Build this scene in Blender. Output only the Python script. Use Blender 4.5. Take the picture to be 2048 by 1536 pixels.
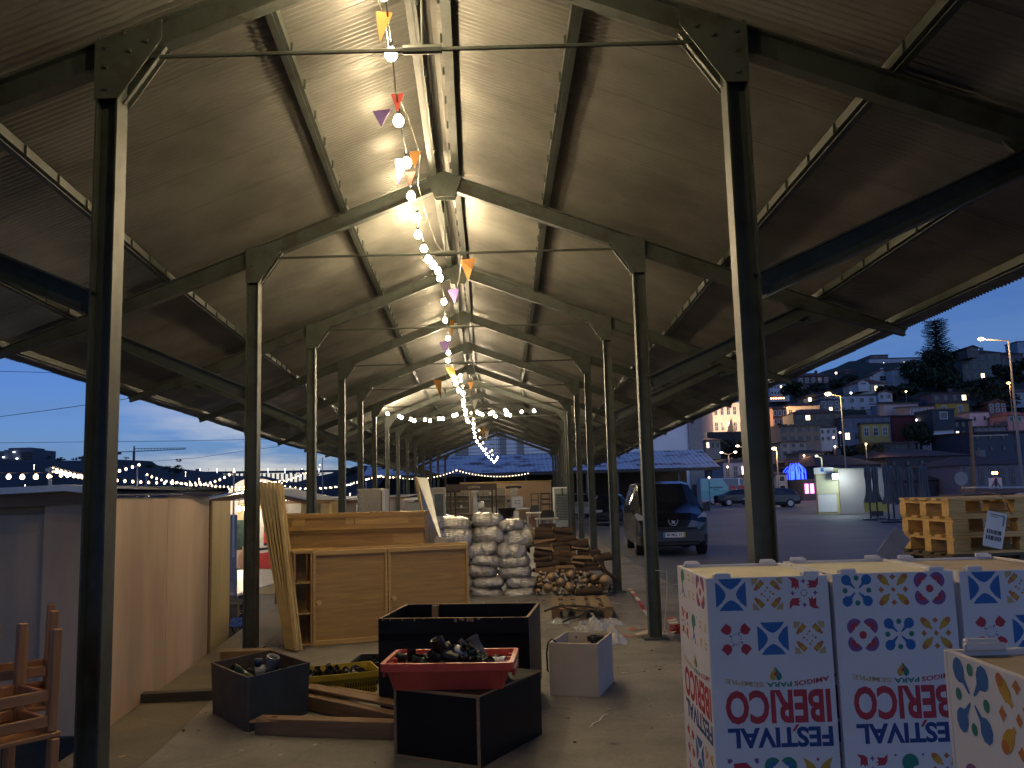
import bpy, math, random, colorsys
from mathutils import Vector, Matrix, noise
random.seed(7)
R=math.radians
for o in list(bpy.data.objects): bpy.data.objects.remove(o,do_unlink=True)
sc=bpy.context.scene; C=sc.collection
# ---------------------------------------------------------------- camera
F=1750.0; TH=R(7.1); RO=R(1.56); EYE=Vector((0,0,1.6))
_f=Vector((0,math.cos(TH),math.sin(TH))); _r0=Vector((1,0,0)); _u0=_r0.cross(_f)
_r=_r0*math.cos(RO)-_u0*math.sin(RO); _u=_u0*math.cos(RO)+_r0*math.sin(RO)
cam_d=bpy.data.cameras.new('camera'); cam=bpy.data.objects.new('camera',cam_d); C.objects.link(cam)
cam.matrix_world=Matrix(((_r.x,_u.x,-_f.x,EYE.x),(_r.y,_u.y,-_f.y,EYE.y),(_r.z,_u.z,-_f.z,EYE.z),(0,0,0,1)))
cam_d.sensor_fit='HORIZONTAL'; cam_d.sensor_width=36; cam_d.lens=F/2048*36
cam_d.clip_start=0.05; cam_d.clip_end=6000
sc.camera=cam
def _ray(px,py): return _r*((px-1024)/F)-_u*((py-768)/F)+_f
def at(px,py,Y):                      # real point at depth Y seen at photo pixel px,py
    d=_ray(px,py); return EYE+d*(Y/d.y)
def atz(px,py,Z=0.0):                 # real point on the level plane z=Z
    d=_ray(px,py); return EYE+d*((Z-EYE.z)/d.z)
# ---------------------------------------------------------------- world: dusk sky with low cloud
w=bpy.data.worlds.new("World"); sc.world=w; w.use_nodes=True
nt=w.node_tree; nt.nodes.clear()
def N(t,**k):
    n=nt.nodes.new(t)
    for a,b in k.items(): setattr(n,a,b)
    return n
out=N('ShaderNodeOutputWorld'); bg=N('ShaderNodeBackground'); sky=N('ShaderNodeTexSky',sky_type='NISHITA')
SUN_E=R(30); SUN_R=R(160)
sky.sun_disc=False; sky.sun_elevation=SUN_E; sky.sun_rotation=SUN_R; sky.altitude=50
sky.air_density=1.0; sky.dust_density=1.2; sky.ozone_density=6.0
tc=N('ShaderNodeTexCoord'); mp=N('ShaderNodeMapping'); mp.inputs['Scale'].default_value=(1.0,1.0,7.0)
nz=N('ShaderNodeTexNoise'); nz.inputs['Scale'].default_value=3.2; nz.inputs['Detail'].default_value=7; nz.inputs['Roughness'].default_value=.55
cr=N('ShaderNodeValToRGB'); cr.color_ramp.elements[0].position=.42; cr.color_ramp.elements[1].position=.62
sep=N('ShaderNodeSeparateXYZ')
low=N('ShaderNodeMapRange'); low.inputs['From Min'].default_value=.0; low.inputs['From Max'].default_value=.30; low.inputs['To Min'].default_value=.95; low.inputs['To Max'].default_value=.0
mul=N('ShaderNodeMath',operation='MULTIPLY'); mix=N('ShaderNodeMix',data_type='RGBA',blend_type='MIX')
tint=N('ShaderNodeMix',data_type='RGBA',blend_type='MULTIPLY'); tint.inputs['Factor'].default_value=1
L=nt.links.new
L(tc.outputs['Generated'],mp.inputs['Vector']); L(mp.outputs[0],nz.inputs['Vector']); L(nz.outputs['Fac'],cr.inputs[0])
L(tc.outputs['Generated'],sep.inputs[0]); L(sep.outputs['Z'],low.inputs['Value'])
L(cr.outputs[0],mul.inputs[0]); L(low.outputs[0],mul.inputs[1]); L(mul.outputs[0],mix.inputs['Factor'])
L(sky.outputs[0],tint.inputs[6]); tint.inputs[7].default_value=(.60,.80,1.33,1)
L(tint.outputs[2],mix.inputs[6]); 
vd=N('ShaderNodeVectorMath',operation='DOT_PRODUCT'); _g=Vector((math.sin(R(-10.5)),math.cos(R(-10.5)),.012)).normalized(); vd.inputs[1].default_value=_g
nv=N('ShaderNodeVectorMath',operation='NORMALIZE'); L(tc.outputs['Generated'],nv.inputs[0]); L(nv.outputs[0],vd.inputs[0])
gm=N('ShaderNodeMapRange',interpolation_type='SMOOTHSTEP'); gm.inputs['From Min'].default_value=.955; gm.inputs['From Max'].default_value=.9995; L(vd.outputs['Value'],gm.inputs['Value'])
cc=N('ShaderNodeMix',data_type='RGBA'); L(gm.outputs[0],cc.inputs['Factor']); cc.inputs[6].default_value=(2.0,3.9,8.0,1); cc.inputs[7].default_value=(15,14,12,1)
L(cc.outputs[2],mix.inputs[7])
L(mix.outputs[2],bg.inputs['Color']); bg.inputs['Strength'].default_value=0.042; L(bg.outputs[0],out.inputs['Surface'])
SKY=(tint,mix,bg)
# the last glow of the sun: very weak, low in the west
sd=bpy.data.lights.new('sun','SUN'); sd.energy=0.02; sd.angle=R(12); sd.color=(1,.85,.7)
so=bpy.data.objects.new('sun',sd); C.objects.link(so); so.rotation_euler=(R(86),0,R(180+14))
vs=sc.view_settings; vs.view_transform='Standard'; vs.look='None'; vs.exposure=0.6; vs.gamma=1; vs.use_curve_mapping=False
sc.cycles.max_bounces=6; sc.cycles.diffuse_bounces=3; sc.cycles.glossy_bounces=3; sc.cycles.transmission_bounces=4; sc.cycles.transparent_max_bounces=8
sc.cycles.sample_clamp_indirect=4; sc.cycles.use_light_tree=True; sc.cycles.caustics_reflective=False; sc.cycles.caustics_refractive=False
BULB_W=34           # watts of each festoon bulb under the shed

# ---------------------------------------------------------------- materials
MATS={}
def mat(name,rgb,rough=.6,metal=0.0,var=.12,scale=6.0,bump=0.0,bscale=40.0,stretch=(1,1,1),dark=None,spec=.5,trans=0.0,alpha=1.0,dist=0.0,thr=(.35,.65)):
    if name in MATS: return MATS[name]
    m=bpy.data.materials.new(name); m.use_nodes=True; t=m.node_tree; b=t.nodes['Principled BSDF']
    b.inputs['Roughness'].default_value=rough; b.inputs['Metallic'].default_value=metal
    b.inputs['Specular IOR Level'].default_value=spec
    if trans: b.inputs['Transmission Weight'].default_value=trans
    if alpha<1: b.inputs['Alpha'].default_value=alpha
    tcn=t.nodes.new('ShaderNodeTexCoord'); mpn=t.nodes.new('ShaderNodeMapping'); mpn.inputs['Scale'].default_value=stretch
    t.links.new(tcn.outputs['Object'],mpn.inputs['Vector'])
    if var>0 or dark:
        n=t.nodes.new('ShaderNodeTexNoise'); n.inputs['Scale'].default_value=scale; n.inputs['Detail'].default_value=6; n.inputs['Roughness'].default_value=.6; n.inputs['Distortion'].default_value=dist
        t.links.new(mpn.outputs[0],n.inputs['Vector'])
        r=t.nodes.new('ShaderNodeValToRGB'); r.color_ramp.elements[0].position=thr[0]; r.color_ramp.elements[1].position=thr[1]
        d=dark if dark else tuple(c*(1-var) for c in rgb)
        u=rgb if dark else tuple(min(1,c*(1+var)) for c in rgb)
        r.color_ramp.elements[0].color=(*d,1); r.color_ramp.elements[1].color=(*u,1)
        t.links.new(n.outputs['Fac'],r.inputs[0]); t.links.new(r.outputs[0],b.inputs['Base Color'])
    else: b.inputs['Base Color'].default_value=(*rgb,1)
    if bump>0:
        n2=t.nodes.new('ShaderNodeTexNoise'); n2.inputs['Scale'].default_value=bscale; n2.inputs['Detail'].default_value=5
        t.links.new(mpn.outputs[0],n2.inputs['Vector'])
        bp=t.nodes.new('ShaderNodeBump'); bp.inputs['Strength'].default_value=bump; bp.inputs['Distance'].default_value=.02
        t.links.new(n2.outputs['Fac'],bp.inputs['Height']); t.links.new(bp.outputs[0],b.inputs['Normal'])
    MATS[name]=m; return m
def emis(name,rgb,s):
    if name in MATS: return MATS[name]
    m=bpy.data.materials.new(name); m.use_nodes=True; b=m.node_tree.nodes['Principled BSDF']
    b.inputs['Base Color'].default_value=(*[min(c,.8) for c in rgb],1); b.inputs['Emission Color'].default_value=(*rgb,1); b.inputs['Emission Strength'].default_value=s
    MATS[name]=m; return m
def wood(name,rgb,axis='x',rough=.55,var=.22,scale=7,bump=.08):
    s={'x':(.6,9,9),'y':(9,.6,9),'z':(9,9,.6)}[axis]
    return mat(name,rgb,rough,var=var,scale=scale*.45,bump=bump,bscale=25,stretch=s,dist=.6,thr=(.3,.7))

# ---------------------------------------------------------------- mesh builder
class MB:
    def __init__(s): s.v=[]; s.f=[]; s.m=[]
    def add(s,vs,fs,mi=0):
        o=len(s.v); s.v+= [tuple(v) for v in vs]; s.f+=[tuple(i+o for i in f) for f in fs]; s.m+=[mi]*len(fs)
    def box(s,c,size,rz=0.0,mi=0,rx=0.0,ry=0.0,bev=0.0):
        hx,hy,hz=size[0]/2,size[1]/2,size[2]/2
        M=Matrix.Rotation(rz,3,'Z')@Matrix.Rotation(ry,3,'Y')@Matrix.Rotation(rx,3,'X')
        c=Vector(c)
        if bev>0 and min(hx,hy,hz)>bev*1.5:
            pts=[];idx={}
            for sx in(-1,1):
                for sy in(-1,1):
                    for sz in(-1,1):
                        for k in range(3):
                            p=[sx*(hx-bev),sy*(hy-bev),sz*(hz-bev)]; p[k]=(sx*hx,sy*hy,sz*hz)[k]
                            idx[(sx,sy,sz,k)]=len(pts); pts.append(c+M@Vector(p))
            fs=[]
            for k in range(3):
                a,b=[(1,2),(2,0),(0,1)][k]
                for q in(-1,1):
                    l=[]
                    for (u,v) in((-1,-1),(1,-1),(1,1),(-1,1)):
                        sg=[0,0,0]; sg[k]=q; sg[a]=u; sg[b]=v; l.append(idx[(*sg,k)])
                    fs.append(l if q>0 else l[::-1])
            for k in range(3):
                a,b=[(1,2),(2,0),(0,1)][k]
                for u in(-1,1):
                    for v in(-1,1):
                        l=[]
                        for q,kk in((-1,a),(1,a),(1,b),(-1,b)):
                            sg=[0,0,0]; sg[k]=q; sg[a]=u; sg[b]=v; l.append(idx[(*sg,kk)])
                        fs.append(l if u*v>0 else l[::-1])
            for sx in(-1,1):
                for sy in(-1,1):
                    for sz in(-1,1):
                        l=[idx[(sx,sy,sz,k)] for k in range(3)]
                        fs.append(l if sx*sy*sz>0 else l[::-1])
            s.add(pts,fs,mi); return
        vs=[c+M@Vector((x,y,z)) for x in(-hx,hx) for y in(-hy,hy) for z in(-hz,hz)]
        s.add(vs,[(0,1,3,2),(4,6,7,5),(0,4,5,1),(2,3,7,6),(0,2,6,4),(1,5,7,3)],mi)
    def beam(s,a,b,w_,h,mi=0,up=(0,0,1)):
        a=Vector(a);b=Vector(b);d=(b-a).normalized();up=Vector(up)
        x=d.cross(up)
        if x.length<1e-4: x=d.cross(Vector((0,1,0)))
        x.normalize(); u=x.cross(d)
        vs=[p+x*i*w_/2+u*j*h/2 for p in(a,b) for i,j in((-1,-1),(1,-1),(1,1),(-1,1))]
        s.add(vs,[(0,3,2,1),(4,5,6,7),(0,1,5,4),(1,2,6,5),(2,3,7,6),(3,0,4,7)],mi)
    def ibeam(s,a,b,w_,h,t=.012,mi=0,up=(0,0,1),h2=None):   # I section: web + two flanges
        a=Vector(a);b=Vector(b);d=(b-a).normalized();up=Vector(up);x=d.cross(up)
        if x.length<1e-4: x=d.cross(Vector((0,1,0)))
        x.normalize();u=x.cross(d);h2=h2 or h
        def pr(a0,b0,w0,t0):
            vs=[p+x*i*w0/2+u*j*t0/2 for p in(a0,b0) for i,j in((-1,-1),(1,-1),(1,1),(-1,1))]
            s.add(vs,[(0,3,2,1),(4,5,6,7),(0,1,5,4),(1,2,6,5),(2,3,7,6),(3,0,4,7)],mi)
        pr(a+u*(h/2-t/2),b+u*(h2/2-t/2),w_,t); pr(a-u*(h/2-t/2),b-u*(h2/2-t/2),w_,t)
        vs=[]
        for p,hh in((a,h),(b,h2)):
            for i,j in((-1,-1),(1,-1),(1,1),(-1,1)): vs.append(p+x*i*t*.35+u*j*(hh/2-t-.0005))
        s.add(vs,[(0,3,2,1),(4,5,6,7),(0,1,5,4),(1,2,6,5),(2,3,7,6),(3,0,4,7)],mi)
    def tube(s,pts,r,n=8,mi=0,cap=True,r1=None):
        pts=[Vector(p) for p in pts]; m=len(pts); rings=[]; last=None
        o=len(s.v)
        for i,p in enumerate(pts):
            d=(pts[min(i+1,m-1)]-pts[max(i-1,0)]); d=d.normalized() if d.length>1e-9 else Vector((0,0,1))
            if last is None:
                x=d.orthogonal().normalized()
            else:
                x=(last-d*last.dot(d)); x=x.normalized() if x.length>1e-6 else d.orthogonal().normalized()
            last=x; y=d.cross(x)
            rr=(r[i] if isinstance(r,(list,tuple)) else (r+(r1-r)*i/(m-1) if r1 is not None else r))
            for k in range(n):
                a=2*math.pi*k/n; s.v.append(tuple(p+(x*math.cos(a)+y*math.sin(a))*rr))
        for i in range(m-1):
            for k in range(n):
                s.f.append((o+i*n+k,o+i*n+(k+1)%n,o+(i+1)*n+(k+1)%n,o+(i+1)*n+k)); s.m.append(mi)
        if cap:
            s.f.append(tuple(o+k for k in range(n))[::-1]); s.m.append(mi if not isinstance(cap,int) or cap is True else cap)
            s.f.append(tuple(o+(m-1)*n+k for k in range(n))); s.m.append(mi if not isinstance(cap,int) or cap is True else cap)
    def prism(s,poly,a,b,mi=0):      # poly: list of Vectors (planar); extruded from +a to +b offset vectors
        n=len(poly); a=Vector(a);b=Vector(b)
        vs=[Vector(p)+a for p in poly]+[Vector(p)+b for p in poly]
        s.add(vs,[tuple(range(n))[::-1],tuple(range(n,2*n))]+[(i,(i+1)%n,n+(i+1)%n,n+i) for i in range(n)],mi)
    def lathe(s,prof,c=(0,0,0),n=20,mi=0):
        c=Vector(c); o=len(s.v)
        for r_,z in prof:
            for k in range(n):
                a=2*math.pi*k/n; s.v.append(tuple(c+Vector((r_*math.cos(a),r_*math.sin(a),z))))
        for i in range(len(prof)-1):
            for k in range(n):
                s.f.append((o+i*n+k,o+i*n+(k+1)%n,o+(i+1)*n+(k+1)%n,o+(i+1)*n+k)); s.m.append(mi)
    def ball(s,c,r,n=10,mi=0,sq=(1,1,1)):
        c=Vector(c); o=len(s.v); m=n//2+1
        for i in range(m+1):
            t=math.pi*i/m
            for k in range(n):
                a=2*math.pi*k/n; s.v.append((c.x+r*sq[0]*math.sin(t)*math.cos(a),c.y+r*sq[1]*math.sin(t)*math.sin(a),c.z+r*sq[2]*math.cos(t)))
        for i in range(m):
            for k in range(n):
                s.f.append((o+i*n+k,o+(i+1)*n+k,o+(i+1)*n+(k+1)%n,o+i*n+(k+1)%n)); s.m.append(mi)
    def mesh(s,name,mats,smooth=False):
        me=bpy.data.meshes.new(name); me.from_pydata(s.v,[],s.f)
        for m in (mats if isinstance(mats,(list,tuple)) else [mats]): me.materials.append(m)
        if any(s.m): me.polygons.foreach_set('material_index',s.m)
        if smooth: me.polygons.foreach_set('use_smooth',[True]*len(me.polygons))
        me.update(); return me
    def build(s,name,mats,parent=None,smooth=False,loc=None,rz=0):
        o=bpy.data.objects.new(name,s.mesh(name,mats,smooth)); C.objects.link(o)
        if parent is not None: o.parent=parent
        if loc is not None: o.location=loc
        if rz: o.rotation_euler[2]=rz
        return o
def tag(o,label=None,cat=None,group=None,kind=None):
    if label: o['label']=label
    if cat: o['category']=cat
    if group: o['group']=group
    if kind: o['kind']=kind
    return o
def thing(name,label,cat,loc=(0,0,0),rz=0.0,group=None):
    o=bpy.data.objects.new(name,None); C.objects.link(o); o.location=loc; o.rotation_euler[2]=rz; o.empty_display_size=.1
    return tag(o,label,cat,group)
def link_mesh(name,me,parent=None,loc=None,rz=0,rot=None,scale=None):
    o=bpy.data.objects.new(name,me); C.objects.link(o)
    if parent is not None: o.parent=parent
    if loc is not None: o.location=loc
    if rot is not None: o.rotation_euler=rot
    elif rz: o.rotation_euler[2]=rz
    if scale is not None: o.scale=scale
    return o
_kids={}
def copy_tree(o,parent=None):
    c=o.copy(); C.objects.link(c); c.parent=parent
    if parent is not None: c.matrix_parent_inverse=o.matrix_parent_inverse.copy()
    for ch in [x for x in bpy.data.objects if x.parent==o]: copy_tree(ch,c)
    return c
def lamp(name,loc,energy,color,parent=None,r=.05,typ='POINT'):
    d=bpy.data.lights.new(name,typ); d.energy=energy; d.color=color
    d.shadow_soft_size=r
    o=bpy.data.objects.new(name,d); C.objects.link(o); o.location=loc
    if parent is not None: o.parent=parent
    return o
FONT_CACHE={}
def text_polys(body,w,h,bold=0.0,space=1.0,shear=0):
    """flat text outline mesh as (verts2d, faces) scaled into a w x h rectangle centred on 0,0"""
    key=(body,bold,space)
    if key not in FONT_CACHE:
        cu=bpy.data.curves.new('t','FONT'); cu.body=body; cu.size=1; cu.offset=bold; cu.space_character=space; cu.resolution_u=3; cu.fill_mode='FRONT'
        ob=bpy.data.objects.new('t',cu); C.objects.link(ob); dg=bpy.context.evaluated_depsgraph_get()
        me=bpy.data.meshes.new_from_object(ob.evaluated_get(dg))
        FONT_CACHE[key]=([(v.co.x,v.co.y) for v in me.vertices],[tuple(p.vertices) for p in me.polygons])
        bpy.data.objects.remove(ob,do_unlink=True); bpy.data.meshes.remove(me); bpy.data.curves.remove(cu)
    vs,fs=FONT_CACHE[key]
    x0=min(v[0] for v in vs);x1=max(v[0] for v in vs);y0=min(v[1] for v in vs);y1=max(v[1] for v in vs)
    return [((x-(x0+x1)/2)/(x1-x0)*w,(y-(y0+y1)/2)/(y1-y0)*h) for x,y in vs],fs
# ---------------------------------------------------------------- shared materials
green=mat('green_paint',(.066,.078,.064),.5,var=.2,scale=5,bump=.08,bscale=30,dark=(.048,.05,.036),thr=(.38,.52))
roofm=mat('corrugated_sheet',(.215,.21,.185),.43,metal=.35,var=.22,scale=1.1,bump=.06,bscale=14,spec=.6)
ply=mat('plywood',(.48,.36,.24),.65,var=.13,scale=1.3,stretch=(1,1,.35),bump=.04)
ply_y=mat('pale_plywood',(.46,.37,.20),.6,var=.12,scale=2,stretch=(2,2,.3))
cabw=wood('cabinet_wood_x',(.46,.28,.095),'x',.45)
cabz=wood('cabinet_wood_z',(.46,.28,.095),'z',.45)
cabl=wood('cabinet_wood_light',(.58,.37,.13),'x',.45)
pine=wood('pine_wood',(.55,.36,.14),'x',.6)
pinez=wood('pine_wood_z',(.55,.40,.17),'z',.6)
beamw=wood('timber_beam',(.21,.12,.06),'x',.7)
darkw=wood('dark_timber',(.055,.045,.032),'x',.7)
chairw=wood('orange_wood',(.40,.19,.075),'z',.5)
chairx=wood('orange_wood_x',(.40,.19,.075),'x',.5)
blackp=mat('black_panel',(.006,.006,.0065),.45,var=.3,scale=4,bump=.02,spec=.25)
edgew=wood('raw_edge',(.30,.19,.10),'x',.7)
whitep=mat('white_panel',(.55,.48,.40),.55,var=.06,scale=5)
whitebox=mat('white_print_board',(.84,.79,.78),.55,var=.03,scale=5)
rustbox=mat('blue_grey_board',(.05,.068,.088),.6,var=.2,scale=6,dark=(.035,.046,.06))
rustside=mat('rusted_board',(.085,.062,.048),.7,var=.25,scale=5)
redpl=mat('red_plastic',(.52,.065,.040),.38,var=.08,scale=8,bump=.03)
yelpl=mat('yellow_plastic',(.42,.30,.02),.45,var=.12,scale=8)
blkpl=mat('black_plastic',(.012,.012,.012),.35,var=.2,scale=10)
grnpl=mat('dark_green_plastic',(.012,.035,.02),.35,var=.2,scale=10)
grypl=mat('grey_plastic',(.22,.22,.21),.4,var=.1,scale=10)
whtpl=mat('white_plastic',(.62,.61,.60),.35,var=.05,scale=10)
film=mat('clear_film',(.75,.75,.72),.18,var=.1,alpha=.35,bump=.9,bscale=30,spec=1.0)
silver=mat('silver_plastic_sack',(.54,.52,.48),.27,metal=.5,var=.12,scale=5,bump=1.0,bscale=5,stretch=(.8,3.2,3.2))
blktie=mat('black_tie',(.01,.01,.01),.6,var=0)
bark=mat('log_bark',(.095,.06,.034),.85,var=.4,scale=9,bump=.6,bscale=20,stretch=(.5,2,2))
cutw=mat('cut_log_end',(.62,.40,.20),.8,var=.3,scale=14)
splitw=wood('split_log_face',(.30,.18,.085),'x',.8,var=.3,bump=.3)
steel=mat('brushed_steel',(.42,.42,.40),.33,metal=.8,var=.12,scale=2)
glassd=mat('dark_glass',(.012,.014,.017),.08,var=0,spec=.9)
tyre=mat('tyre_rubber',(.012,.012,.012),.85,var=.1)
rim=mat('alloy_rim',(.45,.45,.46),.3,metal=.8,var=0)
cable=mat('cable_black',(.012,.012,.012),.6,var=0)
cablew=mat('cable_pale',(.35,.32,.25),.6,var=0)
bulbm=emis('lit_bulb',(1.0,.77,.46),320); bulbmid=emis('lit_bulb_mid',(1.0,.80,.54),220)
bulbfar=emis('lit_bulb_far',(1.0,.70,.42),6)
leafd=mat('dark_foliage',(.022,.034,.016),.8,var=.5,scale=.6)
trunkm=mat('tree_bark',(.05,.04,.03),.9,var=.3)
redtile=mat('clay_tile_roof',(.17,.072,.05),.8,var=.3,scale=1.2,bump=.2,bscale=8)
drktile=mat('dark_tile_roof',(.075,.045,.04),.85,var=.3,scale=1.2)
red=mat('print_red',(.55,.035,.055),.55,var=0); blue=mat('print_blue',(.02,.145,.42),.55,var=0); navy=mat('print_navy',(.012,.05,.22),.55,var=0)
orange=mat('print_orange',(.62,.19,.045),.55,var=0); gold=mat('print_gold',(.66,.36,.04),.55,var=0); sand=mat('print_sand',(.66,.44,.20),.55,var=0)
teal=mat('print_teal',(.02,.22,.16),.55,var=0); purple=mat('print_purple',(.27,.09,.27),.55,var=0); ink=mat('print_ink',(.02,.02,.02),.6,var=0)
paper=mat('paper_white',(.72,.70,.66),.6,var=.03)
metalgrey=mat('grey_metal',(.2,.2,.2),.45,metal=.5,var=.1)
# concrete slab: stains, hairline cracks
def concrete(name,rgb,sc1=.55,crack=True,dark=.55):
    m=bpy.data.materials.new(name); m.use_nodes=True; t=m.node_tree; b=t.nodes['Principled BSDF']; l=t.links.new
    def n(ty,**k):
        x=t.nodes.new(ty)
        for a,v in k.items():
            if a in x.inputs: x.inputs[a].default_value=v
            else: setattr(x,a,v)
        return x
    tcn=n('ShaderNodeTexCoord'); co=tcn.outputs['Object']
    a=n('ShaderNodeTexNoise',Scale=sc1,Detail=8,Roughness=.65); l(co,a.inputs['Vector'])
    r=n('ShaderNodeValToRGB'); r.color_ramp.elements[0].position=.36; r.color_ramp.elements[1].position=.62
    r.color_ramp.elements[0].color=(*[c*dark for c in rgb],1); r.color_ramp.elements[1].color=(*rgb,1); l(a.outputs['Fac'],r.inputs[0])
    s=n('ShaderNodeTexNoise',Scale=26,Detail=8,Roughness=.75); l(co,s.inputs['Vector'])
    r2=n('ShaderNodeMapRange'); r2.inputs['From Min'].default_value=.3; r2.inputs['From Max'].default_value=.7; r2.inputs['To Min'].default_value=.78; r2.inputs['To Max'].default_value=1.15; l(s.outputs['Fac'],r2.inputs['Value'])
    mx=n('ShaderNodeMix',data_type='RGBA',blend_type='MULTIPLY'); mx.inputs['Factor'].default_value=1; l(r.outputs[0],mx.inputs[6]); l(r2.outputs[0],mx.inputs[7])
    # spots of oil
    v=n('ShaderNodeTexVoronoi',Scale=1.9); l(co,v.inputs['Vector'])
    r3=n('ShaderNodeMapRange'); r3.inputs['From Min'].default_value=.03; r3.inputs['From Max'].default_value=.09; r3.inputs['To Min'].default_value=.45; r3.inputs['To Max'].default_value=1; l(v.outputs['Distance'],r3.inputs['Value'])
    mx2=n('ShaderNodeMix',data_type='RGBA',blend_type='MULTIPLY'); mx2.inputs['Factor'].default_value=1; l(mx.outputs[2],mx2.inputs[6]); l(r3.outputs[0],mx2.inputs[7])
    last=mx2
    if crack:
        wv=n('ShaderNodeTexNoise',Scale=2.5,Detail=5); l(co,wv.inputs['Vector'])
        va=n('ShaderNodeVectorMath',operation='MULTIPLY_ADD'); l(wv.outputs['Color'],va.inputs[0]); va.inputs[1].default_value=(.5,.5,.5); l(co,va.inputs[2])
        vc=n('ShaderNodeTexVoronoi',feature='DISTANCE_TO_EDGE',Scale=.42); l(va.outputs[0],vc.inputs['Vector'])
        r4=n('ShaderNodeMapRange'); r4.inputs['From Min'].default_value=.0; r4.inputs['From Max'].default_value=.0035; r4.inputs['To Min'].default_value=.4; r4.inputs['To Max'].default_value=1; l(vc.outputs['Distance'],r4.inputs['Value'])
        mx3=n('ShaderNodeMix',data_type='RGBA',blend_type='MULTIPLY'); mx3.inputs['Factor'].default_value=1; l(mx2.outputs[2],mx3.inputs[6]); l(r4.outputs[0],mx3.inputs[7]); last=mx3
    l(last.outputs[2],b.inputs['Base Color']); b.inputs['Roughness'].default_value=.72
    bp=n('ShaderNodeBump'); bp.inputs['Strength'].default_value=.25; bp.inputs['Distance'].default_value=.01; l(s.outputs['Fac'],bp.inputs['Height']); l(bp.outputs[0],b.inputs['Normal'])
    return m
slabm=concrete('concrete_slab',(.275,.25,.22),.55,True,.42); stripm=concrete('worn_kerb_stone',(.17,.14,.095),1.1,False,.6)
asph=concrete('asphalt',(.125,.13,.145),.25,False,.65); quaym=concrete('quay_paving',(.12,.115,.11),.6,False,.6)
# ---------------------------------------------------------------- setting
def sheet(name,pts,z,m,kind='structure'):
    mb=MB(); mb.add([(x,y,z) for x,y in pts],[tuple(range(len(pts)))]); o=mb.build(name,m); o['kind']=kind; return o
sheet('ground',[(-900,-60),(900,-60),(900,3000),(-900,3000)],-3.2,mat('ground_earth',(.05,.045,.035),.9,var=.3,scale=.05))
# car park level with the shed floor, quay lower on the left
def slab(name,pts,z,zb,m):
    mb=MB(); n=len(pts); mb.add([(x,y,z) for x,y in pts]+[(x,y,zb) for x,y in pts],[tuple(range(n))]+[(i,n+i,n+(i+1)%n,(i+1)%n) for i in range(n)]); o=mb.build(name,m); o['kind']='structure'; return o
# left platform edge runs along the columns
EDGE=[(-2.62,-12),(-2.70,3.0),(-2.95,6.4),(-3.30,9.7),(-3.75,14),(-4.15,18),(-4.6,22.4),(-5.0,27),(-6.4,45),(-8,64)]
slab('car_park',[(2.6,-12),(220,-12),(220,135),(-8,135),(-8,64.05),(2.6,64.05)],-.012,-3,asph)
slab('shed_floor',EDGE+[(2.6,64),(2.6,-12)],0,-3,slabm)
strip=[(x,y) for x,y in EDGE]; inner=[(x+.55+.0*y,y) for x,y in EDGE]
sheet('kerb_strip',strip+inner[::-1],.006,stripm)
slab('quay',[(-60,-12)]+[(x-.02,y) for x,y in EDGE]+[(-8.1,135),(-60,135)],-.55,-3,quaym)
sheet('water',[(-700,60),(-60.1,60),(-60.1,135),(-9,135.2),(-9,900),(-700,900)],-2.6,mat('river_water',(.02,.035,.06),.12,var=.2,scale=.2,bump=.3,bscale=1.5))
# ---------------------------------------------------------------- the market shed
shed=thing('market_shed','long open steel market shed with dark green columns and corrugated roof','shed',(-.7,10,0))
shed.location=(0,0,0)
ZK=4.45; SL=.38
fr=[]
Ls=[(225,108),(510,515),(618,655),(680,728),(719,778),(750,815)]
Rs=[(1462,78),(1275,492),(1210,648),(1172,720),(1152,768),(1138,802)]
for a,b in zip(Ls,Rs):
    p=atz(*a,4.35); q=atz(*b,4.35); Y=(p.y+q.y)/2; fr.append([p.x,q.x,Y])
far=[(774,1134,31.3),(795,1130,35.8),(814,1126,40.3),(830.5,1122,44.8),(846,1118,49.2),(860,1114,53.5),(875,1109,58),(889,1104,62.4)]
for lx,rx,Y in far: fr.append([at(lx,860,Y).x,at(rx,860,Y).x,Y])
fr=[[-2.05,1.33,-8.7],[-2.12,1.36,-4.1],[-2.2,1.38,.5]]+fr
NF=len(fr)
def frame(i):
    if i<0: i=0
    xl,xr,Y=fr[i]; c=(xl+xr)/2; hw=(xr-xl)/2; return xl,xr,Y,c,hw,ZK+SL*hw
NODE=1.85; EAVE=2.97
def rz_(i,dx): xl,xr,Y,c,hw,za=frame(i); return za-SL*abs(dx)
allcols=[]
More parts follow.
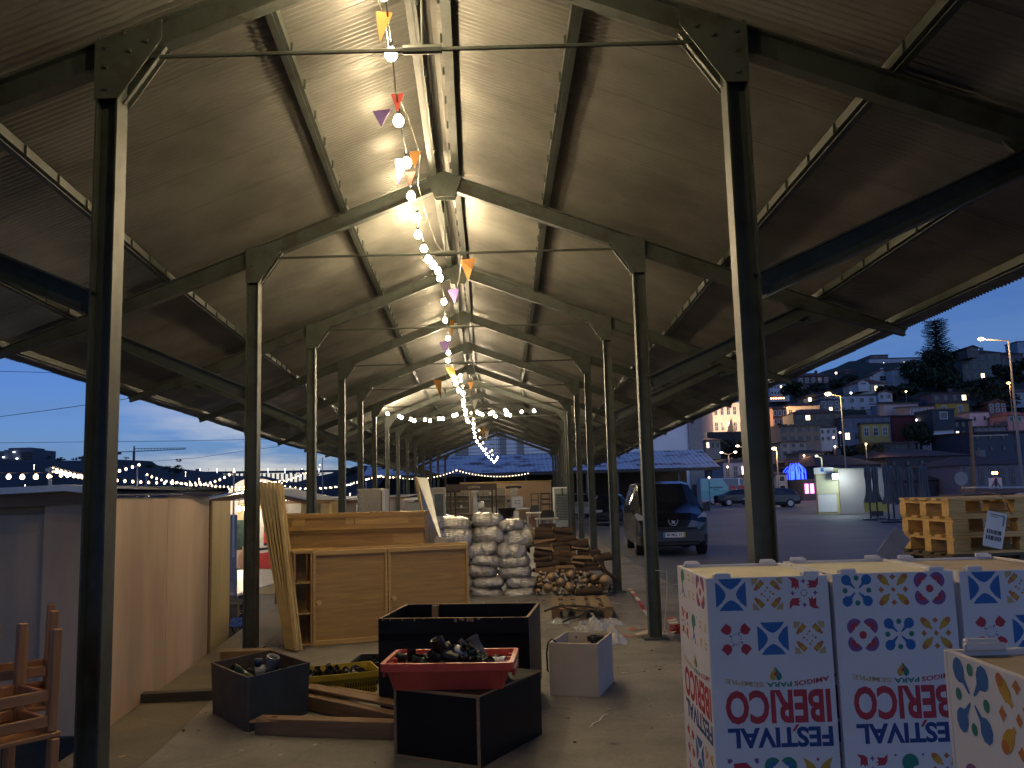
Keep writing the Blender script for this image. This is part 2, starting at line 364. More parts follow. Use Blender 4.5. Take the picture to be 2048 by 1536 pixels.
for i in range(NF):
    xl,xr,Y,c,hw,za=frame(i)
    for sd_,x in((-1,xl),(1,xr)):
        mb=MB(); mb.ibeam((x,Y,0),(x,Y,ZK-.02),.14,.135,.011,up=(1,0,0))
        mb.box((x,Y,.012),(.26,.24,.024)); 
        for bz in(.13,.24):
            mb.tube([(x+sd_*-.03,Y-.02,bz),(x+sd_*-.03,Y+.0-.03,bz)],.016,6)
        mb.build('column',green,shed)
        # knee plate (gusset) between column and rafter
        g=MB(); s=-sd_
        poly=[Vector((x-.072*s,0,ZK-.42)),Vector((x+.075*s,0,ZK-.42)),Vector((x+.33*s,0,ZK+SL*.33-.17)),Vector((x+.33*s,0,ZK+SL*.33-.05)),Vector((x-.075*s,0,ZK-.05))]
        if sd_>0: poly=poly[::-1]
        g.prism(poly,(0,Y-.083,0),(0,Y-.0735,0)); g.prism(poly,(0,Y+.0735,0),(0,Y+.083,0))
        g.beam((x+.078*s,Y,ZK-.42),(x+.34*s,Y,ZK+SL*.34-.17),.03,.010)
        if i<9:
            for bx,bz in((.0,-.36),(.0,-.22),(.0,-.10),(.14,-.12),(.24,-.06),(.1,.0)): g.tube([(x+bx*s,Y-.083,ZK+bz),(x+bx*s,Y-.096,ZK+bz)],.013,6)
        g.build('knee_plate',green,shed)
        # rafter: apex to node, lighter beyond
        rb=MB(); a=(c+sd_*.02,Y,za-.10); n_=(x+sd_*NODE,Y,ZK-SL*NODE-.10); e=(x+sd_*EAVE,Y,ZK-SL*EAVE-.05)
        rb.ibeam(a,n_,.10,.175); rb.ibeam(n_,e,.09,.18,h2=.08,t=.01)
        rb.build('rafter',green,shed)
        st=MB(); st.ibeam((x+sd_*.07,Y,2.78),(x+sd_*(NODE-.02),Y,ZK-SL*NODE-.2),.12,.15,.012)
        st.prism([Vector((x+sd_*(NODE-.25),0,ZK-SL*(NODE-.25)-.2)),Vector((x+sd_*(NODE+.3),0,ZK-SL*(NODE+.3)-.17)),Vector((x+sd_*(NODE-.02),0,ZK-SL*NODE-.36))][::sd_],(0,Y-.008,0),(0,Y+.008,0))
        st.build('strut',green,shed)
    pl=MB(); poly=[Vector((c-.17,0,za-.17)),Vector((c-.11,0,za-.30)),Vector((c+.11,0,za-.30)),Vector((c+.17,0,za-.17)),Vector((c+.2,0,za-.06)),Vector((c,0,za-.0)),Vector((c-.2,0,za-.06))]
    pl.prism(poly,(0,Y-.065,0),(0,Y-.055,0)); pl.prism(poly,(0,Y+.06,0),(0,Y+.075,0)); pl.build('ridge_plate',green,shed)
    tr=MB(); tr.tube([(xl+.2,Y,4.33),(xr-.2,Y,4.33)],.014,6); tr.tube([(c-.12,Y,4.33),(c+.12,Y,4.33)],.03,8); tr.tube([(c,Y,4.33),(c,Y,za-.3)],.008,5); tr.build('tie_rod',green,shed)
# purlins, in bays
PUR=[('r',.11),('m',.52),('o',.95),('n',NODE+.16),('e',EAVE-.14)]
def pos(i,sd_,key,val):
    xl,xr,Y,c,hw,za=frame(i)
    if key=='r': dx=val
    elif key=='m': dx=hw*val+.0
    else: dx=hw+val
    return Vector((c+sd_*dx,Y,za-SL*dx+.035))
for i in range(NF-1):
    for sd_ in(-1,1):
        for key,val in PUR:
            mb=MB(); a=pos(i,sd_,key,val); b=pos(i+1,sd_,key,val)
            y0=.0
            mb.beam(a,b,.045,.07); mb.beam(a+Vector((sd_*.03,0,-.05)),b+Vector((sd_*.03,0,-.05)),.05,.008)
            # hook bolts that hold the sheets
            if i>=2 and i<9 and key in('m','o','n','r'):
                nb=8
                for k in range(nb):
                    p=a.lerp(b,(k+.5)/nb); mb.box(p+Vector((-sd_*.032,0,-.01)),(.018,.012,.075))
            mb.build('purlin',green,shed)
# corrugated sheets: real waves, two layers of laps; one part per bay and side
lapm=mat('sheet_lap_edge',(.05,.045,.035),.8,var=.3)
def sheetbay(i,sd_):
    A=frame(i);B=frame(i+1); L_=B[2]-A[2]; near=i<9
    nw=int(L_/.060); seg=6 if near else 4; nst=nw*seg
    uu=[0,.34,.36,.68,.70,1.0] if near else [0,1.0]
    mb=MB(); nu=len(uu)
    for j in range(nst+1):
        t=j/nst; Y=A[2]+L_*t
        c=A[3]+(B[3]-A[3])*t; hw=A[4]+(B[4]-A[4])*t; za=A[5]+(B[5]-A[5])*t
        wv=.0115*math.cos(2*math.pi*j/seg)
        lap=.006*(1 if int(t*5)%2 else 0)
        for k,u in enumerate(uu):
            dx=.05+u*(hw+EAVE+.10-.05)
            step=(.0,.0,-.012,-.012,-.024,-.024)[k] if near else 0
            mb.v.append((c+sd_*dx,Y,za-SL*dx+.098+wv+lap+step))
    for j in range(nst):
        for k in range(nu-1):
            q=(j*nu+k,(j+1)*nu+k,(j+1)*nu+k+1,j*nu+k+1)
            mb.f.append(q if sd_<0 else q[::-1]); mb.m.append(0)
    for q in range(1,6 if near else 3):
        t=q/(6 if near else 3); Y=A[2]+L_*t; c=A[3]+(B[3]-A[3])*t; hw=A[4]+(B[4]-A[4])*t; za=A[5]+(B[5]-A[5])*t
        d0,d1=.12,hw+EAVE+.04; e0,e1=(0 if q%2 else .02),0
        mb.add([(c+sd_*d0,Y,za-SL*d0+.078),(c+sd_*d1,Y,za-SL*d1+.056),(c+sd_*d1,Y+.009,za-SL*d1+.058),(c+sd_*d0,Y+.009,za-SL*d0+.080)],[(0,1,2,3)],1)
    mb.build('roof_sheet',[roofm,lapm],shed,smooth=True)
for i in range(NF-1):
    for sd_ in(-1,1): sheetbay(i,sd_)
rc=MB()
for i in range(NF-1):
    A=frame(i);B=frame(i+1)
    for s in(-1,1):
        rc.add([(A[3],A[2],A[5]+.17),(B[3],B[2],B[5]+.17),(B[3]+s*.3,B[2],B[5]+.17-.115),(A[3]+s*.3,A[2],A[5]+.17-.115)],[(0,1,2,3) if s<0 else (3,2,1,0)])
rc.build('ridge_cap',roofm,shed)
# ---------------------------------------------------------------- festoon lights and bunting
def sag(a,b,n,drop):
    a=Vector(a);b=Vector(b); return [a.lerp(b,i/n)+Vector((0,0,-drop*4*(i/n)*(1-i/n))) for i in range(n+1)]
WARM=(1,.70,.38)
_bm={}
def bulb_mesh(far=False,r=.035,mid=False):
    k=(far,r,mid)
    if k not in _bm:
        mb=MB(); n=8 if far else 14
        mb.lathe([(.001,-r),(r*.55,-r*.85),(r*.95,-r*.3),(r,.1*r),(r*.85,r*.6),(r*.5,r*1.1),(r*.42,r*1.25)],n=n)
        _bm[k]=mb.mesh('bulb',[bulbmid if mid else bulbfar if far else bulbm],True)
    return _bm[k]
def festoon(label,pts,bulbs,group=None,far=False,r=.035,light=0.0,cab=cable,every=1,cr=.006,lr=.035,loc=None):
    t=thing('festoon_lights',label,'string lights',bulbs[0] if not loc else loc,0,group); base=Vector(t.location)
    mb=MB(); mb.tube([Vector(p)-base for p in pts],cr,5); mb.build('cable',cab,t)
    skt=MB()
    for i,b in enumerate(bulbs):
        p=Vector(b)-base
        o=link_mesh('bulb',bulb_mesh(far,r,far and light>0),t,p)
        if not far: skt.tube([p+Vector((0,0,r*1.2)),p+Vector((0,0,r*1.2+.05))],.017,8)
    if not far: skt.build('sockets',blkpl,t)
    return t
# main string: along the ridge, seen from overhead to the far end
px=[(782,110),(797,243),(813,327),(822,393),(834,437),(836,470),(848,498),(856,519),(866,531),(876,543),(880,557),(888,604),(890,641),(896,677),(897,706),(896,722),(906,742)]
B=[atz(x,y,4.62-.10*math.sin(i*.9)) for i,(x,y) in enumerate(px)]
b0=B[0]; pre=[Vector((b0.x+.06*k,b0.y-.75*k,4.62)) for k in range(3,0,-1)]
allb=pre+B
pts=[b+Vector((0,0,.09)) for b in allb]
festoon('warm white string lights hanging below the shed ridge, nearest string overhead',pts,allb,None,False,.042,BULB_W,every=1,lr=.034)
far_px=[(909,758),(912,767),(917,780),(926,787),(927,802),(927,811),(930,821),(931,829),(934,839),(937,844),(947,848),(947,857),(949,866),(950,874),(954,883),(959,890),(964,896),(968,901),(973,908),(977,914),(983,919),(988,924),(993,920),(995,915)]
Bf=[]
for i,(x,y) in enumerate(far_px):
    Y=19.5+ i*1.75; Bf.append(at(x,y,Y))
festoon('far end of the ridge string lights, small bulbs trailing down to the right',[b+Vector((0,0,.08)) for b in Bf],Bf,None,True,.052,42,every=3,lr=.05)
far2=[(921,752),(922,762),(926,774),(933,822),(942,826),(947,838),(958,861),(960,875),(966,886),(972,898),(980,904),(985,910),(984,901)]
Bf2=[at(x,y,20.5+i*3.0) for i,(x,y) in enumerate(far2)]
festoon('second thin run of string lights looped beside the far ridge string',[b+Vector((0,0,.08)) for b in Bf2],Bf2,None,True,.045)
cp=[(775,828),(798,833),(803,836),(822,839),(829,842),(850,840),(860,842),(878,838),(886,838),(907,832),(913,830)]
cp2=[(955,825),(960,828),(965,830),(980,828),(985,825),(991,833),(1011,821),(1014,825),(1013,829),(1020,831),(1043,824),(1068,822)]
Yc=29.5
cb=[at(x,y,Yc) for x,y in cp]+[at(x,y,Yc) for x,y in cp2]
order=sorted(cb,key=lambda p:p.x)
festoon('string lights slung across the shed from column to column',[at(745,815,Yc)]+[b+Vector((0,0,.08)) for b in order]+[at(1088,812,Yc)],order,None,True,.045,25,every=4,lr=.06)
# bunting flags on a second cord
flagm={'orange':mat('flag_orange',(.42,.20,.045),.7,var=.1),'red':mat('flag_red',(.5,.07,.05),.7,var=.1),'violet':mat('flag_violet',(.16,.10,.28),.7,var=.1),'white':mat('flag_white',(.6,.58,.5),.7,var=.1)}
def flag(parent,base,p,c,s=.2,a=0.0,lean=0.0):
    s*=.85; p=Vector(p)-base; d=Vector((math.cos(a),math.sin(a),.15)); n=Vector((-math.sin(a),math.cos(a),0))
    mb=MB(); A=p; Bp=p+d*s*.8; T=p+d*s*.4+Vector((0,0,-s*1.15))+n*lean*s
    A2=p+d*s*.25+Vector((0,0,-s*.4))+n*(lean*.3+.12)*s
    mb.add([A,Bp,T,A.lerp(T,.5)+n*.05*s,Bp.lerp(T,.5)-n*.06*s],[(0,3,4,1),(3,2,4)]); 
    o=mb.build('flag',flagm[c],parent)
    m=o.modifiers.new('thick','SOLIDIFY'); m.thickness=.0015
def bunting(label,pts,flags):
    t=thing('bunting',label,'bunting',pts[0]); base=Vector(pts[0])
    mb=MB(); mb.tube([Vector(p)-base for p in pts],.004,5); mb.build('cord',cablew,t)
    for f in flags: flag(t,base,*f)
f1=[atz(735,-60,4.75),atz(770,40,4.72),atz(790,180,4.7),atz(818,240,4.75),atz(840,310,4.6),atz(836,370,4.7),atz(856,440,4.7),atz(872,485,4.66),atz(893,515,4.62)]
bunting('cord of small orange, red and violet pennants along the near ridge lights',f1,[
 (atz(752,22,4.72),'orange',.17,.5,.6),(atz(782,188,4.7),'red',.15,.2,.2),(atz(745,222,4.62),'violet',.22,.1,-.9),(atz(818,303,4.6),'orange',.16,.3,.1),(atz(790,318,4.6),'violet',.2,.4,.9),(atz(812,345,4.5),'red',.12,.2,.8)])
f2=[atz(925,512,4.6),atz(918,560,4.5),atz(905,600,4.55),atz(900,640,4.5),atz(893,700,4.5),atz(890,745,4.45),atz(900,775,4.4)]
bunting('torn cord of orange and violet pennants hanging past the second ridge plate',f2,[
 (atz(920,520,4.6),'orange',.30,.1,.1),(atz(895,580,4.5),'violet',.25,.2,-.6),(atz(900,640,4.5),'orange',.28,1.2,.1),(atz(878,684,4.45),'violet',.30,.3,-.5),(atz(890,735,4.45),'orange',.4,.8,-.6),(atz(884,760,4.4),'orange',.5,2.4,-.3),(atz(893,775,4.4),'white',.3,2.2,-.3)])
f3=[at(945,725,21),at(952,750,22),at(940,768,22.5),at(936,790,24),at(948,808,26),at(952,840,29)]
bunting('ragged pale bunting cord dangling among the far ridge lights',f3,[(at(936,765,22),'orange',.22,.2,.3),(at(945,800,26),'white',.3,.6,.3),(at(965,855,34),'orange',.45,1.2,.2),(at(970,862,36),'white',.4,.9,.2)])
# ---------------------------------------------------------------- printed festival boxes
def rot2(p,a): c,s=math.cos(a),math.sin(a); return (p[0]*c-p[1]*s,p[0]*s+p[1]*c)
def circ(x,y,r,n=14,a0=0,a1=2*math.pi):
    full=abs(a1-a0-2*math.pi)<1e-6; m=n if full else n+1
    return [(x+r*math.cos(a0+(a1-a0)*i/n),y+r*math.sin(a0+(a1-a0)*i/n)) for i in range(m)]
def motif(kind):
    out=[]   # (material index, polygon, layer)
    def four(poly,m,lay=0,ph=0):
        for k in range(4): out.append((m,[rot2(p,k*math.pi/2+ph) for p in poly],lay))
    if kind=='saltire': four([(-.40,.5),(.40,.5),(.26,.32),(.10,.20),(0,.165),(-.10,.20),(-.26,.32)],'blue')
    elif kind=='bottles':
        b=[(-.045,.12),(-.05,.2),(-.085,.27),(-.085,.5),(.085,.5),(.085,.27),(.05,.2),(.045,.12)]
        sh=lambda P:[(x+.0,y) for x,y in P]
        for k in range(4):
            a=k*math.pi/2; 
            q=[rot2((x,y-.33),math.pi*.25+(math.pi/2 if k%2 else 0)+(math.pi if k in(1,2) else 0)) for x,y in b]
            ox,oy=rot2((.27,.27),a); q=[(x+ox,y+oy) for x,y in q]; out.append(('orange',q,0))
            q=[rot2((x,y-.33),math.pi*.25+(math.pi/2 if k%2 else 0)+(math.pi if k in(1,2) else 0)) for x,y in [(-.087,.31),(-.087,.45),(.087,.45),(.087,.31)]]
            out.append(('gold',[(x+ox,y+oy) for x,y in q],1))
        four([(.5,.5),(.5,.27),(.37,.33),(.27,.5)],'sand')
        four([(0,.24),(.045,.19),(0,.14),(-.045,.19)],'orange')
        four([(.1,.1),(.14,.06),(.1,.03),(.07,.07)],'orange')
    elif kind=='birds':
        four([(-.5,.5),(-.28,.48),(-.16,.40),(-.15,.12),(-.22,.2),(-.24,.1),(-.3,.2),(-.4,.14),(-.38,.38)],'red')
        four([(0,.46),(.03,.40),(.09,.37),(.03,.34),(0,.28),(-.03,.34),(-.09,.37),(-.03,.40)],'purple')
        for k in range(8):
            x,y=rot2((.1,.0),k*math.pi/4); out.append(('purple',[(x-.02,y-.02),(x+.02,y-.02),(x+.02,y+.02),(x-.02,y+.02)],0))
    elif kind=='jugs':
        four([(.3,.5),(.5,.3),(.45,.26),(.40,.16),(.28,.14),(.17,.2),(.14,.3),(.2,.42)],'red')
        four([(.17,.2),(.1,.22),(.06,.16),(.09,.15),(.12,.18)],'purple')
        for k in range(12):
            x,y=rot2((.16,0),k*math.pi/6); out.append(('purple',[(x-.018,y-.018),(x+.018,y-.018),(x+.018,y+.018),(x-.018,y+.018)],0))
    elif kind=='paddles':
        tear=[(.06,.06),(.2,.235),(.19,.34),(.24,.46),(.34,.5),(.44,.46),(.5,.36),(.47,.25),(.36,.18),(.24,.19)]
        four([(.05,.075),(.17,.24),(.165,.36),(.22,.46),(.33,.505),(.44,.47),(.5,.37),(.48,.25),(.38,.175),(.245,.175),(.075,.05)],'blue')
        four(circ(0,.39,.085,12),'teal')
    elif kind=='fish':
        four([(.1,.16),(.15,.2),(.16,.3),(.26,.43),(.4,.5),(.48,.48),(.5,.4),(.43,.26),(.3,.16),(.2,.15),(.16,.1),(.13,.13)],'gold')
        four(circ(.41,.41,.09,10),'orange',1)
        four([(0,.49),(.11,.39),(.06,.37),(0,.30),(-.06,.37),(-.11,.39)],'orange')
        out.append(('orange',[(0,.09),(.08,0),(0,-.09),(-.08,0)],0))
    elif kind=='fans':
        def fan(r,m,l): four([(.26+r*math.cos(t),.26+r*math.sin(t)) for t in [math.pi/4-math.pi/2+math.pi*i/12 for i in range(13)]],m,l)
        for k in range(1): pass
        four([(.25+.29*math.cos(t)*.9,.25+.29*math.sin(t)*.9) for t in [-math.pi*.30+math.pi*1.1*i/14 for i in range(15)]]+[],'purple',0)
        four([(.235+.15*math.cos(t),.235+.15*math.sin(t)) for t in [-math.pi*.28+math.pi*1.06*i/12 for i in range(13)]],'red',1)
        four(circ(.22,.22,.035,8),'white',2)
        out.append(('red',circ(0,0,.125,10),0))
    elif kind=='head':
        out.append(('teal',circ(.02,.22,.27,16),0)); out.append(('white',[(.06,-.06),(.3,-.06),(.3,.14),(.12,.1)],1))
        out.append(('blue',[(-.12,-.08),(-.05,0),(.1,-.2),(.22,-.46),(.12,-.5),(.02,-.25),(-.14,-.42),(-.2,-.34),(-.06,-.2)],0))
        for x,y in((-.44,.45),(.44,.45),(.44,-.45),(-.44,-.45)): out.append(('blue',circ(x,y,.045,4),0))
    elif kind=='horns':
        for s in(-1,1):
            out.append(('gold',[(s*.48,.48),(s*.34,.42),(s*.14,.28),(s*.04,.1),(s*.12,-.06),(s*.28,-.04),(s*.36,.1),(s*.4,.3)],0))
            out.append(('gold',[(s*.48,-.48),(s*.34,-.42),(s*.14,-.36),(s*.06,-.2),(s*.12,-.12),(s*.28,-.14),(s*.38,-.3)],0))
        four([(0,.48),(.05,.42),(0,.36),(-.05,.42)],'red')
    elif kind=='hooks':
        for k in range(4):
            for s in(.18,.34): out.append(('sand',[rot2(p,k*math.pi/2) for p in [(s,.44),(s+.06,.42),(s+.07,.2),(s-.04,.12),(s-.06,.17),(s,.22)]],0))
    elif kind=='heads2':
        out.append(('red',[(-.3,.36),(.1,.38),(.2,.28),(.3,.2),(.16,.16),(.1,0),(.14,-.2),(-.2,-.3),(-.34,-.1),(-.3,.1)],0))
        four([(.5,.5),(.5,.36),(.42,.34),(.36,.44),(.38,.5)],'purple')
        out.append(('white',[(-.12,.14),(.08,.14),(.02,.02),(-.12,.02)],1))
    elif kind=='fans2':
        four([(.25+.27*math.cos(t),.25+.27*math.sin(t)) for t in [-math.pi*.30+math.pi*1.1*i/14 for i in range(15)]],'teal',0)
        four([(.235+.15*math.cos(t),.235+.15*math.sin(t)) for t in [-math.pi*.28+math.pi*1.06*i/12 for i in range(13)]],'blue',1)
        four(circ(.22,.22,.035,8),'white',2); out.append(('blue',circ(0,0,.125,10),0))
    return out
PM={'red':red,'blue':blue,'navy':navy,'orange':orange,'gold':gold,'sand':sand,'teal':teal,'purple':purple,'white':whitebox}
PK=list(PM); PMATS=[PM[k] for k in PK]
ROWS=[('saltire','bottles','birds'),('jugs','saltire','bottles')]; ROWS_B=[('paddles','fish','fans'),('fans','paddles','fish')]
LOW_A=('heads2','fans2','horns'); LOW_B=('birds','head','fish'); SIDE=[('head','hooks','fans'),('birds','head','hooks')]
def face_print(W,H,rows,low,ms=.125,parts=None):
    """flat print of one face: u right, v down from the top edge, returned as list (mat, [(u,v)], layer)"""
    g=[]; kx=W/.5
    def put(kind,u,v,s):
        for m,poly,l in motif(kind): g.append((m,[(u+x*s*kx,v-y*s) for x,y in poly],l))
    for r_,vv,sh in((0,.067,0),(1,.24,.012)):
        for c_ in range(3): put(rows[r_][c_],(.098+.150*c_+sh)*kx,vv,ms)
    # leaf emblem
    def P(poly,u,v,s,m,l=0): g.append((m,[(u+x*s*kx,v-y*s) for x,y in poly],l))
    P([(.0,.5),(-.2,.2),(-.42,-.05),(-.45,-.3),(-.25,-.5),(-.02,-.4),(0,-.1)],.262*kx,.375,.055,'gold'); P([(0,.5),(.2,.2),(.42,-.05),(.45,-.3),(.25,-.5),(.04,-.4),(0,-.1)],.262*kx,.375,.055,'teal'); P(circ(0,-.03,.13,10),.262*kx,.375,.055,'red',1)
    def T(body,u0,u1,v0,v1,m,bold,arc=0,l=0,mid=None):
        vs,fs=text_polys(body,1,1,bold)
        cu=(u0+u1)/2; cv=(v0+v1)/2
        pv=[]
        for x,y in vs:       # turned upside down
            U=cu-x*(u1-u0); V=cv+y*(v1-v0)
            if arc: V+= -arc*((U-.262)/.22)**2
            pv.append((U*kx,V))
        g.append((m,(pv,fs),l))
    T('AMIGOS',.335,.478,.408,.427,'red',.03,.022); T('PARA',.222,.325,.408,.427,'teal',.03,.022); T('SEMPRE',.055,.212,.408,.427,'sand',.03,.022)
    T('IBERICO',.052,.478,.436,.565,'red',.035)
    P([(-.6,-.5),(-.2,-.5),(.6,.5),(.1,.5)],.330*kx,.582,.026,'red',1)
    T('FESTIVAL',.055,.478,.578,.655,'navy',.035)
    for c_ in range(3): put(low[c_],(.11+.150*c_)*kx,.755,ms); put(rows[1][c_],(.1+.150*c_)*kx,.90,ms*.8)
    return g
def print_mb(mb,g,org,du,dv,nrm,clipH=None):
    org=Vector(org);du=Vector(du);dv=Vector(dv);nrm=Vector(nrm); flip=du.cross(dv).dot(nrm)<0
    for m,poly,l in g:
        off=nrm*(.0004+.0003*l); mi=PK.index(m)
        if isinstance(poly,tuple): vs,fs=poly
        else: vs,fs=poly,[tuple(range(len(poly)))]
        if clipH and max(v for u,v in vs)>clipH: continue
        V=[org+du*u+dv*v+off for u,v in vs]
        for f in fs:
            a,b,c=V[f[0]],V[f[1]],V[f[2]]
        mb.add(V,fs,mi)
def festbox(label,x0,x1,y0,y1,z0,z1,rowsF,lowF,rowsL,lowL,rz=0,group='printed festival boxes',lid='white',faces=('F','L')):
    cx,cy=(x0+x1)/2,(y0+y1)/2; W=x1-x0;D=y1-y0;H=z1-z0
    t=thing('printed_box',label,'box',(cx,cy,z0),rz,group)
    mb=MB(); tk=.014
    mb.box((0,-D/2+tk/2,H/2),(W,tk,H),bev=.002); mb.box((0,D/2-tk/2,H/2),(W,tk,H),bev=.002)
    mb.box((-W/2+tk/2,0,H/2),(tk,D-2*tk-.001,H-.001)); mb.box((W/2-tk/2,0,H/2),(tk,D-2*tk-.001,H-.001)); mb.box((0,0,.01),(W-2*tk-.002,D-2*tk-.002,.018))
    mb.build('body',whitebox,t)
    ld=MB(); ld.box((0,0,H-.016),(W-2*tk-.001,D-2*tk-.001,.012)); ld.build('lid',lidw if lid=='white' else lidb,t)
    for sx in(-1,1):
        for sy in(-1,1):
            tb=MB(); tb.box((sx*(W/2-.066),sy*(D/2-.008),H+.008),(.062,.016,.022),bev=.004); tb.box((sx*(W/2-.066),sy*(D/2-.02),H+.006),(.075,.012,.014),bev=.003); tb.build('corner_tab',whitebox,t)
    if 'F' in faces:
        p=MB(); print_mb(p,face_print(W,H,rowsF,lowF),(-W/2,-D/2,H),(1,0,0),(0,0,-1),(0,-1,0),H); p.build('front_print',PMATS,t)
    if 'L' in faces:
        p=MB(); print_mb(p,face_print(D,H,rowsL,lowL),(-W/2,D/2,H),(0,-1,0),(0,0,-1),(-1,0,0),H); p.build('side_print',PMATS,t)
    return t
lidw=mat('box_lid_lamplit',(.82,.74,.54),.6,var=.12,scale=3); lidb=mat('box_lid_dirty',(.60,.46,.29),.7,var=.25,scale=4)  # first lid: yellow light of the overhead bulbs is put into its colour
Zt=1.23; Zb=.30
p1=at(1412,1157,3.57); p2=at(1655,1150,3.57); q1=at(1664,1150,3.57); q2=at(1906,1146,3.57); r1=at(1925,1148,3.57)
Zt=(p1.z+p2.z)/2
festbox('white printed box, leftmost of the back row, saltire motif at its top left',p1.x,p2.x,3.57,4.20,Zb,Zt,ROWS,LOW_A,SIDE,('jugs','saltire','bottles'))
festbox('white printed box in the middle of the back row, paddle motif at its top left',q1.x,q2.x,3.57,4.22,Zb,Zt+.004,ROWS_B,LOW_B,SIDE,('jugs','saltire','bottles'))
festbox('white printed box at the right end of the back row with a brown dirty lid',r1.x,r1.x+.5,3.60,4.25,Zb,Zt-.002,ROWS,LOW_A,[('fans','head','hooks'),('birds','head','hooks')],LOW_B,lid='b')
festbox('white printed box nearest the camera, alone in front of the back row',.762,1.262,1.16,1.625,.37,1.30,ROWS,LOW_A,[ROWS_B[0],ROWS_B[1]],LOW_B,lid='b',faces=('L',))
for lab,(xa,xb),yy,za in(('low white box under the leftmost printed box',(p1.x+.02,p2.x+.02),(3.59,4.19),Zb-.003),('low white box under the middle printed box',(q1.x+.02,q2.x+.01),(3.59,4.19),Zb-.003),('low white box under the right hand printed box',(r1.x+.02,r1.x+.5),(3.62,4.2),Zb-.003),('low white box under the nearest printed box',(.78,1.25),(1.17,1.6),.367)):
    t=thing('printed_box',lab,'box',((xa+xb)/2,(yy[0]+yy[1])/2,0),0,'printed festival boxes'); mb=MB(); mb.box((0,0,za/2),(xb-xa,yy[1]-yy[0],za),bev=.004); mb.build('body',whitebox,t)
    p=MB(); g=[]
    for c_ in range(3):
        for m,poly,l in motif(('bottles','saltire','paddles')[c_]): g.append((m,[(.09+.15*c_+x*.12,.09-y*.12) for x,y in poly],l))
    print_mb(p,g,(-(xb-xa)/2,(yy[1]-yy[0])/2,za),(0,-1,0),(0,0,-1),(-1,0,0)); print_mb(p,g,(-(xb-xa)/2,-(yy[1]-yy[0])/2,za),(1,0,0),(0,0,-1),(0,-1,0)); p.build('side_print',PMATS,t)
# ---------------------------------------------------------------- boxes and crates on the shed floor
def frame_quad(pf0,pf1,pb):   # unit axes from three floor points: front-left, front-right, back-left
    pass
def openbox(t,W,D,H,tk,m,edge=None,floor=.02,z0=0,bev=.002,mside=None,walls=True,slot=False):
    """four walls + floor as parts of t (origin centre of base)"""
    mb=MB()
    if slot:   # front wall with a hand slot cut out
        zc=H*.80; sw=W*.33; sh=H*.055; y=-D/2+tk/2; cx=-.02
        mb.box((0,y,(zc-sh/2+z0)/2+z0/2),(W,tk,zc-sh/2-z0)); mb.box((0,y,(zc+sh/2+H)/2),(W,tk,H-zc-sh/2))
        mb.box((-W/2+(W/2+cx-sw/2)/2,y,zc),(W/2+cx-sw/2,tk,sh)); mb.box((W/2-(W/2-cx-sw/2)/2,y,zc),(W/2-cx-sw/2,tk,sh))
    else: mb.box((0,-D/2+tk/2,(H+z0)/2),(W,tk,H-z0),bev=bev)
    mb.build('front_panel',m,t)
    b=MB(); b.box((0,D/2-tk/2,(H+z0)/2),(W,tk,H-z0),bev=bev); b.build('back_panel',m,t)
    for s in(-1,1):
        b=MB(); b.box((s*(W/2-tk/2),0,(H+z0)/2),(tk,D-2*tk-.001,H-z0-.001)); b.build('side_panel',mside or m,t)
    b=MB(); b.box((0,0,z0+floor/2+.004),(W-2*tk-.002,D-2*tk-.002,floor)); b.build('bottom',m,t)
    if edge:
        for nm,c,s in(('a',(0,-D/2+tk/2,H+.0012),(W,tk*.9,.002)),('b',(0,D/2-tk/2,H+.0012),(W,tk*.9,.002)),('c',(-W/2+tk/2,0,H+.0012),(tk*.9,D-2*tk,.002)),('d',(W/2-tk/2,0,H+.0012),(tk*.9,D-2*tk,.002))):
            b=MB(); b.box(c,s); b.build('raw_edge',edge,t)
# large black open box on wooden feet
a=Vector((-1.04,6.66,0)); b=Vector((.075,6.52,0)); rz=math.atan2(b.y-a.y,b.x-a.x); ax=Vector((math.cos(rz),math.sin(rz),0)); ay=Vector((-ax.y,ax.x,0))
W=(b-a).length; D=.84; ctr=a+ax*W/2+ay*D/2
t=thing('large_box','large black open topped box with raw wooden edges and a hand slot','box',ctr,rz)
openbox(t,W,D,.70,.022,blackp,edgew,z0=.10,slot=True)
for x,y in((-W/2+.06,-D/2+.05),(W/2-.06,-D/2+.05),(-W/2+.06,D/2-.05),(W/2-.06,D/2-.05)):
    mb=MB(); mb.box((x,y,.05),(.10,.09,.099)); mb.build('foot',darkw,t)
mb=MB(); mb.box((W/2-.0,-D/2+.010,.40),(.003,.018,.58)); mb.box((-W/2-.0,-D/2+.010,.40),(.003,.018,.58)); mb.build('raw_edge',edgew,t)
mb=MB(); mb.box((-W/2+.26,D/2-.05,.42),(.05,.045,.55)); mb.build('inner_batten',edgew,t)
mb=MB(); random.seed(3)
for k in range(16):
    x=random.uniform(-W/2+.02,W/2-.02) if k<9 else random.gauss(.1,.05)
    h=random.uniform(.006,.02) if k<9 else random.uniform(.012,.03); mb.box((x,-D/2-.0012,.70-h/2),(random.uniform(.004,.008) if k<9 else .02,.002,h))
mb.build('chipped_edge',edgew,t)
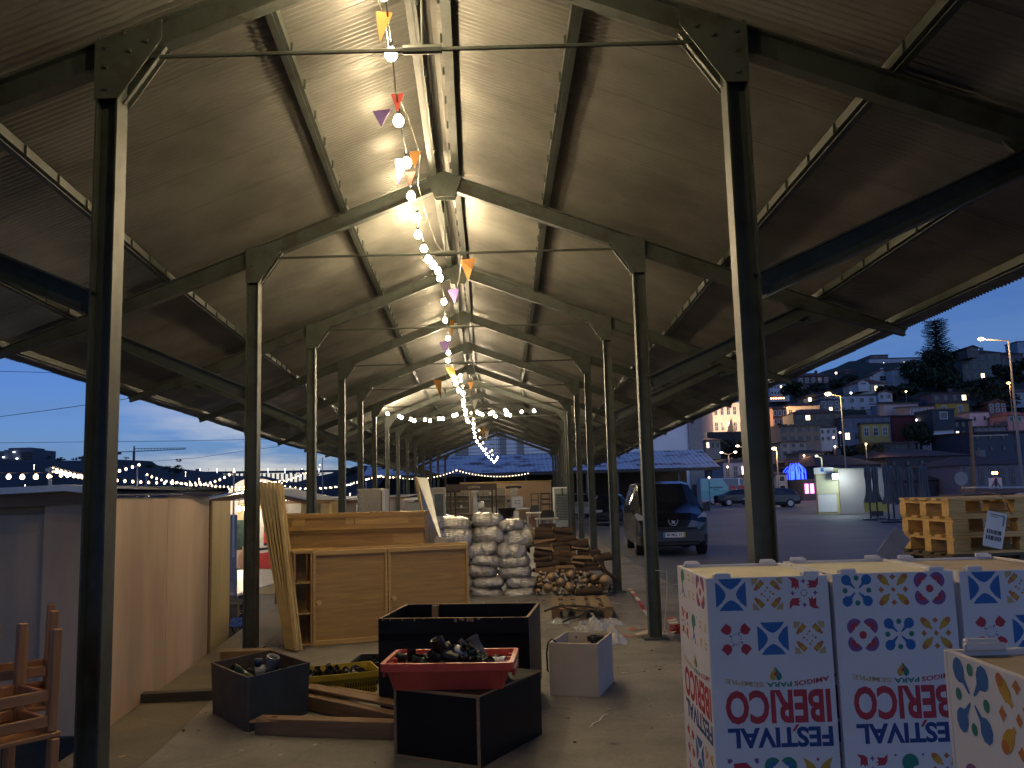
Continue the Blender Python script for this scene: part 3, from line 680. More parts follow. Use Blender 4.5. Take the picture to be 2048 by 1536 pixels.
# small black box in front, red crate on it
a=Vector((-.79,5.66,0)); b=Vector((-.245,5.36,0)); rz=math.atan2(b.y-a.y,b.x-a.x); ax=Vector((math.cos(rz),math.sin(rz),0)); ay=Vector((-ax.y,ax.x,0))
W=(b-a).length; D=.80; H=.418; ctr=a+ax*W/2+ay*D/2
t=thing('black_box','closed black box with pale wooden edges carrying the red crate','box',ctr,rz)
mb=MB(); mb.box((0,0,H/2+.003),(W-.006,D-.006,H-.006)); mb.build('body',blackp,t)
e=MB(); r_=.018
for x in(-W/2+r_/2,W/2-r_/2): e.box((x,-D/2+.001,H/2),(r_,.008,H-2*r_-.001))
for z in(r_/2,H-r_/2): e.box((0,-D/2+.001,z),(W,.008,r_))
e.box((W/2+.0,0,H-.006),(.004,D,.01)); e.box((-W/2+.0,0,H-.006),(.004,D,.01))
e.build('raw_edge',edgew,t)
BX=(ctr.copy(),rz,H)
# fittings
def elbow(mb,p,a,b,r,mi=0,L=.07):
    p=Vector(p);a=Vector(a).normalized();b=Vector(b).normalized()
    pts=[p+a*L,p+a*L*.5]+[p+(a*(1-t)**2+b*t**2)*L*.35 for t in(.15,.35,.5,.65,.85)]+[p+b*L*.5,p+b*L]
    mb.tube(pts,[r*1.18,r*1.18,r,r,r,r,r,r*1.18,r*1.18],12,mi,cap=False)
    mb.tube([p+a*L,p+a*L*.99,p+a*L*.7],[r*1.17,r*.85,r*.85],12,mi,cap=False); mb.tube([p+b*L,p+b*L*.99,p+b*L*.7],[r*1.17,r*.85,r*.85],12,mi,cap=False)
def rv(zmin=-.2):
    while True:
        v=Vector((random.uniform(-1,1),random.uniform(-1,1),random.uniform(zmin,1)))
        if v.length>.3: return v.normalized()
def fittings(label,n,center,W,D,zf,group,seed=1,rr=(.018,.03),mats=None,sh=.6,rz=0,cloud=.045):
    random.seed(seed); c=Vector(center)
    for i in range(n):
        u,v=random.uniform(-.5,.5),random.uniform(-.5,.5); h=zf+random.uniform(0,cloud)*(1-(abs(u)+abs(v))*.8)
        p=Vector((u*W,v*D,0)); p.rotate(Matrix.Rotation(rz,3,'Z')); p+=c+Vector((0,0,h)); r=random.uniform(*rr); k=random.random()
        mb=MB(); a=rv(-.3)
        if k<.45: b=a.cross(rv()).normalized(); elbow(mb,(0,0,0),a,b,r,L=r*3.0)
        elif k<.8:
            b=a.cross(rv()).normalized(); mb.tube([-a*r*3,-a*r*2.0,-a*r*1.95,a*r*1.95,a*r*2.0,a*r*3],[r*1.2,r*1.2,r,r,r*1.2,r*1.2],12,cap=False); mb.tube([a*0,b*r*2,b*r*2.05,b*r*3],[r*.9,r*.9,r*1.15,r*1.15],12,cap=False)
            mb.tube([a*r*2.9,-a*r*2.9],r*.8,10)
        else: mb.tube([-a*r*1.2,-a*r*.6,-a*r*.55,a*r*.6],[r*1.5,r*1.5,r,r],8); 
        o=mb.build('pipe_fitting',(mats or [blkpl])[i%len(mats or [1])],None,smooth=True,loc=p); tag(o,label,'pipe fitting',group)
# red crate
cx=BX[0]+Vector((-.105,-.13,0)); t=thing('red_crate','red plastic crate heaped with black pipe fittings on the black box','crate',(cx.x,cx.y,BX[2]+.002),R(-4)); RC=t
def taper_crate(t,W,D,H,m,fl=.05,lip=.035,tk=.008):
    mb=MB(); 
    def ring(w_,d_,z,r_=.03,n=4):
        o=[]
        for sx,sy,a0 in((1,1,0),(-1,1,90),(-1,-1,180),(1,-1,270)):
            for k in range(n+1):
                a=R(a0+90*k/n); o.append((sx*(w_/2-r_)+r_*math.cos(a),sy*(d_/2-r_)+r_*math.sin(a),z))
        return o
    w0,d0=W-2*fl,D-2*fl*.6
    rings=[ring(w0,d0,0),ring(W-.02,D-.02,H-.055),ring(W-.02+.0,D-.02,H-.05),ring(W+lip,D+lip,H-.045),ring(W+lip,D+lip,H),ring(W-.005,D-.005,H),ring(W-.03,D-.03,H-.04),ring(w0-2*tk,d0-2*tk,.012)]
    n=len(rings[0])
    vs=[v for r in rings for v in r]; fs=[]
    for i in range(len(rings)-1):
        for k in range(n): fs.append((i*n+k,i*n+(k+1)%n,(i+1)*n+(k+1)%n,(i+1)*n+k))
    fs.append(tuple(range(n))[::-1]); fs.append(tuple((len(rings)-1)*n+k for k in range(n)))
    mb.add(vs,fs)
    return mb
Wc,Dc,Hc=.77,.46,.165
mb=taper_crate(t,Wc,Dc,Hc,redpl,fl=.045,lip=.05)
mb.build('shell',redpl,t,smooth=False)
mb=MB()
for s in(-1,1):
    for y in(-.12,0,.12): mb.box((s*(Wc/2-.012),y,Hc-.045),(.05,.02,.07),bev=.004)
    mb.box((s*(Wc/2+.018),0,Hc-.075),(.02,.30,.05),bev=.005)
mb.build('rib',redpl,t)
mb=MB(); mb.tube([(-Wc/2+.1,-Dc/2+.02-.0,.105),(Wc/2-.1,-Dc/2+.02,.105)],.0,4) if False else None
c=Vector((cx.x,cx.y,BX[2]))
fittings('black plastic pipe fitting heaped in the red crate',46,c,Wc-.16,Dc-.14,.10,'black fittings in the red crate',5,(.016,.027),[blkpl,blkpl,grnpl,blkpl],cloud=.11)
def one(name,label,cat,mats,fn,p,group=None,smooth=True):
    mb=MB(); fn(mb); o=mb.build(name,mats,None,smooth=smooth,loc=p); return tag(o,label,cat,group)
one('pipe_elbow','large dark pipe bend standing up at the middle of the red crate','pipe fitting',blkpl,lambda m:elbow(m,(0,0,0),(-.35,-.2,1),(.9,-.2,-.25),.036,L=.11),at(885,1309,5.72),'black fittings in the red crate')
one('pipe_elbow','dark flanged pipe piece leaning left in the red crate','pipe fitting',blkpl,lambda m:m.tube([(-.05,0,.07),(-.02,0,.03),(.0,0,.0),(.07,.0,-.03)],[.03,.034,.028,.03],12),at(905,1310,5.75),'black fittings in the red crate')
one('pipe_fitting','short black socket at the left end of the red crate','pipe fitting',blkpl,lambda m:(m.tube([(0,0,-.04),(0,0,.0),(0,0,.001),(0,0,.04)],[.024,.024,.03,.03],12,cap=False),m.ball((0,0,-.0),.02)),at(823,1311,5.75),'black fittings in the red crate')
for k,(x,y,a,r) in enumerate(((912,1322,(.75,.2,.62),.045),(955,1318,(-.5,.35,.75),.052))):
    d=Vector(a).normalized()
    one('clear_cup',('smoke grey translucent tube leaning in the red crate, left one','smoke grey translucent tube leaning in the red crate, right one')[k],'tube',mat('smoke_plastic',(.12,.12,.11),.25,var=.1,alpha=.75),lambda m:(m.tube([-d*.07,d*.07,d*.072,d*.09],[r*.8,r,r*1.08,r*1.08],18,cap=False)),at(x,y-16,5.85),None)
d=Vector((.75,-.15,-.55)).normalized(); one('white_pipe','white pipe piece slanting down in the red crate','pipe fitting',whtpl,lambda m:m.tube([-d*.11,-d*.05,-d*.049,d*.10],[.026,.026,.022,.022],14),at(938,1316,5.7))
d=Vector((1,-.25,.08)).normalized(); one('white_pipe','white ribbed pipe end lying at the right end of the red crate','pipe fitting',whtpl,lambda m:(m.tube([-d*.13,-d*.02,-d*.015,d*.03,d*.031,d*.05,d*.051,d*.085],[.024,.024,.034,.034,.03,.03,.034,.034],16,cap=False),m.tube([-d*.13,d*.08],.022,12,cap=False)),at(985,1325,5.62))
# white open box
a=Vector((.235,7.2,0)); b=Vector((.615,7.08,0)); rz=math.atan2(b.y-a.y,b.x-a.x); ax=Vector((math.cos(rz),math.sin(rz),0)); ay=Vector((-ax.y,ax.x,0)); W=(b-a).length; D=.58; ctr=a+ax*W/2+ay*D/2
t=thing('white_box','white open box holding a coil of black cable and a lamp','box',ctr,rz); openbox(t,W,D,.405,.014,whitep)
mb=MB(); mb.tube([(0,-.0007,0),(0,.004,0)],.008,8); mb.build('hole',ink,t,loc=(-W/2+.09,D/2-.018,.36))
random.seed(9); pts=[]
for k in range(90):
    a_=k*.42; pts.append((math.cos(a_)*(.055+.012*math.sin(k)),math.sin(a_)*.05,.02*math.sin(k*.9)+.03))
o=one('cable_coil','tangled coil of black cable inside the white open box','cable',cable,lambda m:m.tube(pts,.006,6),ctr+ax*.11+ay*.05+Vector((0,0,.36)))
o=one('work_lamp','small black clamp lamp lying in the white open box','lamp',blkpl,lambda m:(m.lathe([(.02,.05),(.03,.04),(.034,.0),(.06,-.04),(.055,-.04)],n=16),m.ball((0,0,.0),.03),m.box((0,0,.07),(.02,.02,.05)),m.box((0,.0,-.12),(.12,.1,.14))),ctr+ax*.12-ay*.10+Vector((0,0,.33)))
o=one('cable_loop','black cable loop over the left rim of the white box','cable',cable,lambda m:m.tube([(-.04,0,-.22),(-.045,0,-.08),(-.03,0,.0),(0,0,.03),(.03,0,.01),(.04,.03,-.06)],.007,8),a+ax*.02+ay*.03+Vector((0,0,.40)))
# blue grey box, standing at an angle
P0=Vector((-1.90,6.32,0)); PL=Vector((-2.34,6.90,0)); PR=Vector((-1.60,6.80,0))
t=thing('grey_blue_box','blue grey wooden open box half full of plumbing fittings, set corner on','box',P0)
ex=(PR-P0); ey=(PL-P0); Hh=.375; tk=.016
def wallp(p,q,n_,m,name='side_panel',z0=0.0):
    p=Vector(p);q=Vector(q);n_=Vector(n_).normalized()*tk; mb=MB(); up=Vector((0,0,Hh))
    fl=1.06 # flares outward towards the rim
    def top(v): c_=(ex+ey)/2; return c_+(v-c_)*fl+up
    vs=[p,q,q+n_,p+n_,top(p),top(q),top(q)+n_,top(p)+n_]; mb.add(vs,[(0,3,2,1),(4,5,6,7),(0,1,5,4),(1,2,6,5),(2,3,7,6),(3,0,4,7)]); mb.build(name,m,t)
Z=Vector((0,0,0)); nx=Vector((-ex.y,ex.x,0)); ny=Vector((ey.y,-ey.x,0))
wallp(Z,ex,nx,rustbox,'front_panel'); wallp(Z,ey,ny,rustside); wallp(ey,ex+ey,-nx,rustside,'back_panel'); wallp(ex,ex+ey,-ny,rustside)
mb=MB(); mb.add([Z+Vector((0,0,.01)),ex+Vector((0,0,.01)),ex+ey+Vector((0,0,.01)),ey+Vector((0,0,.01))],[(0,1,2,3)]); mb.build('bottom',rustside,t)
c=P0+(ex+ey)/2
fittings('black pipe fitting in the blue grey box',34,c+Vector((0,0,0)),.34,.28,.20,'fittings in the blue grey box',8,(.02,.036),[blkpl,blkpl,grypl,blkpl],rz=math.atan2(ex.y,ex.x),cloud=.10)
one('pipe_fitting','grey steel elbow on top of the fittings in the blue grey box','pipe fitting',grypl,lambda m:elbow(m,(0,0,0),(.3,-.2,.9),(-.9,-.3,-.1),.042,L=.11),c+Vector((.06,.05,.31)))
one('pipe_fitting','green black valve body on the left in the blue grey box','pipe fitting',grnpl,lambda m:elbow(m,(0,0,0),(-.6,-.5,.5),(.7,-.4,-.4),.046,L=.10),c+Vector((-.12,-.05,.29)))
one('pipe_fitting','blue capped socket at the top of the blue grey box','pipe fitting',mat('blue_cap',(.03,.05,.09),.4,var=0),lambda m:m.tube([(0,0,-.05),(0,0,0),(0,0,.001),(0,0,.04)],[.024,.024,.032,.032],12),c+Vector((-.02,.02,.36)))
# yellow crate
t=thing('yellow_crate','yellow slotted plastic crate full of black fittings and film','crate',(-1.50,7.42,.035),R(20))
mb=taper_crate(t,.62,.44,.17,yelpl,fl=.02,lip=.02); mb.build('shell',yelpl,t)
mb=MB()
for s in(-1,1):
    for k in range(28):
        if k in(13,14): continue
        x=-.28+k*.0207; mb.box((x,s*.228,.075),(.009,.012,.035),ry=.25); mb.box((x,s*.224,.030),(.009,.012,.022),ry=-.2)
    for k in range(18): mb.box((s*.306,-.19+k*.0224,.075),(.014,.008,.035))
mb.build('slots',mat('slot_shadow_gap',(.03,.025,.005),.8,var=0),t)
fittings('black fitting in the yellow crate',30,(-1.50,7.42,.035),.5,.34,.10,'fittings in the yellow crate',12,(.015,.024),[blkpl],rz=R(20),cloud=.06)
t=thing('black_crate','black slotted crate behind the yellow crate','crate',(-1.17,8.1,0),R(-4)); mb=taper_crate(t,.62,.42,.16,blkpl,fl=.01,lip=.02); mb.build('shell',blkpl,t)
mb=MB(); [mb.box((-.25+k*.05,-.214,.075),(.018,.004,.06)) for k in range(11)]; mb.build('slots',darkw,t)
fittings('black fitting in the crate behind the yellow one',14,(-1.17,8.1,0),.5,.3,.10,'fittings in the black crate',13,(.015,.022),[blkpl,grnpl],cloud=.05)
# crumpled film helper
def crumple(W,D,H,seed,n=18,rough=.5):
    mb=MB(); 
    for j in range(n+1):
        for i in range(n+1):
            u=i/n-.5; v=j/n-.5; r=math.sqrt(u*u+v*v)*2; e=max(0,1-r*r)
            q=noise.noise(Vector((u*5+seed,v*5,seed))); q2=noise.noise(Vector((u*14+seed,v*14,seed*2)))
            mb.v.append((u*W*(1+.25*q2),v*D*(1+.25*q),max(0.004,H*e*(.75+rough*q+.45*rough*q2))))
    for j in range(n):
        for i in range(n): 
            a=j*(n+1)+i; mb.f.append((a,a+1,a+n+2,a+n+1)); mb.m.append(0)
    return mb
def filmpiece(label,p,W,D,H,seed,m=film,rz=0):
    o=crumple(W,D,H,seed).build('plastic_film',m,None,loc=p,rz=rz); md=o.modifiers.new('t','SOLIDIFY'); md.thickness=.0012; return tag(o,label,'plastic film')
filmpiece('clear plastic film bunched at the left of the yellow crate',at(632,1372,7.35)+Vector((0,0,-.05)),.30,.26,.13,3.3)
filmpiece('clear plastic film over the back of the yellow crate',at(665,1357,7.55)+Vector((0,0,-.06)),.22,.2,.12,7.1)
# timber lying on the floor
def plank(label,a,b,w_,h,m=beamw,name='timber_beam',cat='timber',z=None,group=None):
    a=Vector(a);b=Vector(b); L_=(b-a).length; c=(a+b)/2; rz=math.atan2(b.y-a.y,b.x-a.x); ry=-math.atan2(b.z-a.z,math.hypot(b.x-a.x,b.y-a.y))
    mb=MB(); mb.box((0,0,0),(L_,w_,h),bev=.004); o=mb.build(name,m,None,loc=c); o.rotation_euler=(0,ry,rz); return tag(o,label,cat,group)
plank('brown timber beam lying in front of the blue grey box',(-1.82,6.30,.056),(-.72,6.06,.056),.11,.11)
plank('wide timber board lying behind the front beam, upper of two',(-1.72,7.12,.145),(-.80,6.42,.125),.13,.022,z=1)
plank('thick timber under the slanting boards beside the yellow crate',(-1.75,7.05,.065),(-.85,6.30,.055),.09,.10)
plank('thin board lying flat beside the slanting timber',(-1.55,7.22,.112),(-.75,6.62,.10),.05,.02)
o=crumple(.22,.10,.03,5.5,10,.9).build('torn_cardboard',mat('brown_card',(.22,.13,.07),.8,var=.2),None,loc=at(535,1438,6.25)+Vector((0,0,-.01)),rz=.1); tag(o,'torn brown cardboard scrap on the end of the front beam','cardboard'); o.modifiers.new('t','SOLIDIFY').thickness=.003
plank('dark weathered plank across the kerb strip left of the blue grey box',(-3.10,7.32,.04),(-2.25,7.40,.045),.10,.075,darkw,'dark_plank','timber')
plank('short pale timber block on the kerb strip below the second column',(-3.03,9.2,.045),(-2.52,9.2,.045),.16,.085,wood('worn_block',(.20,.13,.07),'x',.7),'timber_block','timber')
# white marks and litter
def litter(label,pts,w_,m,name='litter_strip',cat='litter',z=.006,group=None):
    mb=MB(); P=[Vector(p) for p in pts]; c=P[0]
    for i in range(len(P)-1): mb.beam(P[i]-c+Vector((0,0,z)),P[i+1]-c+Vector((0,0,z)),w_,.002)
    return tag(mb.build(name,m,None,loc=c),label,cat,group)
random.seed(4); A=atz(1180,1455);Bq=atz(1213,1430); litter('torn white paper strip on the bare floor right of the black box',[A.lerp(Bq,k/8)+Vector((random.uniform(-.012,.012),random.uniform(-.012,.012),0)) for k in range(9)],.007,paper)
# ---------------------------------------------------------------- wooden furniture
# cabinet lying on its side: three open compartments and two framed panels with round handles
a=at(587,1296,9.3); a.z=0; b=at(935,1275,10.05); b.z=0
a=atz(587,1296); b=atz(940,1268); rz=math.atan2(b.y-a.y,b.x-a.x); ax=Vector((math.cos(rz),math.sin(rz),0)); ay=Vector((-ax.y,ax.x,0)); sc_=1.0
Wd=(b-a).length; H=1.02; D=.40
t=thing('low_cabinet','pale wooden cabinet with three open side compartments and two framed doors','cabinet',a,rz)
x1=.19
mb=MB()
for z in(.02,H*.345,H*.67,H-.012): mb.box((x1/2,D/2,z),(x1-.03,D,.018))
mb.build('shelf',cabw,t)
for x in(.009,x1): m_=MB(); m_.box((x,D/2,H/2),(.018,D,H)); m_.build('side_panel',cabz,t)
m_=MB(); m_.box((x1/2,D-.01,H/2),(x1-.04,.012,H-.05)); m_.build('back_panel',cabw,t)
xr=Wd; mid=x1+(xr-x1)*.47
def door(x0,x1_,y0,name):
    m_=MB(); m_.box(((x0+x1_)/2,y0+.05,H/2),(x1_-x0-.01,.012,H-.03)); m_.build('door_panel',cabw,t)
    f=MB(); fw=.03
    f.box((x0+fw/2+.002,y0+.022,H/2),(fw,.045,H-.01),bev=.003); f.box((x1_-fw/2-.002,y0+.022,H/2),(fw,.045,H-.01),bev=.003)
    f.box(((x0+x1_)/2,y0+.022,H-.025),(x1_-x0-2*fw-.006,.044,.05),bev=.003); f.box(((x0+x1_)/2,y0+.022,.028),(x1_-x0-2*fw-.006,.044,.05),bev=.003)
    f.build('door_frame',cabl,t)
door(x1+.012,mid,-.01,'l'); door(mid+.004,xr,-.01,'r')
for x in(x1+.055,mid+.04): m_=MB(); m_.tube([(x,-.01,.455),(x+.01,-.05,.46),(x+.02,-.09,.47)],[.012,.012,.028],12); m_.build('handle',cabl,t)
m_=MB()
for k,(dy,w_) in enumerate(((.06,.015),(.085,.012),(.115,.015))): m_.box(((x1+xr)/2+.02,dy,H+.004+.003*k),(xr-x1-.02,w_,.03))
m_.box((x1*.5+.12,.2,H+.006),(x1+.3,.38,.016)); m_.build('top_rail',cabl,t)
m_=MB(); m_.box(((x1+xr)/2,D/2+.02,H/2+.01),(xr-x1-.03,D-.12,H-.06)); m_.build('carcass',cabw,t)
m_=MB(); m_.box((x1+.35,.03,.012),(.6,.06,.022)); m_.box((.06,.1,-.0+.012),(.06,.1,.022)); m_.build('floor_batten',pine,t)
# counter behind it
a=atz(562,1276); c1=at(858,1088,10.95); W2=c1.x-a.x; 
t=thing('counter','long plain wooden counter standing behind the low cabinet','counter',(a.x,10.45,0),.01)
m_=MB(); m_.box((W2/2,.02,.60),(W2-.03,.03,1.17)); m_.build('front_panel',cabw,t)
m_=MB(); m_.box((W2/2,.25,1.205),(W2,.56,.035),bev=.004); m_.build('top',cabl,t)
for s in(.012,W2-.012): m_=MB(); m_.box((s,.26,.60),(.022,.44,1.17)); m_.build('side_panel',cabz,t)
m_=MB(); m_.box((W2-.20,-.001,1.08),(.36,.006,.16)); m_.build('trim_panel',cabl,t)
# long case lying on the counter
zb=1.226; yf=10.40; l=at(556,1078,yf).x; r=at(850,1075,yf).x; zt=at(850,1022,yf).z
Wc=r-l; Hc=zt-zb
t=thing('wooden_case','long orange wooden case lying on top of the counter','case',(l,yf,zb))
m_=MB(); m_.box((Wc/2,.28,Hc/2),(Wc-.01,.54,Hc-.004)); m_.build('body',cabw,t)
f=MB(); f.box((Wc/2,-.006,Hc-.025),(Wc,.022,.05)); f.box((Wc/2,-.006,.03),(Wc,.022,.06)); f.box((Wc-.09,-.006,Hc/2),(.18,.022,Hc-.115)); f.box((.15,-.006,Hc/2),(.02,.022,Hc-.115)); f.build('frame',cabw,t)
for x0,x1_ in((.17,.32),(Wc*.46,Wc*.52),(Wc*.525,Wc-.19)): m_=MB(); m_.box(((x0+x1_)/2,-.0,Hc*.49),(x1_-x0,.012,Hc*.60)); m_.build('inset_panel',cabl,t)
m_=MB(); random.seed(2)
for k in range(60): m_.box((random.uniform(0,Wc*.8),-.01+random.uniform(0,.04),Hc+.003),(random.uniform(.006,.03),.02,random.uniform(.004,.012)))
m_.build('splintered_edge',pine,t)
# leaning boards
random.seed(11)
foot=[(575+6*k,1262+6*k) for k in range(6)]
tops=[(519,966),(526,966),(533,967),(541,966),(549,967),(558,969)]
for k in range(6):
    y=10.0-k*.05; F0=at(576+4*k,1290,9.7-k*.03); F0.z=0; T0=at(tops[k][0],tops[k][1],F0.y+.35)
    ax_=(T0-F0); L_=ax_.length; d=ax_.normalized(); n_=Vector((d.z,0,-d.x)).normalized(); wv=d.cross(n_).normalized()
    mb=MB(); vs=[]; hw=.07 if k<5 else .09; th=.012
    for s_ in(0,L_):
        for i,j in((-1,-1),(1,-1),(1,1),(-1,1)): vs.append(d*s_+n_*i*th+wv*j*hw)
    mb.add(vs,[(0,3,2,1),(4,5,6,7),(0,1,5,4),(1,2,6,5),(2,3,7,6),(3,0,4,7)])
    if k==5:
        for j in(-1,1): mb.beam(n_*th+wv*j*(hw-.02),d*L_+n_*th+wv*j*(hw-.02),.02,.04)
    o=mb.build('leaning_board',pinez,None,loc=F0+n_*(.0))
    tag(o,('outermost left board of the leaning stack beside the second column','second board from the left in the leaning stack','third board from the left in the leaning stack','fourth board from the left in the leaning stack','fifth board from the left in the leaning stack','wide framed front board on the right of the leaning stack')[k],'board','boards leaning beside the column')
# leaning grey metal panel
yy=11.4; P=[at(833,954,yy+.3),at(855,956,yy+.3),at(888,1100,yy),at(868,1110,yy)]
mb=MB(); c=P[0].copy(); n_=Vector((.02,-.02,0)); vs=[p-c for p in P]; vs[3].z=min(vs[3].z,-c.z+.5); mb.prism([vs[3],vs[2],vs[1],vs[0]],(0,0,0),(.0,.025,0)); t=thing('scrap_sheet','tall scratched grey metal panel leaning behind the furniture','panel',c)
mb.build('sheet',mat('scratched_metal',(.33,.34,.34),.28,metal=.7,var=.25,scale=4),t)
m_=MB(); m_.beam(vs[3]+Vector((-.008,.0,0)),vs[0]+Vector((-.008,.0,0)),.02,.05); m_.build('wooden_edge',pinez,t)
m_=MB(); q=at(880,1095,11.2)-c; m_.box(q,(.17,.02,.26),ry=.25); m_.build('lower_flap',mat('pale_metal',(.5,.47,.42),.4,metal=.4,var=.1),t)
# wrapped appliance
yy=16.0; p0=at(713,1085,yy); p1=at(771,1085,yy); zt=at(742,977,yy).z
t=thing('wrapped_appliance','square appliance wrapped in clear film behind the wooden case','appliance',((p0.x+p1.x)/2,yy+.25,0))
Wp=p1.x-p0.x; m_=MB(); m_.box((-.02,0,zt/2),(Wp-.10,.5,zt),bev=.02); m_.build('body',mat('wrapped_grey',(.33,.30,.24),.35,var=.15,scale=3,bump=.5,bscale=8),t)
m_=MB(); m_.box((Wp/2-.03,0,zt/2),(.05,.5,zt-.02)); m_.build('back_edge',whtpl,t)
random.seed(5); m_=MB()
for k in range(16):
    z=zt*(.2+.8*k/15); m_.tube([(-Wp/2+.01,-.27,z),(-Wp/2+.05+random.uniform(-.02,.05),-.275,z-.06),(-Wp/2+.09,-.26,z-.11)],[.004,.014,.004],5)
m_.build('film_folds',film,t)
# ---------------------------------------------------------------- silver sacks
def sackmesh(seed,n=40,m=22):
    mb=MB(); 
    for i in range(n+1):
        u=i/n*2-1
        for j in range(m):
            a=2*math.pi*j/m; c_,s_=math.cos(a),math.sin(a)
            f=(1-abs(u)**4.5)**.5; pinch=1
            if u>.86: f=max(.10,f*.5)
            if u>.93: f=.10+ (u-.93)*1.6
            if u<-.90: f=max(.12,f*.7)
            wr=noise.noise(Vector((u*3+seed,c_*1.5,s_*1.5+seed)))*.11+noise.noise(Vector((u*7+seed*3,c_*4,s_*4)))*.05+abs(noise.noise(Vector((u*4-c_*5+seed,c_*2+s_*5,seed))))*.10
            cc=math.copysign(abs(c_)**.75,c_); ss=math.copysign(abs(s_)**.75,s_)
            r=f*(1+wr-.06)
            mb.v.append((u*.5,cc*r*.42,ss*r*.5+.0))
    for i in range(n):
        for j in range(m): mb.f.append((i*m+j,i*m+(j+1)%m,(i+1)*m+(j+1)%m,(i+1)*m+j)); mb.m.append(0)
    mb.f.append(tuple(range(m))[::-1]); mb.m.append(0); mb.f.append(tuple(n*m+j for j in range(m))); mb.m.append(0)
    return mb.mesh('sack',[silver],True)
SM=[sackmesh(s) for s in(1.3,4.7,8.1,12.9,20.4)]
tm=MB(); tm.lathe([(.01,-.03),(.055,-.025),(.045,0),(.06,.02),(.09,.06),(.07,.08),(.02,.06)],n=9); TIE=tm.mesh('neck_tie',[blktie],True)
rows=[[(917,1049,60,26,-.12),(977,1041,60,26,.08),(1030,1050,50,20,-.05)],
 [(911,1076,62,36,.06),(973,1070,62,34,-.05),(1036,1076,64,38,-.28)],
 [(920,1100,52,24,0),(968,1098,62,27,-.12),(1026,1100,58,28,.06)],
 [(910,1118,50,23,0),(966,1118,56,23,-.05),(1023,1122,60,24,.12)],
 [(908,1141,50,22,0),(968,1141,58,21,.0),(1035,1144,62,23,-.02)],
 [(912,1163,50,22,0),(975,1162,62,21,.0),(1037,1165,62,23,.05)],
 [(916,1183,50,19,0),(979,1183,62,18,.0),(1042,1184,62,19,-.02)]]
rn=['top row','second row from the top','third row from the top','fourth row from the top','fifth row from the top','second row from the floor','bottom row']; cn=['left','middle','right']
random.seed(21); k=0
for ri,row in enumerate(rows):
    for ci,(x,y,w_,h_,rt) in enumerate(row):
        Yb=14.25+(6-ri)*.02+ (.05 if ci==1 else 0); p=at(x+random.uniform(-3,3)+(5 if ri%2 else -4),y,Yb+random.uniform(-.04,.04)); s=Yb/1750
        flip=-1 if (ci+ri)%2 and ci!=0 else 1
        o=link_mesh('silver_sack',SM[k%5],None,p,rot=(random.uniform(-.1,.1),-rt+random.uniform(-.13,.13),random.uniform(-.05,.05)+(math.pi if flip<0 else 0)),scale=(w_*s*1.12,.66,h_*s*1.27))
        tag(o,f'shiny silver plastic sack, {cn[ci]} one of the {rn[ri]} in the pile','sack','silver sacks in the pile')
        q=link_mesh('neck_tie',TIE,o,Vector((.47,0,.02))); q.rotation_euler=(0,math.pi/2,0); q.scale=(2.0,1.6,1.0)
        k+=1
# a second depth of sacks behind, the tops show
for x,y in((948,1052),(1004,1056),(942,1092),(1000,1098)):
    o=link_mesh('silver_sack',SM[k%5],None,at(x,y,14.85),rot=(0,0,1.2),scale=(.5,.6,.26)); tag(o,{948:'silver sack peeping from behind the top row, left gap',1004:'silver sack peeping from behind the top row, right gap',942:'silver sack behind the third row, left gap',1000:'silver sack behind the third row, right gap'}[x],'sack','silver sacks in the pile'); k+=1
# ---------------------------------------------------------------- firewood
random.seed(33)
def logmesh(r,L_,seed,split=False):
    mb=MB(); n=12 if not split else 5; m=5; random.seed(seed)
    prof=[1+random.uniform(-.12,.12) for _ in range(n)] if not split else [1,.7,1,.75,.9]
    for i in range(m+1):
        for j in range(n):
            a=2*math.pi*j/n; rr=r*prof[j]*(1+random.uniform(-.05,.05)); mb.v.append((-L_/2+L_*i/m,rr*math.cos(a),rr*math.sin(a)+math.sin(i/m*3.1)*.006))
    for i in range(m):
        for j in range(n): mb.f.append((i*n+j,i*n+(j+1)%n,(i+1)*n+(j+1)%n,(i+1)*n+j)); mb.m.append(0 if not split or j<3 else 2)
    mb.f.append(tuple(range(n))[::-1]); mb.m.append(1); mb.f.append(tuple(m*n+j for j in range(n))); mb.m.append(1)
    return mb.mesh('firewood_log',[bark,cutw,splitw],not split)
LM=[logmesh(1,1,s) for s in range(6)]; LS=[logmesh(1,1,s,True) for s in range(4)]
def log(p,r,L_,rx,ry,rz,split,label,group):
    o=link_mesh('firewood_log',random.choice(LS if split else LM),None,p,rot=(rx,ry,rz),scale=(L_,r,r)); tag(o,label,'log',group)
x0=atz(1072,1190).x; x1_=1.50; Yl=13.9
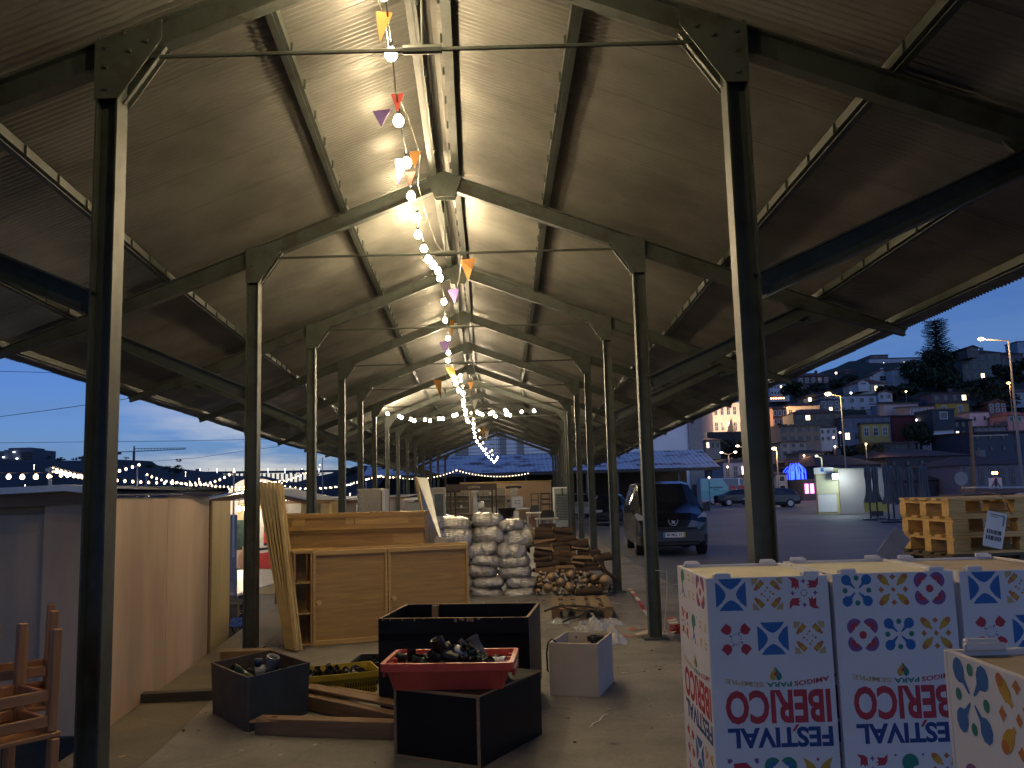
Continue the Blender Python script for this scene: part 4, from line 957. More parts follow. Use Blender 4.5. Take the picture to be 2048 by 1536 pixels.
# bottom: ends facing the camera, packed
placed=[]
for tr_ in range(3000):
    if len(placed)>=62: break
    r=random.choice((.028,.035,.042,.05,.06)) if len(placed)>6 else random.uniform(.06,.085)
    x=random.uniform(x0+r,x1_-r); lim=.40-.16*max(0,(x-x0)/(x1_-x0)-.55)/.45
    z=random.uniform(r,lim-r)
    if all(math.hypot(x-a_,z-b_)>(r+c_)*.93 for a_,b_,c_ in placed): placed.append((x,z,r))
for x,z,r in placed: log(Vector((x,Yl+.17+random.uniform(-.03,.03),z)),r,.36,random.uniform(0,6),0,math.pi/2+random.uniform(-.08,.08),False,'round log with its sawn end facing out in the bottom of the firewood pile','logs end on at the bottom of the firewood pile')
mb=MB(); mb.box((0,0,0),(x1_-x0-.1,.3,.34)); 
z=.40
cnt=0
while z<1.06:
    f=(z-.40)/.66; xa=x0-.02; xb=x1_-.06-f**1.5*(x1_-x0)*.42 + (.0 if z<.9 else 0)
    x=xa+random.uniform(0,.05); hmax=0
    while x<xb:
        L_=random.uniform(.24,.38); r=random.uniform(.042,.07); sp=random.random()<.35
        if x+L_>xb+.12: break
        for dd in(0,.16):
            log(Vector((x+L_/2,Yl+.12+dd+f*.06+random.uniform(-.03,.03),z+random.uniform(-.015,.02))),r*random.uniform(.85,1.05),L_,random.uniform(0,6),random.uniform(-.16,.16),random.uniform(-.18,.18),sp,'split log laid sideways in the upper part of the firewood pile','logs laid sideways in the firewood pile')
        x+=L_+random.uniform(.0,.03); cnt+=1
    z+=.074
# slope of slanting logs at the right and the two large ones
for k in range(5):
    x=1.22+k*.05; z=.56-k*.06; log(Vector((x,Yl+.12,z)),.035,.34,random.uniform(0,6),.9+random.uniform(-.3,.3),random.uniform(-.3,.3),True,'split log sliding down the right slope of the firewood pile','logs on the slope of the firewood pile')
log(at(1100,1075,14.15),.10,.36,1,0,.15,False,'thickest round log lying on top of the firewood pile by the sacks','thick logs')
log(at(1178,1183,13.75),.055,.42,1,0.0,.03,False,'pale peeled log lying sideways in front of the firewood pile','thick logs')
log(at(1209,1159,13.86),.088,.34,1,0,math.pi/2,False,'thick round log end near the right foot of the firewood pile','thick logs')
# ---------------------------------------------------------------- pallets
def pallet(mb,W=1.2,D=.8,zo=0,mi=0):
    for k in range(5): mb.box((0,-D/2+.05+k*(D-.1)/4,zo+.134),(W,.10 if k!=2 else .12,.020),bev=.002)
    for x in(-W/2+.07,0,W/2-.07): mb.box((x,0,zo+.1125),(.12,D,.020))
    for x in(-W/2+.07,0,W/2-.07):
        for y in(-D/2+.055,0,D/2-.055): mb.box((x,y,zo+.062),(.13,.10,.078))
    for y in(-D/2+.055,0,D/2-.055): mb.box((0,y,zo+.011),(W,.10,.020))
def pallet_thing(label,loc,rz,m,group=None,blk=None,W=1.2,D=.8):
    t=thing('wooden_pallet',label,'pallet',loc,rz,group)
    for k in range(5): mb=MB(); mb.box((0,-D/2+.05+k*(D-.1)/4,.134),(W,.10 if k!=2 else .13,.020),bev=.002); mb.build('top_board',m,t)
    for x in(-W/2+.07,0,W/2-.07): mb=MB(); mb.box((x,0,.1125),(.12,D,.020)); mb.build('cross_board',m,t)
    for x in(-W/2+.07,0,W/2-.07):
        for y in(-D/2+.055,0,D/2-.055): mb=MB(); mb.box((x,y,.062),(.135,.10,.078)); mb.build('block',blk or m,t)
    for y in(-D/2+.055,0,D/2-.055): mb=MB(); mb.box((0,y,.011),(W,.10,.020)); mb.build('bottom_board',m,t)
    return t
t=pallet_thing('single wooden pallet lying on the floor in front of the firewood',(.83,11.95,0),R(88),wood('old_pallet_wood',(.26,.17,.085),'y',.7),D=.78,W=1.2)
random.seed(2)
def squig(c,w,d,n,seed,z=.16):
    random.seed(seed); return [Vector((c[0]+w*math.sin(i*.9+seed)*(.4+.6*i/n),c[1]+d*math.cos(i*.63+seed),z+.015*math.sin(i*1.3))) for i in range(n)]
def smooth(P,k=2):
    for _ in range(k): P=[P[0]]+[q for i in range(len(P)-1) for q in (P[i]*.75+P[i+1]*.25,P[i]*.25+P[i+1]*.75)]+[P[-1]]
    return P
def cord(label,P,r,m,name='cable',cat='cable'):
    P=smooth([Vector(p) for p in P]); c=P[0].copy(); mb=MB(); mb.tube([p-c for p in P],r,6); return tag(mb.build(name,m,None,loc=c,smooth=True),label,cat)
cord('black cable draped over the floor pallet',[atz(1090,1222,.16),atz(1115,1212,.17),atz(1150,1211,.17),atz(1190,1214,.17),atz(1203,1226,.16),atz(1180,1218,.18),atz(1165,1232,.17),atz(1140,1237,.12),atz(1125,1244,.02)],.012,cable)
cord('second black cable curling from the black box onto the pallet',[atz(1094,1220,.1),atz(1110,1213,.17),atz(1125,1214,.17),atz(1150,1220,.17),atz(1180,1222,.17),atz(1197,1228,.1)],.009,cable)
filmpiece('clear plastic film lying in front of the floor pallet',atz(1185,1258),.45,.42,.13,4.4)
filmpiece('twisted clear film ribbon along the pallet foot',atz(1218,1250),.38,.22,.09,9.4)
filmpiece('crumpled film strip at the left foot of the pallet',atz(1118,1247),.30,.14,.07,2.1)
filmpiece('milky white plastic bag beside the white open box',atz(1224,1285),.30,.34,.17,6.3,mat('milky_film',(.62,.59,.52),.3,var=.12,bump=.5,bscale=20))
filmpiece('crumpled white paper ball between the sacks and the table',at(1103,1072,15.2)+Vector((0,0,-.1)),.2,.2,.2,8.3,paper)
# barrier tape
tred=mat('tape_red',(.45,.05,.035),.45,var=0); twht=mat('tape_white',(.60,.56,.48),.45,var=0)
def tape(label,P,w_=.06,seg=.16,start=0):
    P=smooth([Vector(p) for p in P],2); c=P[0].copy(); mb=MB(); acc=0; col=start
    for i in range(len(P)-1):
        a=P[i]-c;b=P[i+1]-c; d=(b-a); acc+=d.length
        if d.length<1e-4: continue
        s=Vector((-d.y,d.x,0)); s=s.normalized()*w_/2 if s.length>1e-4 else Vector((w_/2,0,0)); tw=Vector((0,0,.25*w_*math.sin(i*.7)))
        mb.add([a-s,b-s,b+s+tw,a+s+tw],[(0,1,2,3)],col); 
        if acc>seg: acc=0; col=1-col
    o=mb.build('barrier_tape',[tred,twht],None,loc=c); o.modifiers.new('t','SOLIDIFY').thickness=.002; return tag(o,label,'barrier tape','red and white barrier tape by the columns')
tape('barrier tape trailing from the third right column towards the second',[atz(1258,1177,.03),atz(1275,1195,.25),atz(1296,1233,.05),atz(1303,1236,.02)],.05,.3,1)
tape('barrier tape hanging between the two right columns',[at(1293,1172,11.5),at(1303,1190,11),at(1312,1207,10.3),at(1313,1215,10)],.05,.22)
tape('long barrier tape strand on the floor left of the second right column',[atz(1238,1273,.02),atz(1260,1272,.02),atz(1290,1268,.03),atz(1325,1270,.02)],.05,.5)
tape('upper barrier tape strand curled at the foot of the second right column',[atz(1256,1257,.02),atz(1275,1260,.02),atz(1300,1254,.05),atz(1312,1258,.02)],.05,.35)
tape('barrier tape running down the side of the second right column',[at(1333,1140,9.55),at(1334,1170,9.55),at(1333,1200,9.55),at(1328,1265,9.55)],.04,.6,1)
tape('barrier tape bunched in a loose heap beside the leftmost printed box',[atz(1338,1235,.1),atz(1350,1250,.12),atz(1345,1262,.05),atz(1356,1268,.1),atz(1362,1255,.15),atz(1350,1268,.02),atz(1366,1266,.1),atz(1358,1250,.2)],.10,.25)
tape('barrier tape tied round the second right column at knee height',[at(1310,1141,9.58),at(1322,1141,9.57),at(1333,1143,9.58)],.02,.9,1)
filmpiece('white shredded tape ends at the foot of the second right column',atz(1303,1268),.35,.18,.05,3.9,twht)
# ---------------------------------------------------------------- stacked wooden stools, bottom left
def stool(label,x,y,z,rz,W=.42,D=.40,H=.46):
    t=thing('wooden_stool',label,'stool',(x,y,z),rz,'stools stacked upside down')
    mb=MB(); mb.box((0,0,.012),(W+.02,D+.02,.022),bev=.004); mb.build('seat',chairx,t)
    for sx in(-1,1):
        for sy in(-1,1): mb=MB(); mb.box((sx*(W/2-.02),sy*(D/2-.02),H/2+.024),(.042,.042,H),bev=.005,rz=0,ry=sx*.02); mb.build('leg',chairw,t)
    for s in(-1,1):
        for z_ in(.055,.17): mb=MB(); mb.box((0,s*(D/2-.02),z_+(.02 if s<0 else 0)),(W-.085,.022,.05),bev=.004); mb.build('rail',chairx,t); mb=MB(); mb.box((s*(W/2-.02),0,z_),(.022,D-.085,.05),bev=.004); mb.build('rail',chairw,t)
    return t
stool('upside down orange wooden stool, top of the stack at the lower left corner',-2.42,4.15,.545,R(52))
stool('upside down wooden stool at the left picture edge, legs beside the top stool',-2.72,4.42,.50,R(50))
stool('third upside down stool wedged behind the top one of the corner stack',-2.62,4.62,.585,R(30))
stool('lower wooden stool under the top one of the stack',-2.40,4.10,.06,R(58))
stool('lower wooden stool at the very bottom left of the picture',-2.80,4.38,.02,R(46))
# small debris swept about the slab
random.seed(77); mb=MB()
for k in range(260):
    y=random.uniform(4.2,14); x=random.uniform(-2.3-.06*y,1.5); s=random.uniform(.004,.014); a=random.uniform(0,3)
    mb.box((x,y,s*.25),(s*random.uniform(1,4),s,s*.5),rz=a,mi=random.choice((0,0,1,2)))
o=mb.build('floor_debris',[bark,paper,pine]); o['kind']='stuff'
for i,(a,b_) in enumerate(((((1090,1195),(1235,1192))),((1215,1205),(1245,1209)),((1345,1170),(1385,1166)))):
    litter(('thin pale crack line across the slab before the firewood','short white tape scrap right of the floor pallet','white tape scrap on the ground beside the leftmost printed box')[i],[atz(*a),atz(*b_)],.012,paper if i else stripm)
# ---------------------------------------------------------------- market huts on the left quay
plyp=mat('pinkish_plywood',(.52,.37,.25),.6,var=.2,scale=1.0,stretch=(1.4,1.4,.35),bump=.03)
rfw=mat('white_roof_sheet',(.62,.65,.70),.4,metal=.3,var=.06)
def wallq(t,name,a,b,z0,z1,m,th=.03):
    a=Vector((a[0],a[1],0));b=Vector((b[0],b[1],0)); d=(b-a).normalized(); n_=Vector((-d.y,d.x,0))*th; mb=MB()
    mb.prism([a+Vector((0,0,z0)),b+Vector((0,0,z0)),b+Vector((0,0,z1)),a+Vector((0,0,z1))],(0,0,0),n_); return mb.build(name,m,t)
t=thing('market_hut','large plywood market hut with a shallow white roof beside the first column','hut',(0,0,0)); A=(-2.945,6.35);Bc=(-3.315,9.56)
wallq(t,'side_wall',A,(A[0]+(Bc[0]-A[0])*.5,A[1]+(Bc[1]-A[1])*.5),-.45,1.645,plyp); wallq(t,'side_wall',(A[0]+(Bc[0]-A[0])*.503,A[1]+(Bc[1]-A[1])*.503),Bc,-.45,1.66,plyp)
xs=at(84,1200,6.35).x
wallq(t,'front_wall',(xs,6.34),(A[0]-.0,6.34),.005,1.63,plyp); wallq(t,'front_wall',(-6.2,6.40),(xs-.004,6.40),.005,1.54,plyp)
m_=MB(); m_.box(((-6.2+xs)/2,6.39,1.575),(6.2+xs,.05,.06)); m_.build('beam',edgew,t)
m_=MB(); m_.box((-4.6,6.5,-.2),(3.2,.2,.36)); m_.build('base',darkw,t)
xp=at(142,985,6.3).x; zp=1.70
m_=MB()
for s,xe,ze in((-1,-7.2,1.60),(1,-2.86,1.665)):
    n_=14
    for k in range(n_):
        u0,u1=k/n_,(k+1)/n_
        xe_=lambda y:(xe if s<0 else -2.905-(y-6.2)*.116)
        p=lambda u,y,dz:(xp+(xe_(y)-xp)*u,y,zp+(ze-zp)*u+dz)
        m_.add([p(u0,6.2,0),p(u1,6.2,0),p(u1,9.7,0),p(u0,9.7,0),p(u0,6.2,.045),p(u1,6.2,.045),p(u1,9.7,.045),p(u0,9.7,.045)],[(0,3,2,1) if s>0 else (0,1,2,3),(4,5,6,7),(0,1,5,4),(2,3,7,6)])
m_.build('roof',rfw,t)
m_=MB(); m_.add([(xp,6.30,zp-.004),(-7.0,6.30,1.60),(-7.0,6.30,1.52),(xs,6.30,1.60),(A[0],6.30,1.615),(A[0],6.30,1.66)],[(0,1,2,3,4,5)]); o=m_.build('fascia',wood('fascia_wood',(.25,.14,.07),'x'),t); o.modifiers.new('t','SOLIDIFY').thickness=.02
t=thing('pale_board','tall pale plywood board with a brown post standing past the big hut','board',(0,0,0))
wallq(t,'board',(-3.375,9.66),(-3.50,10.85),-.5,1.60,ply_y); m_=MB(); m_.box((-3.335,9.62,.55),(.05,.06,2.12)); m_.build('post',beamw,t)
# open stall with posters
t=thing('poster_stall','open lit market stall with a gabled wooden front and photo posters inside','stall',(0,0,0)); Y0=18.0
xl=at(425,1000,Y0).x; xr=at(614,1000,Y0).x; zt=at(600,1003,Y0).z; zpk=at(525,985,Y0).z
m_=MB(); cx=at(522,985,Y0).x
m_.beam((xl-.3,Y0,zt),(cx,Y0,zpk),.05,.10); m_.beam((cx,Y0,zpk),(xr,Y0,zt),.05,.10); m_.build('fascia',MATS['fascia_wood'],t)
m_=MB(); 
for s,xe in((-1,xl-.4),(1,xr+.05)): m_.add([(cx,Y0-.1,zpk+.08),(xe,Y0-.1,zt+.05),(xe,Y0+3,zt+.05),(cx,Y0+3,zpk+.08)],[(0,1,2,3)])
o=m_.build('roof',rfw,t); o.modifiers.new('t','SOLIDIFY').thickness=.03
m_=MB(); m_.box(((xl+xr)/2,Y0+2.6,.5),(xr-xl+.6,.04,2.1)); m_.build('back_wall',ply_y,t)
m_=MB(); m_.box((xr-.03,Y0,.45),(.07,.07,2.0)); m_.box((xr-.03,Y0+2.5,.45),(.07,.07,2.0)); m_.build('post',pinez,t)
m_=MB(); m_.box(((xl+xr)/2,Y0+2.3,1.52),(xr-xl,.06,.09)); m_.build('beam',MATS['fascia_wood'],t)
# posters (flat things) on the back wall
def poster(label,x0,y0,x1,y1,Y,shapes,base):
    a=at(x0,y0,Y);b=at(x1,y1,Y); W_,H_=b.x-a.x,a.z-b.z; t_=thing('photo_poster',label,'poster',((a.x+b.x)/2,Y,b.z),0)
    m_=MB(); m_.box((0,.01,H_/2),(W_,.015,H_)); m_.build('backing',base,t_)
    for i,(mm,poly) in enumerate(shapes):
        m_=MB(); m_.add([((u-.5)*W_,-.0005-.0008*(i+1),(1-v)*H_) for u,v in poly],[tuple(range(len(poly)))]); m_.build('print',mm,t_)
    return t_
pg=mat('poster_dark_green',(.03,.05,.04),.4,var=.6,scale=9); pc=mat('poster_clay',(.42,.24,.15),.4,var=.2); pr=mat('poster_red',(.45,.05,.04),.4,var=.15); pwh=mat('poster_white',(.55,.52,.48),.4,var=.1); pbk=mat('poster_black',(.02,.015,.015),.4,var=0)
cI=lambda x,y,rx,ry:[(x+rx*math.cos(2*math.pi*k/18),y+ry*math.sin(2*math.pi*k/18)) for k in range(18)]
Yp=20.4
poster('photo poster of a plant in a round clay pot in the stall',474,1040,500,1136,Yp,[(pg,[(0,0),(1,0),(1,.62),(0,.62)]),(pc,cI(.55,.83,.42,.2)),(pc,[(.4,.55),(.75,.55),(.7,.7),(.45,.7)])],mat('poster_beige',(.5,.4,.28),.5,var=.1))
poster('photo poster of a wine bottle on red cloth in the stall',517,1018,552,1136,Yp,[(pbk,[(.30,.62),(.30,.3),(.38,.2),(.38,.08),(.48,.08),(.48,.2),(.56,.3),(.56,.62)]),(pr,[(.29,.40),(.57,.40),(.57,.58),(.29,.58)]),(pr,[(0,.75),(.95,.72),(1,1),(0,1)]),(pbk,[(0,.66),(.9,.64),(.9,.68),(0,.70)])],pwh)
a=at(553,1008,Yp-.2);b=at(602,1026,Yp-.2); t_=thing('white_sign','white stall sign with three lines of small text','sign',((a.x+b.x)/2,Yp-.2,b.z)); W_,H_=b.x-a.x,a.z-b.z
m_=MB(); m_.box((0,.012,H_/2),(W_,.02,H_)); m_.build('panel',pwh,t_)
for i,tx in enumerate(('Turismo','Centro de','Portugal')):
    vs,fs=text_polys(tx,(.13,.17,.15)[i],.038,.01); m_=MB(); m_.add([(x-.11+(.0,.02,.01)[i],-.002,H_*(.78-.27*i)+y) for x,y in vs],fs); m_.build('lettering',pbk,t_)
def hangbulb(label,px,py,Y,s=30):
    p=at(px,py,Y); t_=thing('hanging_bulb',label,'bulb',p); link_mesh('bulb',bulb_mesh(True,.05,True),t_,(0,0,0)); m_=MB(); m_.tube([(0,0,.05),(0,0,.25)],.008,5); m_.build('cable',cable,t_)
hangbulb('bare lit bulb hanging in the poster stall left of the column',491,1018,19.2); hangbulb('bare lit bulb at the far left inside the poster stall',478,1018,19.9)
# white table, trays and pallet stack in front of the stall
t=thing('white_table','white sloping table top in front of the poster stall','table',at(515,1160,16.0)); t.location.z=.0
m_=MB(); 
P=[at(474,1140,16.5),at(552,1138,17.0),at(552,1165,15.2),at(474,1188,14.2)]; c=t.location.copy(); m_.prism([p-c for p in P][::-1],(0,0,0),(0,0,-.03)); m_.build('top',mat('table_white',(.55,.53,.52),.4,var=.05),t)
for p in P: m_=MB(); q=p-c; m_.tube([(q.x,q.y,q.z-.03),(q.x,q.y,-.55-c.z)],.02,6); m_.build('leg',metalgrey,t)
for k in range(4):
    t=thing('dark_pallet',f'{("lowest","second","third","topmost")[k]} dark pallet of the stack below the white table','pallet',(-5.25,14.2,-.55+.15*k),.05,'dark pallets below the white table')
    m_=MB(); pallet(m_,1.9,1.2); m_.build('boards',wood('grey_pallet',(.12,.10,.08),'x',.8),t)
t=thing('display_rack','small folding rack with a blue and white leaflet behind the second column','rack',at(482,1245,11.6)); c=t.location
m_=MB(); m_.box((0,0,0),(.28,.2,.012),rx=.5); m_.build('leaflet',mat('leaflet_blue',(.05,.10,.35),.4,var=.8,scale=14),t)
m_=MB(); m_.tube([(-.12,0,-.05),(.0,.02,-.35)],.012,6); m_.tube([(.12,0,-.02),(.0,.02,-.35)],.012,6); m_.tube([(.03,0,.12),(.03,.0,-.30)],.014,6); m_.build('legs',blkpl,t)
# more huts further along
def hut(label,x0,x1,yt,Y,D,m,roofm_=None,fas=True,yb=None):
    a=at(x0,yt,Y);b=at(x1,yt,Y); t=thing('small_hut',label,'hut',((a.x+b.x)/2,Y,-.55)); W_=b.x-a.x; H_=(a.z+b.z)/2+.55
    n_=max(1,int(W_/1.2))
    for k in range(n_): m_=MB(); m_.box((-W_/2+W_*(k+.5)/n_,0,H_/2-.06),(W_/n_-.012,.03,H_-.12)); m_.build('wall_panel',m,t)
    m_=MB(); m_.box((-W_/2+.015,D/2,H_/2-.06),(.03,D-.05,H_-.12)); m_.box((W_/2-.015,D/2,H_/2-.06),(.03,D-.05,H_-.12)); m_.build('side_wall',m,t)
    if fas: m_=MB(); m_.box((0,-.06,H_-.06),(W_+.1,.03,.13)); m_.build('fascia',MATS['fascia_wood'],t)
    m_=MB(); m_.box((0,D/2-.05,H_+.02),(W_+.25,D+.2,.03),rx=.02); m_.build('roof',rfw,t)
    return t
lav=mat('pale_hut_wall',(.36,.31,.30),.6,var=.045); 
hut('pale walled hut just right of the third column on the left',622,668,998,26,3,lav); hut('pale walled hut between the fourth and fifth left columns',680,712,999,28,3,lav)
hut('pale hut partly hidden behind the wrapped appliance on its right',777,812,992,36,3,lav); hut('dark grey hut at the right end of the far hut row',813,846,998,33,3,mat('dark_hut_wall',(.12,.125,.12),.6,var=.1),fas=False)
# ---------------------------------------------------------------- festoons over the quay
polem=mat('pale_pole',(.35,.34,.32),.5,var=.1)
def quaypole(label,x,yt,Y):
    a=at(x,yt,Y); t=thing('festoon_pole',label,'pole',(a.x,Y,-.55),0,'festoon poles over the quay'); m_=MB(); m_.tube([(0,0,0),(0,0,a.z+.55)],[.05,.03],8); m_.build('pole',polem,t); m_=MB(); m_.box((0,0,a.z+.5),(.12,.12,.05)); m_.build('cap',polem,t); return a
pp=[('pale pole rising behind the roof of the large hut',101,934,16),('pole right of the first column with a cluster of bulbs at its top',275,930,30),('second pole from the first column over the far stalls',293,950,36),('thin dark pole under the middle of the festoons',342,960,40),('pole with a bulb top near the second column',427,972,44),('tall thin pole just left of the second column',468,944,34),('thin pole right of the leaning boards',625,934,52),('pole between the third and fourth columns holding lights',645,915,70),('pole above the far huts near the appliance',732,964,60)]
PO=[quaypole(*q) for q in pp]
def run(label,a,b,n,drop,Y0,Y1,far=True,r=.042,skip=()):
    P=[]
    for k in range(n+1):
        u=k/n; P.append(at(a[0]+(b[0]-a[0])*u,a[1]+(b[1]-a[1])*u+drop*4*u*(1-u),Y0+(Y1-Y0)*u))
    return festoon(label,[p+Vector((0,0,.08)) for p in P],P,'festoons over the quay',True,r)
run('festoon of widely spaced bulbs at the far left over the large hut',(-10,953),(99,953),4,1.5,17,16,r=.045)
run('festoon sagging from the first pole towards the first column, lower',(105,940),(200,960),11,2,16.5,24)
run('festoon crossing just above it behind the first column',(122,951),(278,930),12,9,22,30)
run('festoon with level bulbs between the first column and second pole',(218,960),(345,967),8,1,26,34)
run('festoon from the second pole sagging right to the middle pole',(294,950),(400,965),11,8,36,44)
run('festoon rising from the middle pole to the tall thin pole',(345,962),(468,944),13,16,40,34)
run('dense festoon low over the stalls left of the second column',(400,968),(560,962),20,9,40,60)
run('second dense festoon crossing the stalls before the bridge',(430,974),(640,930),22,22,44,66)
run('festoon level with the bridge deck behind the second column',(520,962),(625,935),11,12,50,70)
run('festoon right of the second column sagging to the third',(520,974),(700,970),18,6,55,60)
run('festoon rising past the third and fourth columns',(560,970),(745,955),18,14,60,60)
run('festoon rising to the right between the left columns',(690,972),(762,952),12,-1,58,58,r=.045)
run('festoon between the middle left columns under the far roof',(760,953),(800,953),6,2,58,58,r=.045)
run('long festoon sagging under the far roof to its central pole',(800,956),(912,941),18,8,58,56,r=.03)
run('long festoon from the central pole to the plywood wall at right',(914,941),(1056,947),23,9,56,56,r=.03)
# overhead wires
def wire(label,pts,Y0,Y1,r=.02):
    n_=len(pts); P=[at(x,y,Y0+(Y1-Y0)*k/(n_-1)) for k,(x,y) in enumerate(pts)]; c=P[0].copy(); m_=MB(); m_.tube([p-c for p in P],r,4); tag(m_.build('overhead_wire',cable,None,loc=c),label,'wire')
wire('uppermost overhead wire crossing the sky at the left edge',[(-20,742),(60,744),(140,747),(230,750)],60,62,.02); wire('overhead wire climbing across the sky behind the first column',[(-20,836),(100,820),(200,806),(300,790)],50,45,.018)
wire('long level overhead wire above the skyline and crane',[(-20,886),(150,884),(350,882),(560,878)],70,80,.022); wire('faint overhead wire low over the bridge',[(280,925),(400,915),(500,900),(560,893)],90,90,.022)
# ---------------------------------------------------------------- far bank
hillm=mat('far_hill',(.028,.032,.036),.95,var=.4,scale=.03)
def hillside(name,pts,Y,D,m,base=-3.1,rough=1.0,seed=1,label=None):
    mb=MB(); P=[at(x,y,Y) for x,y in pts]; n_=len(P); rows=5
    for j in range(rows):
        f=1-(j/(rows-1))**2
        for i,p in enumerate(P):
            mb.v.append((p.x*(1-.0*j),Y-D*j/(rows-1),base+(p.z-base)*f+ (noise.noise(Vector((i*.7+seed,j*1.3,seed)))*rough if 0<j<rows-1 else 0)))
    for j in range(rows-1):
        for i in range(n_-1): a=j*n_+i; mb.f.append((a,a+n_,a+n_+1,a+1)); mb.m.append(0)
    mb.add([(P[0].x,Y+40,base),(P[-1].x,Y+40,base)]+[(p.x,Y+2,p.z) for p in P[::-1]],[tuple(range(n_+2))])
    o=mb.build(name,m); o['kind']='structure'; return o
hillside('hill',[(-300,915),(-60,915),(0,916),(60,919),(75,920),(120,921),(180,921),(240,919),(300,922),(312,930),(340,935),(380,940),(430,948),(480,952),(520,958),(560,962),(620,966),(700,968),(790,972),(900,975)],520,180,hillm,rough=2)
hillside('hill',[(600,968),(625,960),(650,950),(680,945),(690,940),(705,937),(722,930),(745,932),(790,940)],330,60,hillm,rough=1)
def blobtree(label,px,py,w_,h_,Y,name='tree',n=900,leaf=.6,seed=1,group=None,m=None,trunk=True,base=None):
    random.seed(seed); c=at(px,py,Y); s=Y/1750; W_=w_*s;H_=h_*s; zb=base if base is not None else c.z-H_*1.0
    t=thing(name,label,'tree',(c.x,Y,zb),0,group); mb=MB(); cl=[(random.gauss(0,.42),random.gauss(0,.3),random.gauss(.05,.36),random.uniform(.25,.5)) for _ in range(14)]
    for k in range(n):
        q=random.choice(cl); 
        d=rv(-1)*q[3]*random.uniform(.55,1.0); p=Vector(((q[0]+d.x)*W_/2,(q[1]+d.y)*W_/2,(q[2]+d.z)*H_/2+c.z-zb))
        a=rv(-1);b=a.cross(rv(-1)).normalized(); l=leaf*random.uniform(.6,1.3); mb.add([p-a*l-b*l*.5,p+a*l-b*l*.3,p+a*l*.3+b*l*.8],[(0,1,2)])
    mb.build('crown',m or leafd,t)
    if trunk: mt=MB(); mt.tube([(0,0,0),(0,0,(c.z-zb)*.6),(W_*.05,0,c.z-zb)],[W_*.07,W_*.05,W_*.02],7); mt.build('trunk',trunkm,t)
    return t
for i,(x,y,w_,h_,Y,lab) in enumerate(((98,915,12,9,500,'round dark tree on the far ridge right of the apartment block'),(120,919,24,6,500,'low bushy tree on the far ridge beside the round tree'),(166,918,36,9,500,'broad dark tree on the far ridge left of the first column'),(253,916,10,6,500,'small umbrella pine on the far ridge under the crane'),(300,933,26,14,420,'dark tree on the slope right of the crane'),(348,938,38,24,400,'large dark tree on the slope above the festoons'),(700,942,46,16,300,'dark tree mass on the slope seen between the left columns'),(633,948,24,12,330,'small dark tree against the bright cloud'))):
    blobtree(lab,x,y,w_,h_,Y,n=500,leaf=w_*Y/1750*.045,seed=i+3,base=-2)
# apartment block
winlit=emis('lit_window',(1,.78,.45),3.0); winlitw=emis('lit_window_white',(.9,.95,1),4.0); windk=mat('dark_window',(.02,.025,.035),.15,var=0); winpale=mat('pale_window_frame',(.45,.47,.5),.5,var=0)
def blockpx(t,name,x0,x1,y0,y1,Y,D,m,ox=0): 
    a=at(x0,y0,Y);b=at(x1,y1,Y); c=t.location; mb=MB(); mb.box(((a.x+b.x)/2-c.x,Y+D/2-c.y,(a.z+b.z)/2-c.z),(abs(b.x-a.x),D,abs(a.z-b.z))); return mb.build(name,m,t)
p=at(30,920,505); t=thing('apartment_block','dark apartment block with a stepped top on the far hill at the left edge','building',p)
bm_=mat('block_wall',(.09,.10,.13),.8,var=.1); blockpx(t,'wall',8,66,900,922,505,25,bm_); blockpx(t,'tower_top',17,60,896,901,506,16,bm_); blockpx(t,'wing',-25,9,903,922,508,22,bm_)
for yy_ in(904,908,912,916): blockpx(t,'balcony_strip',40,65,yy_,yy_+1.3,504,1,windk)
for x,y in((27,904),(33,917),(6,914.5)): blockpx(t,'lit_window',x-1.2,x+1.2,y-1,y+1,503.5,1,winlitw)
# tower crane
cr_=mat('crane_steel',(.05,.05,.055),.6,var=0); a=at(268,903,480); t=thing('tower_crane','tower crane with a long jib silhouetted on the far ridge','crane',(a.x,480,0))
m_=MB(); m_.tube([(0,0,a.z-12),(0,0,a.z)],.7,4); m_.tube([(0,0,a.z),(0,0,a.z+3)],.4,4); m_.build('mast',cr_,t)
jb=at(372,898,480); cb_=at(234,904,480); m_=MB(); j=Vector((jb.x-a.x,0,jb.z)); k_=Vector((cb_.x-a.x,0,cb_.z)); m_.tube([k_,(0,0,a.z),j],.28,4); m_.tube([(0,0,a.z+1.6),j+Vector((0,0,.6))],.2,4)
for q in range(16): u=q/16; v=(q+.5)/16; m_.tube([Vector((0,0,a.z)).lerp(j,u),Vector((0,0,a.z+1.6)).lerp(j+Vector((0,0,.6)),v)],.12,4)
m_.build('jib',cr_,t); m_=MB(); m_.box(k_+Vector((1,0,-.6)),(2.5,1,1.6)); m_.build('counterweight',cr_,t)
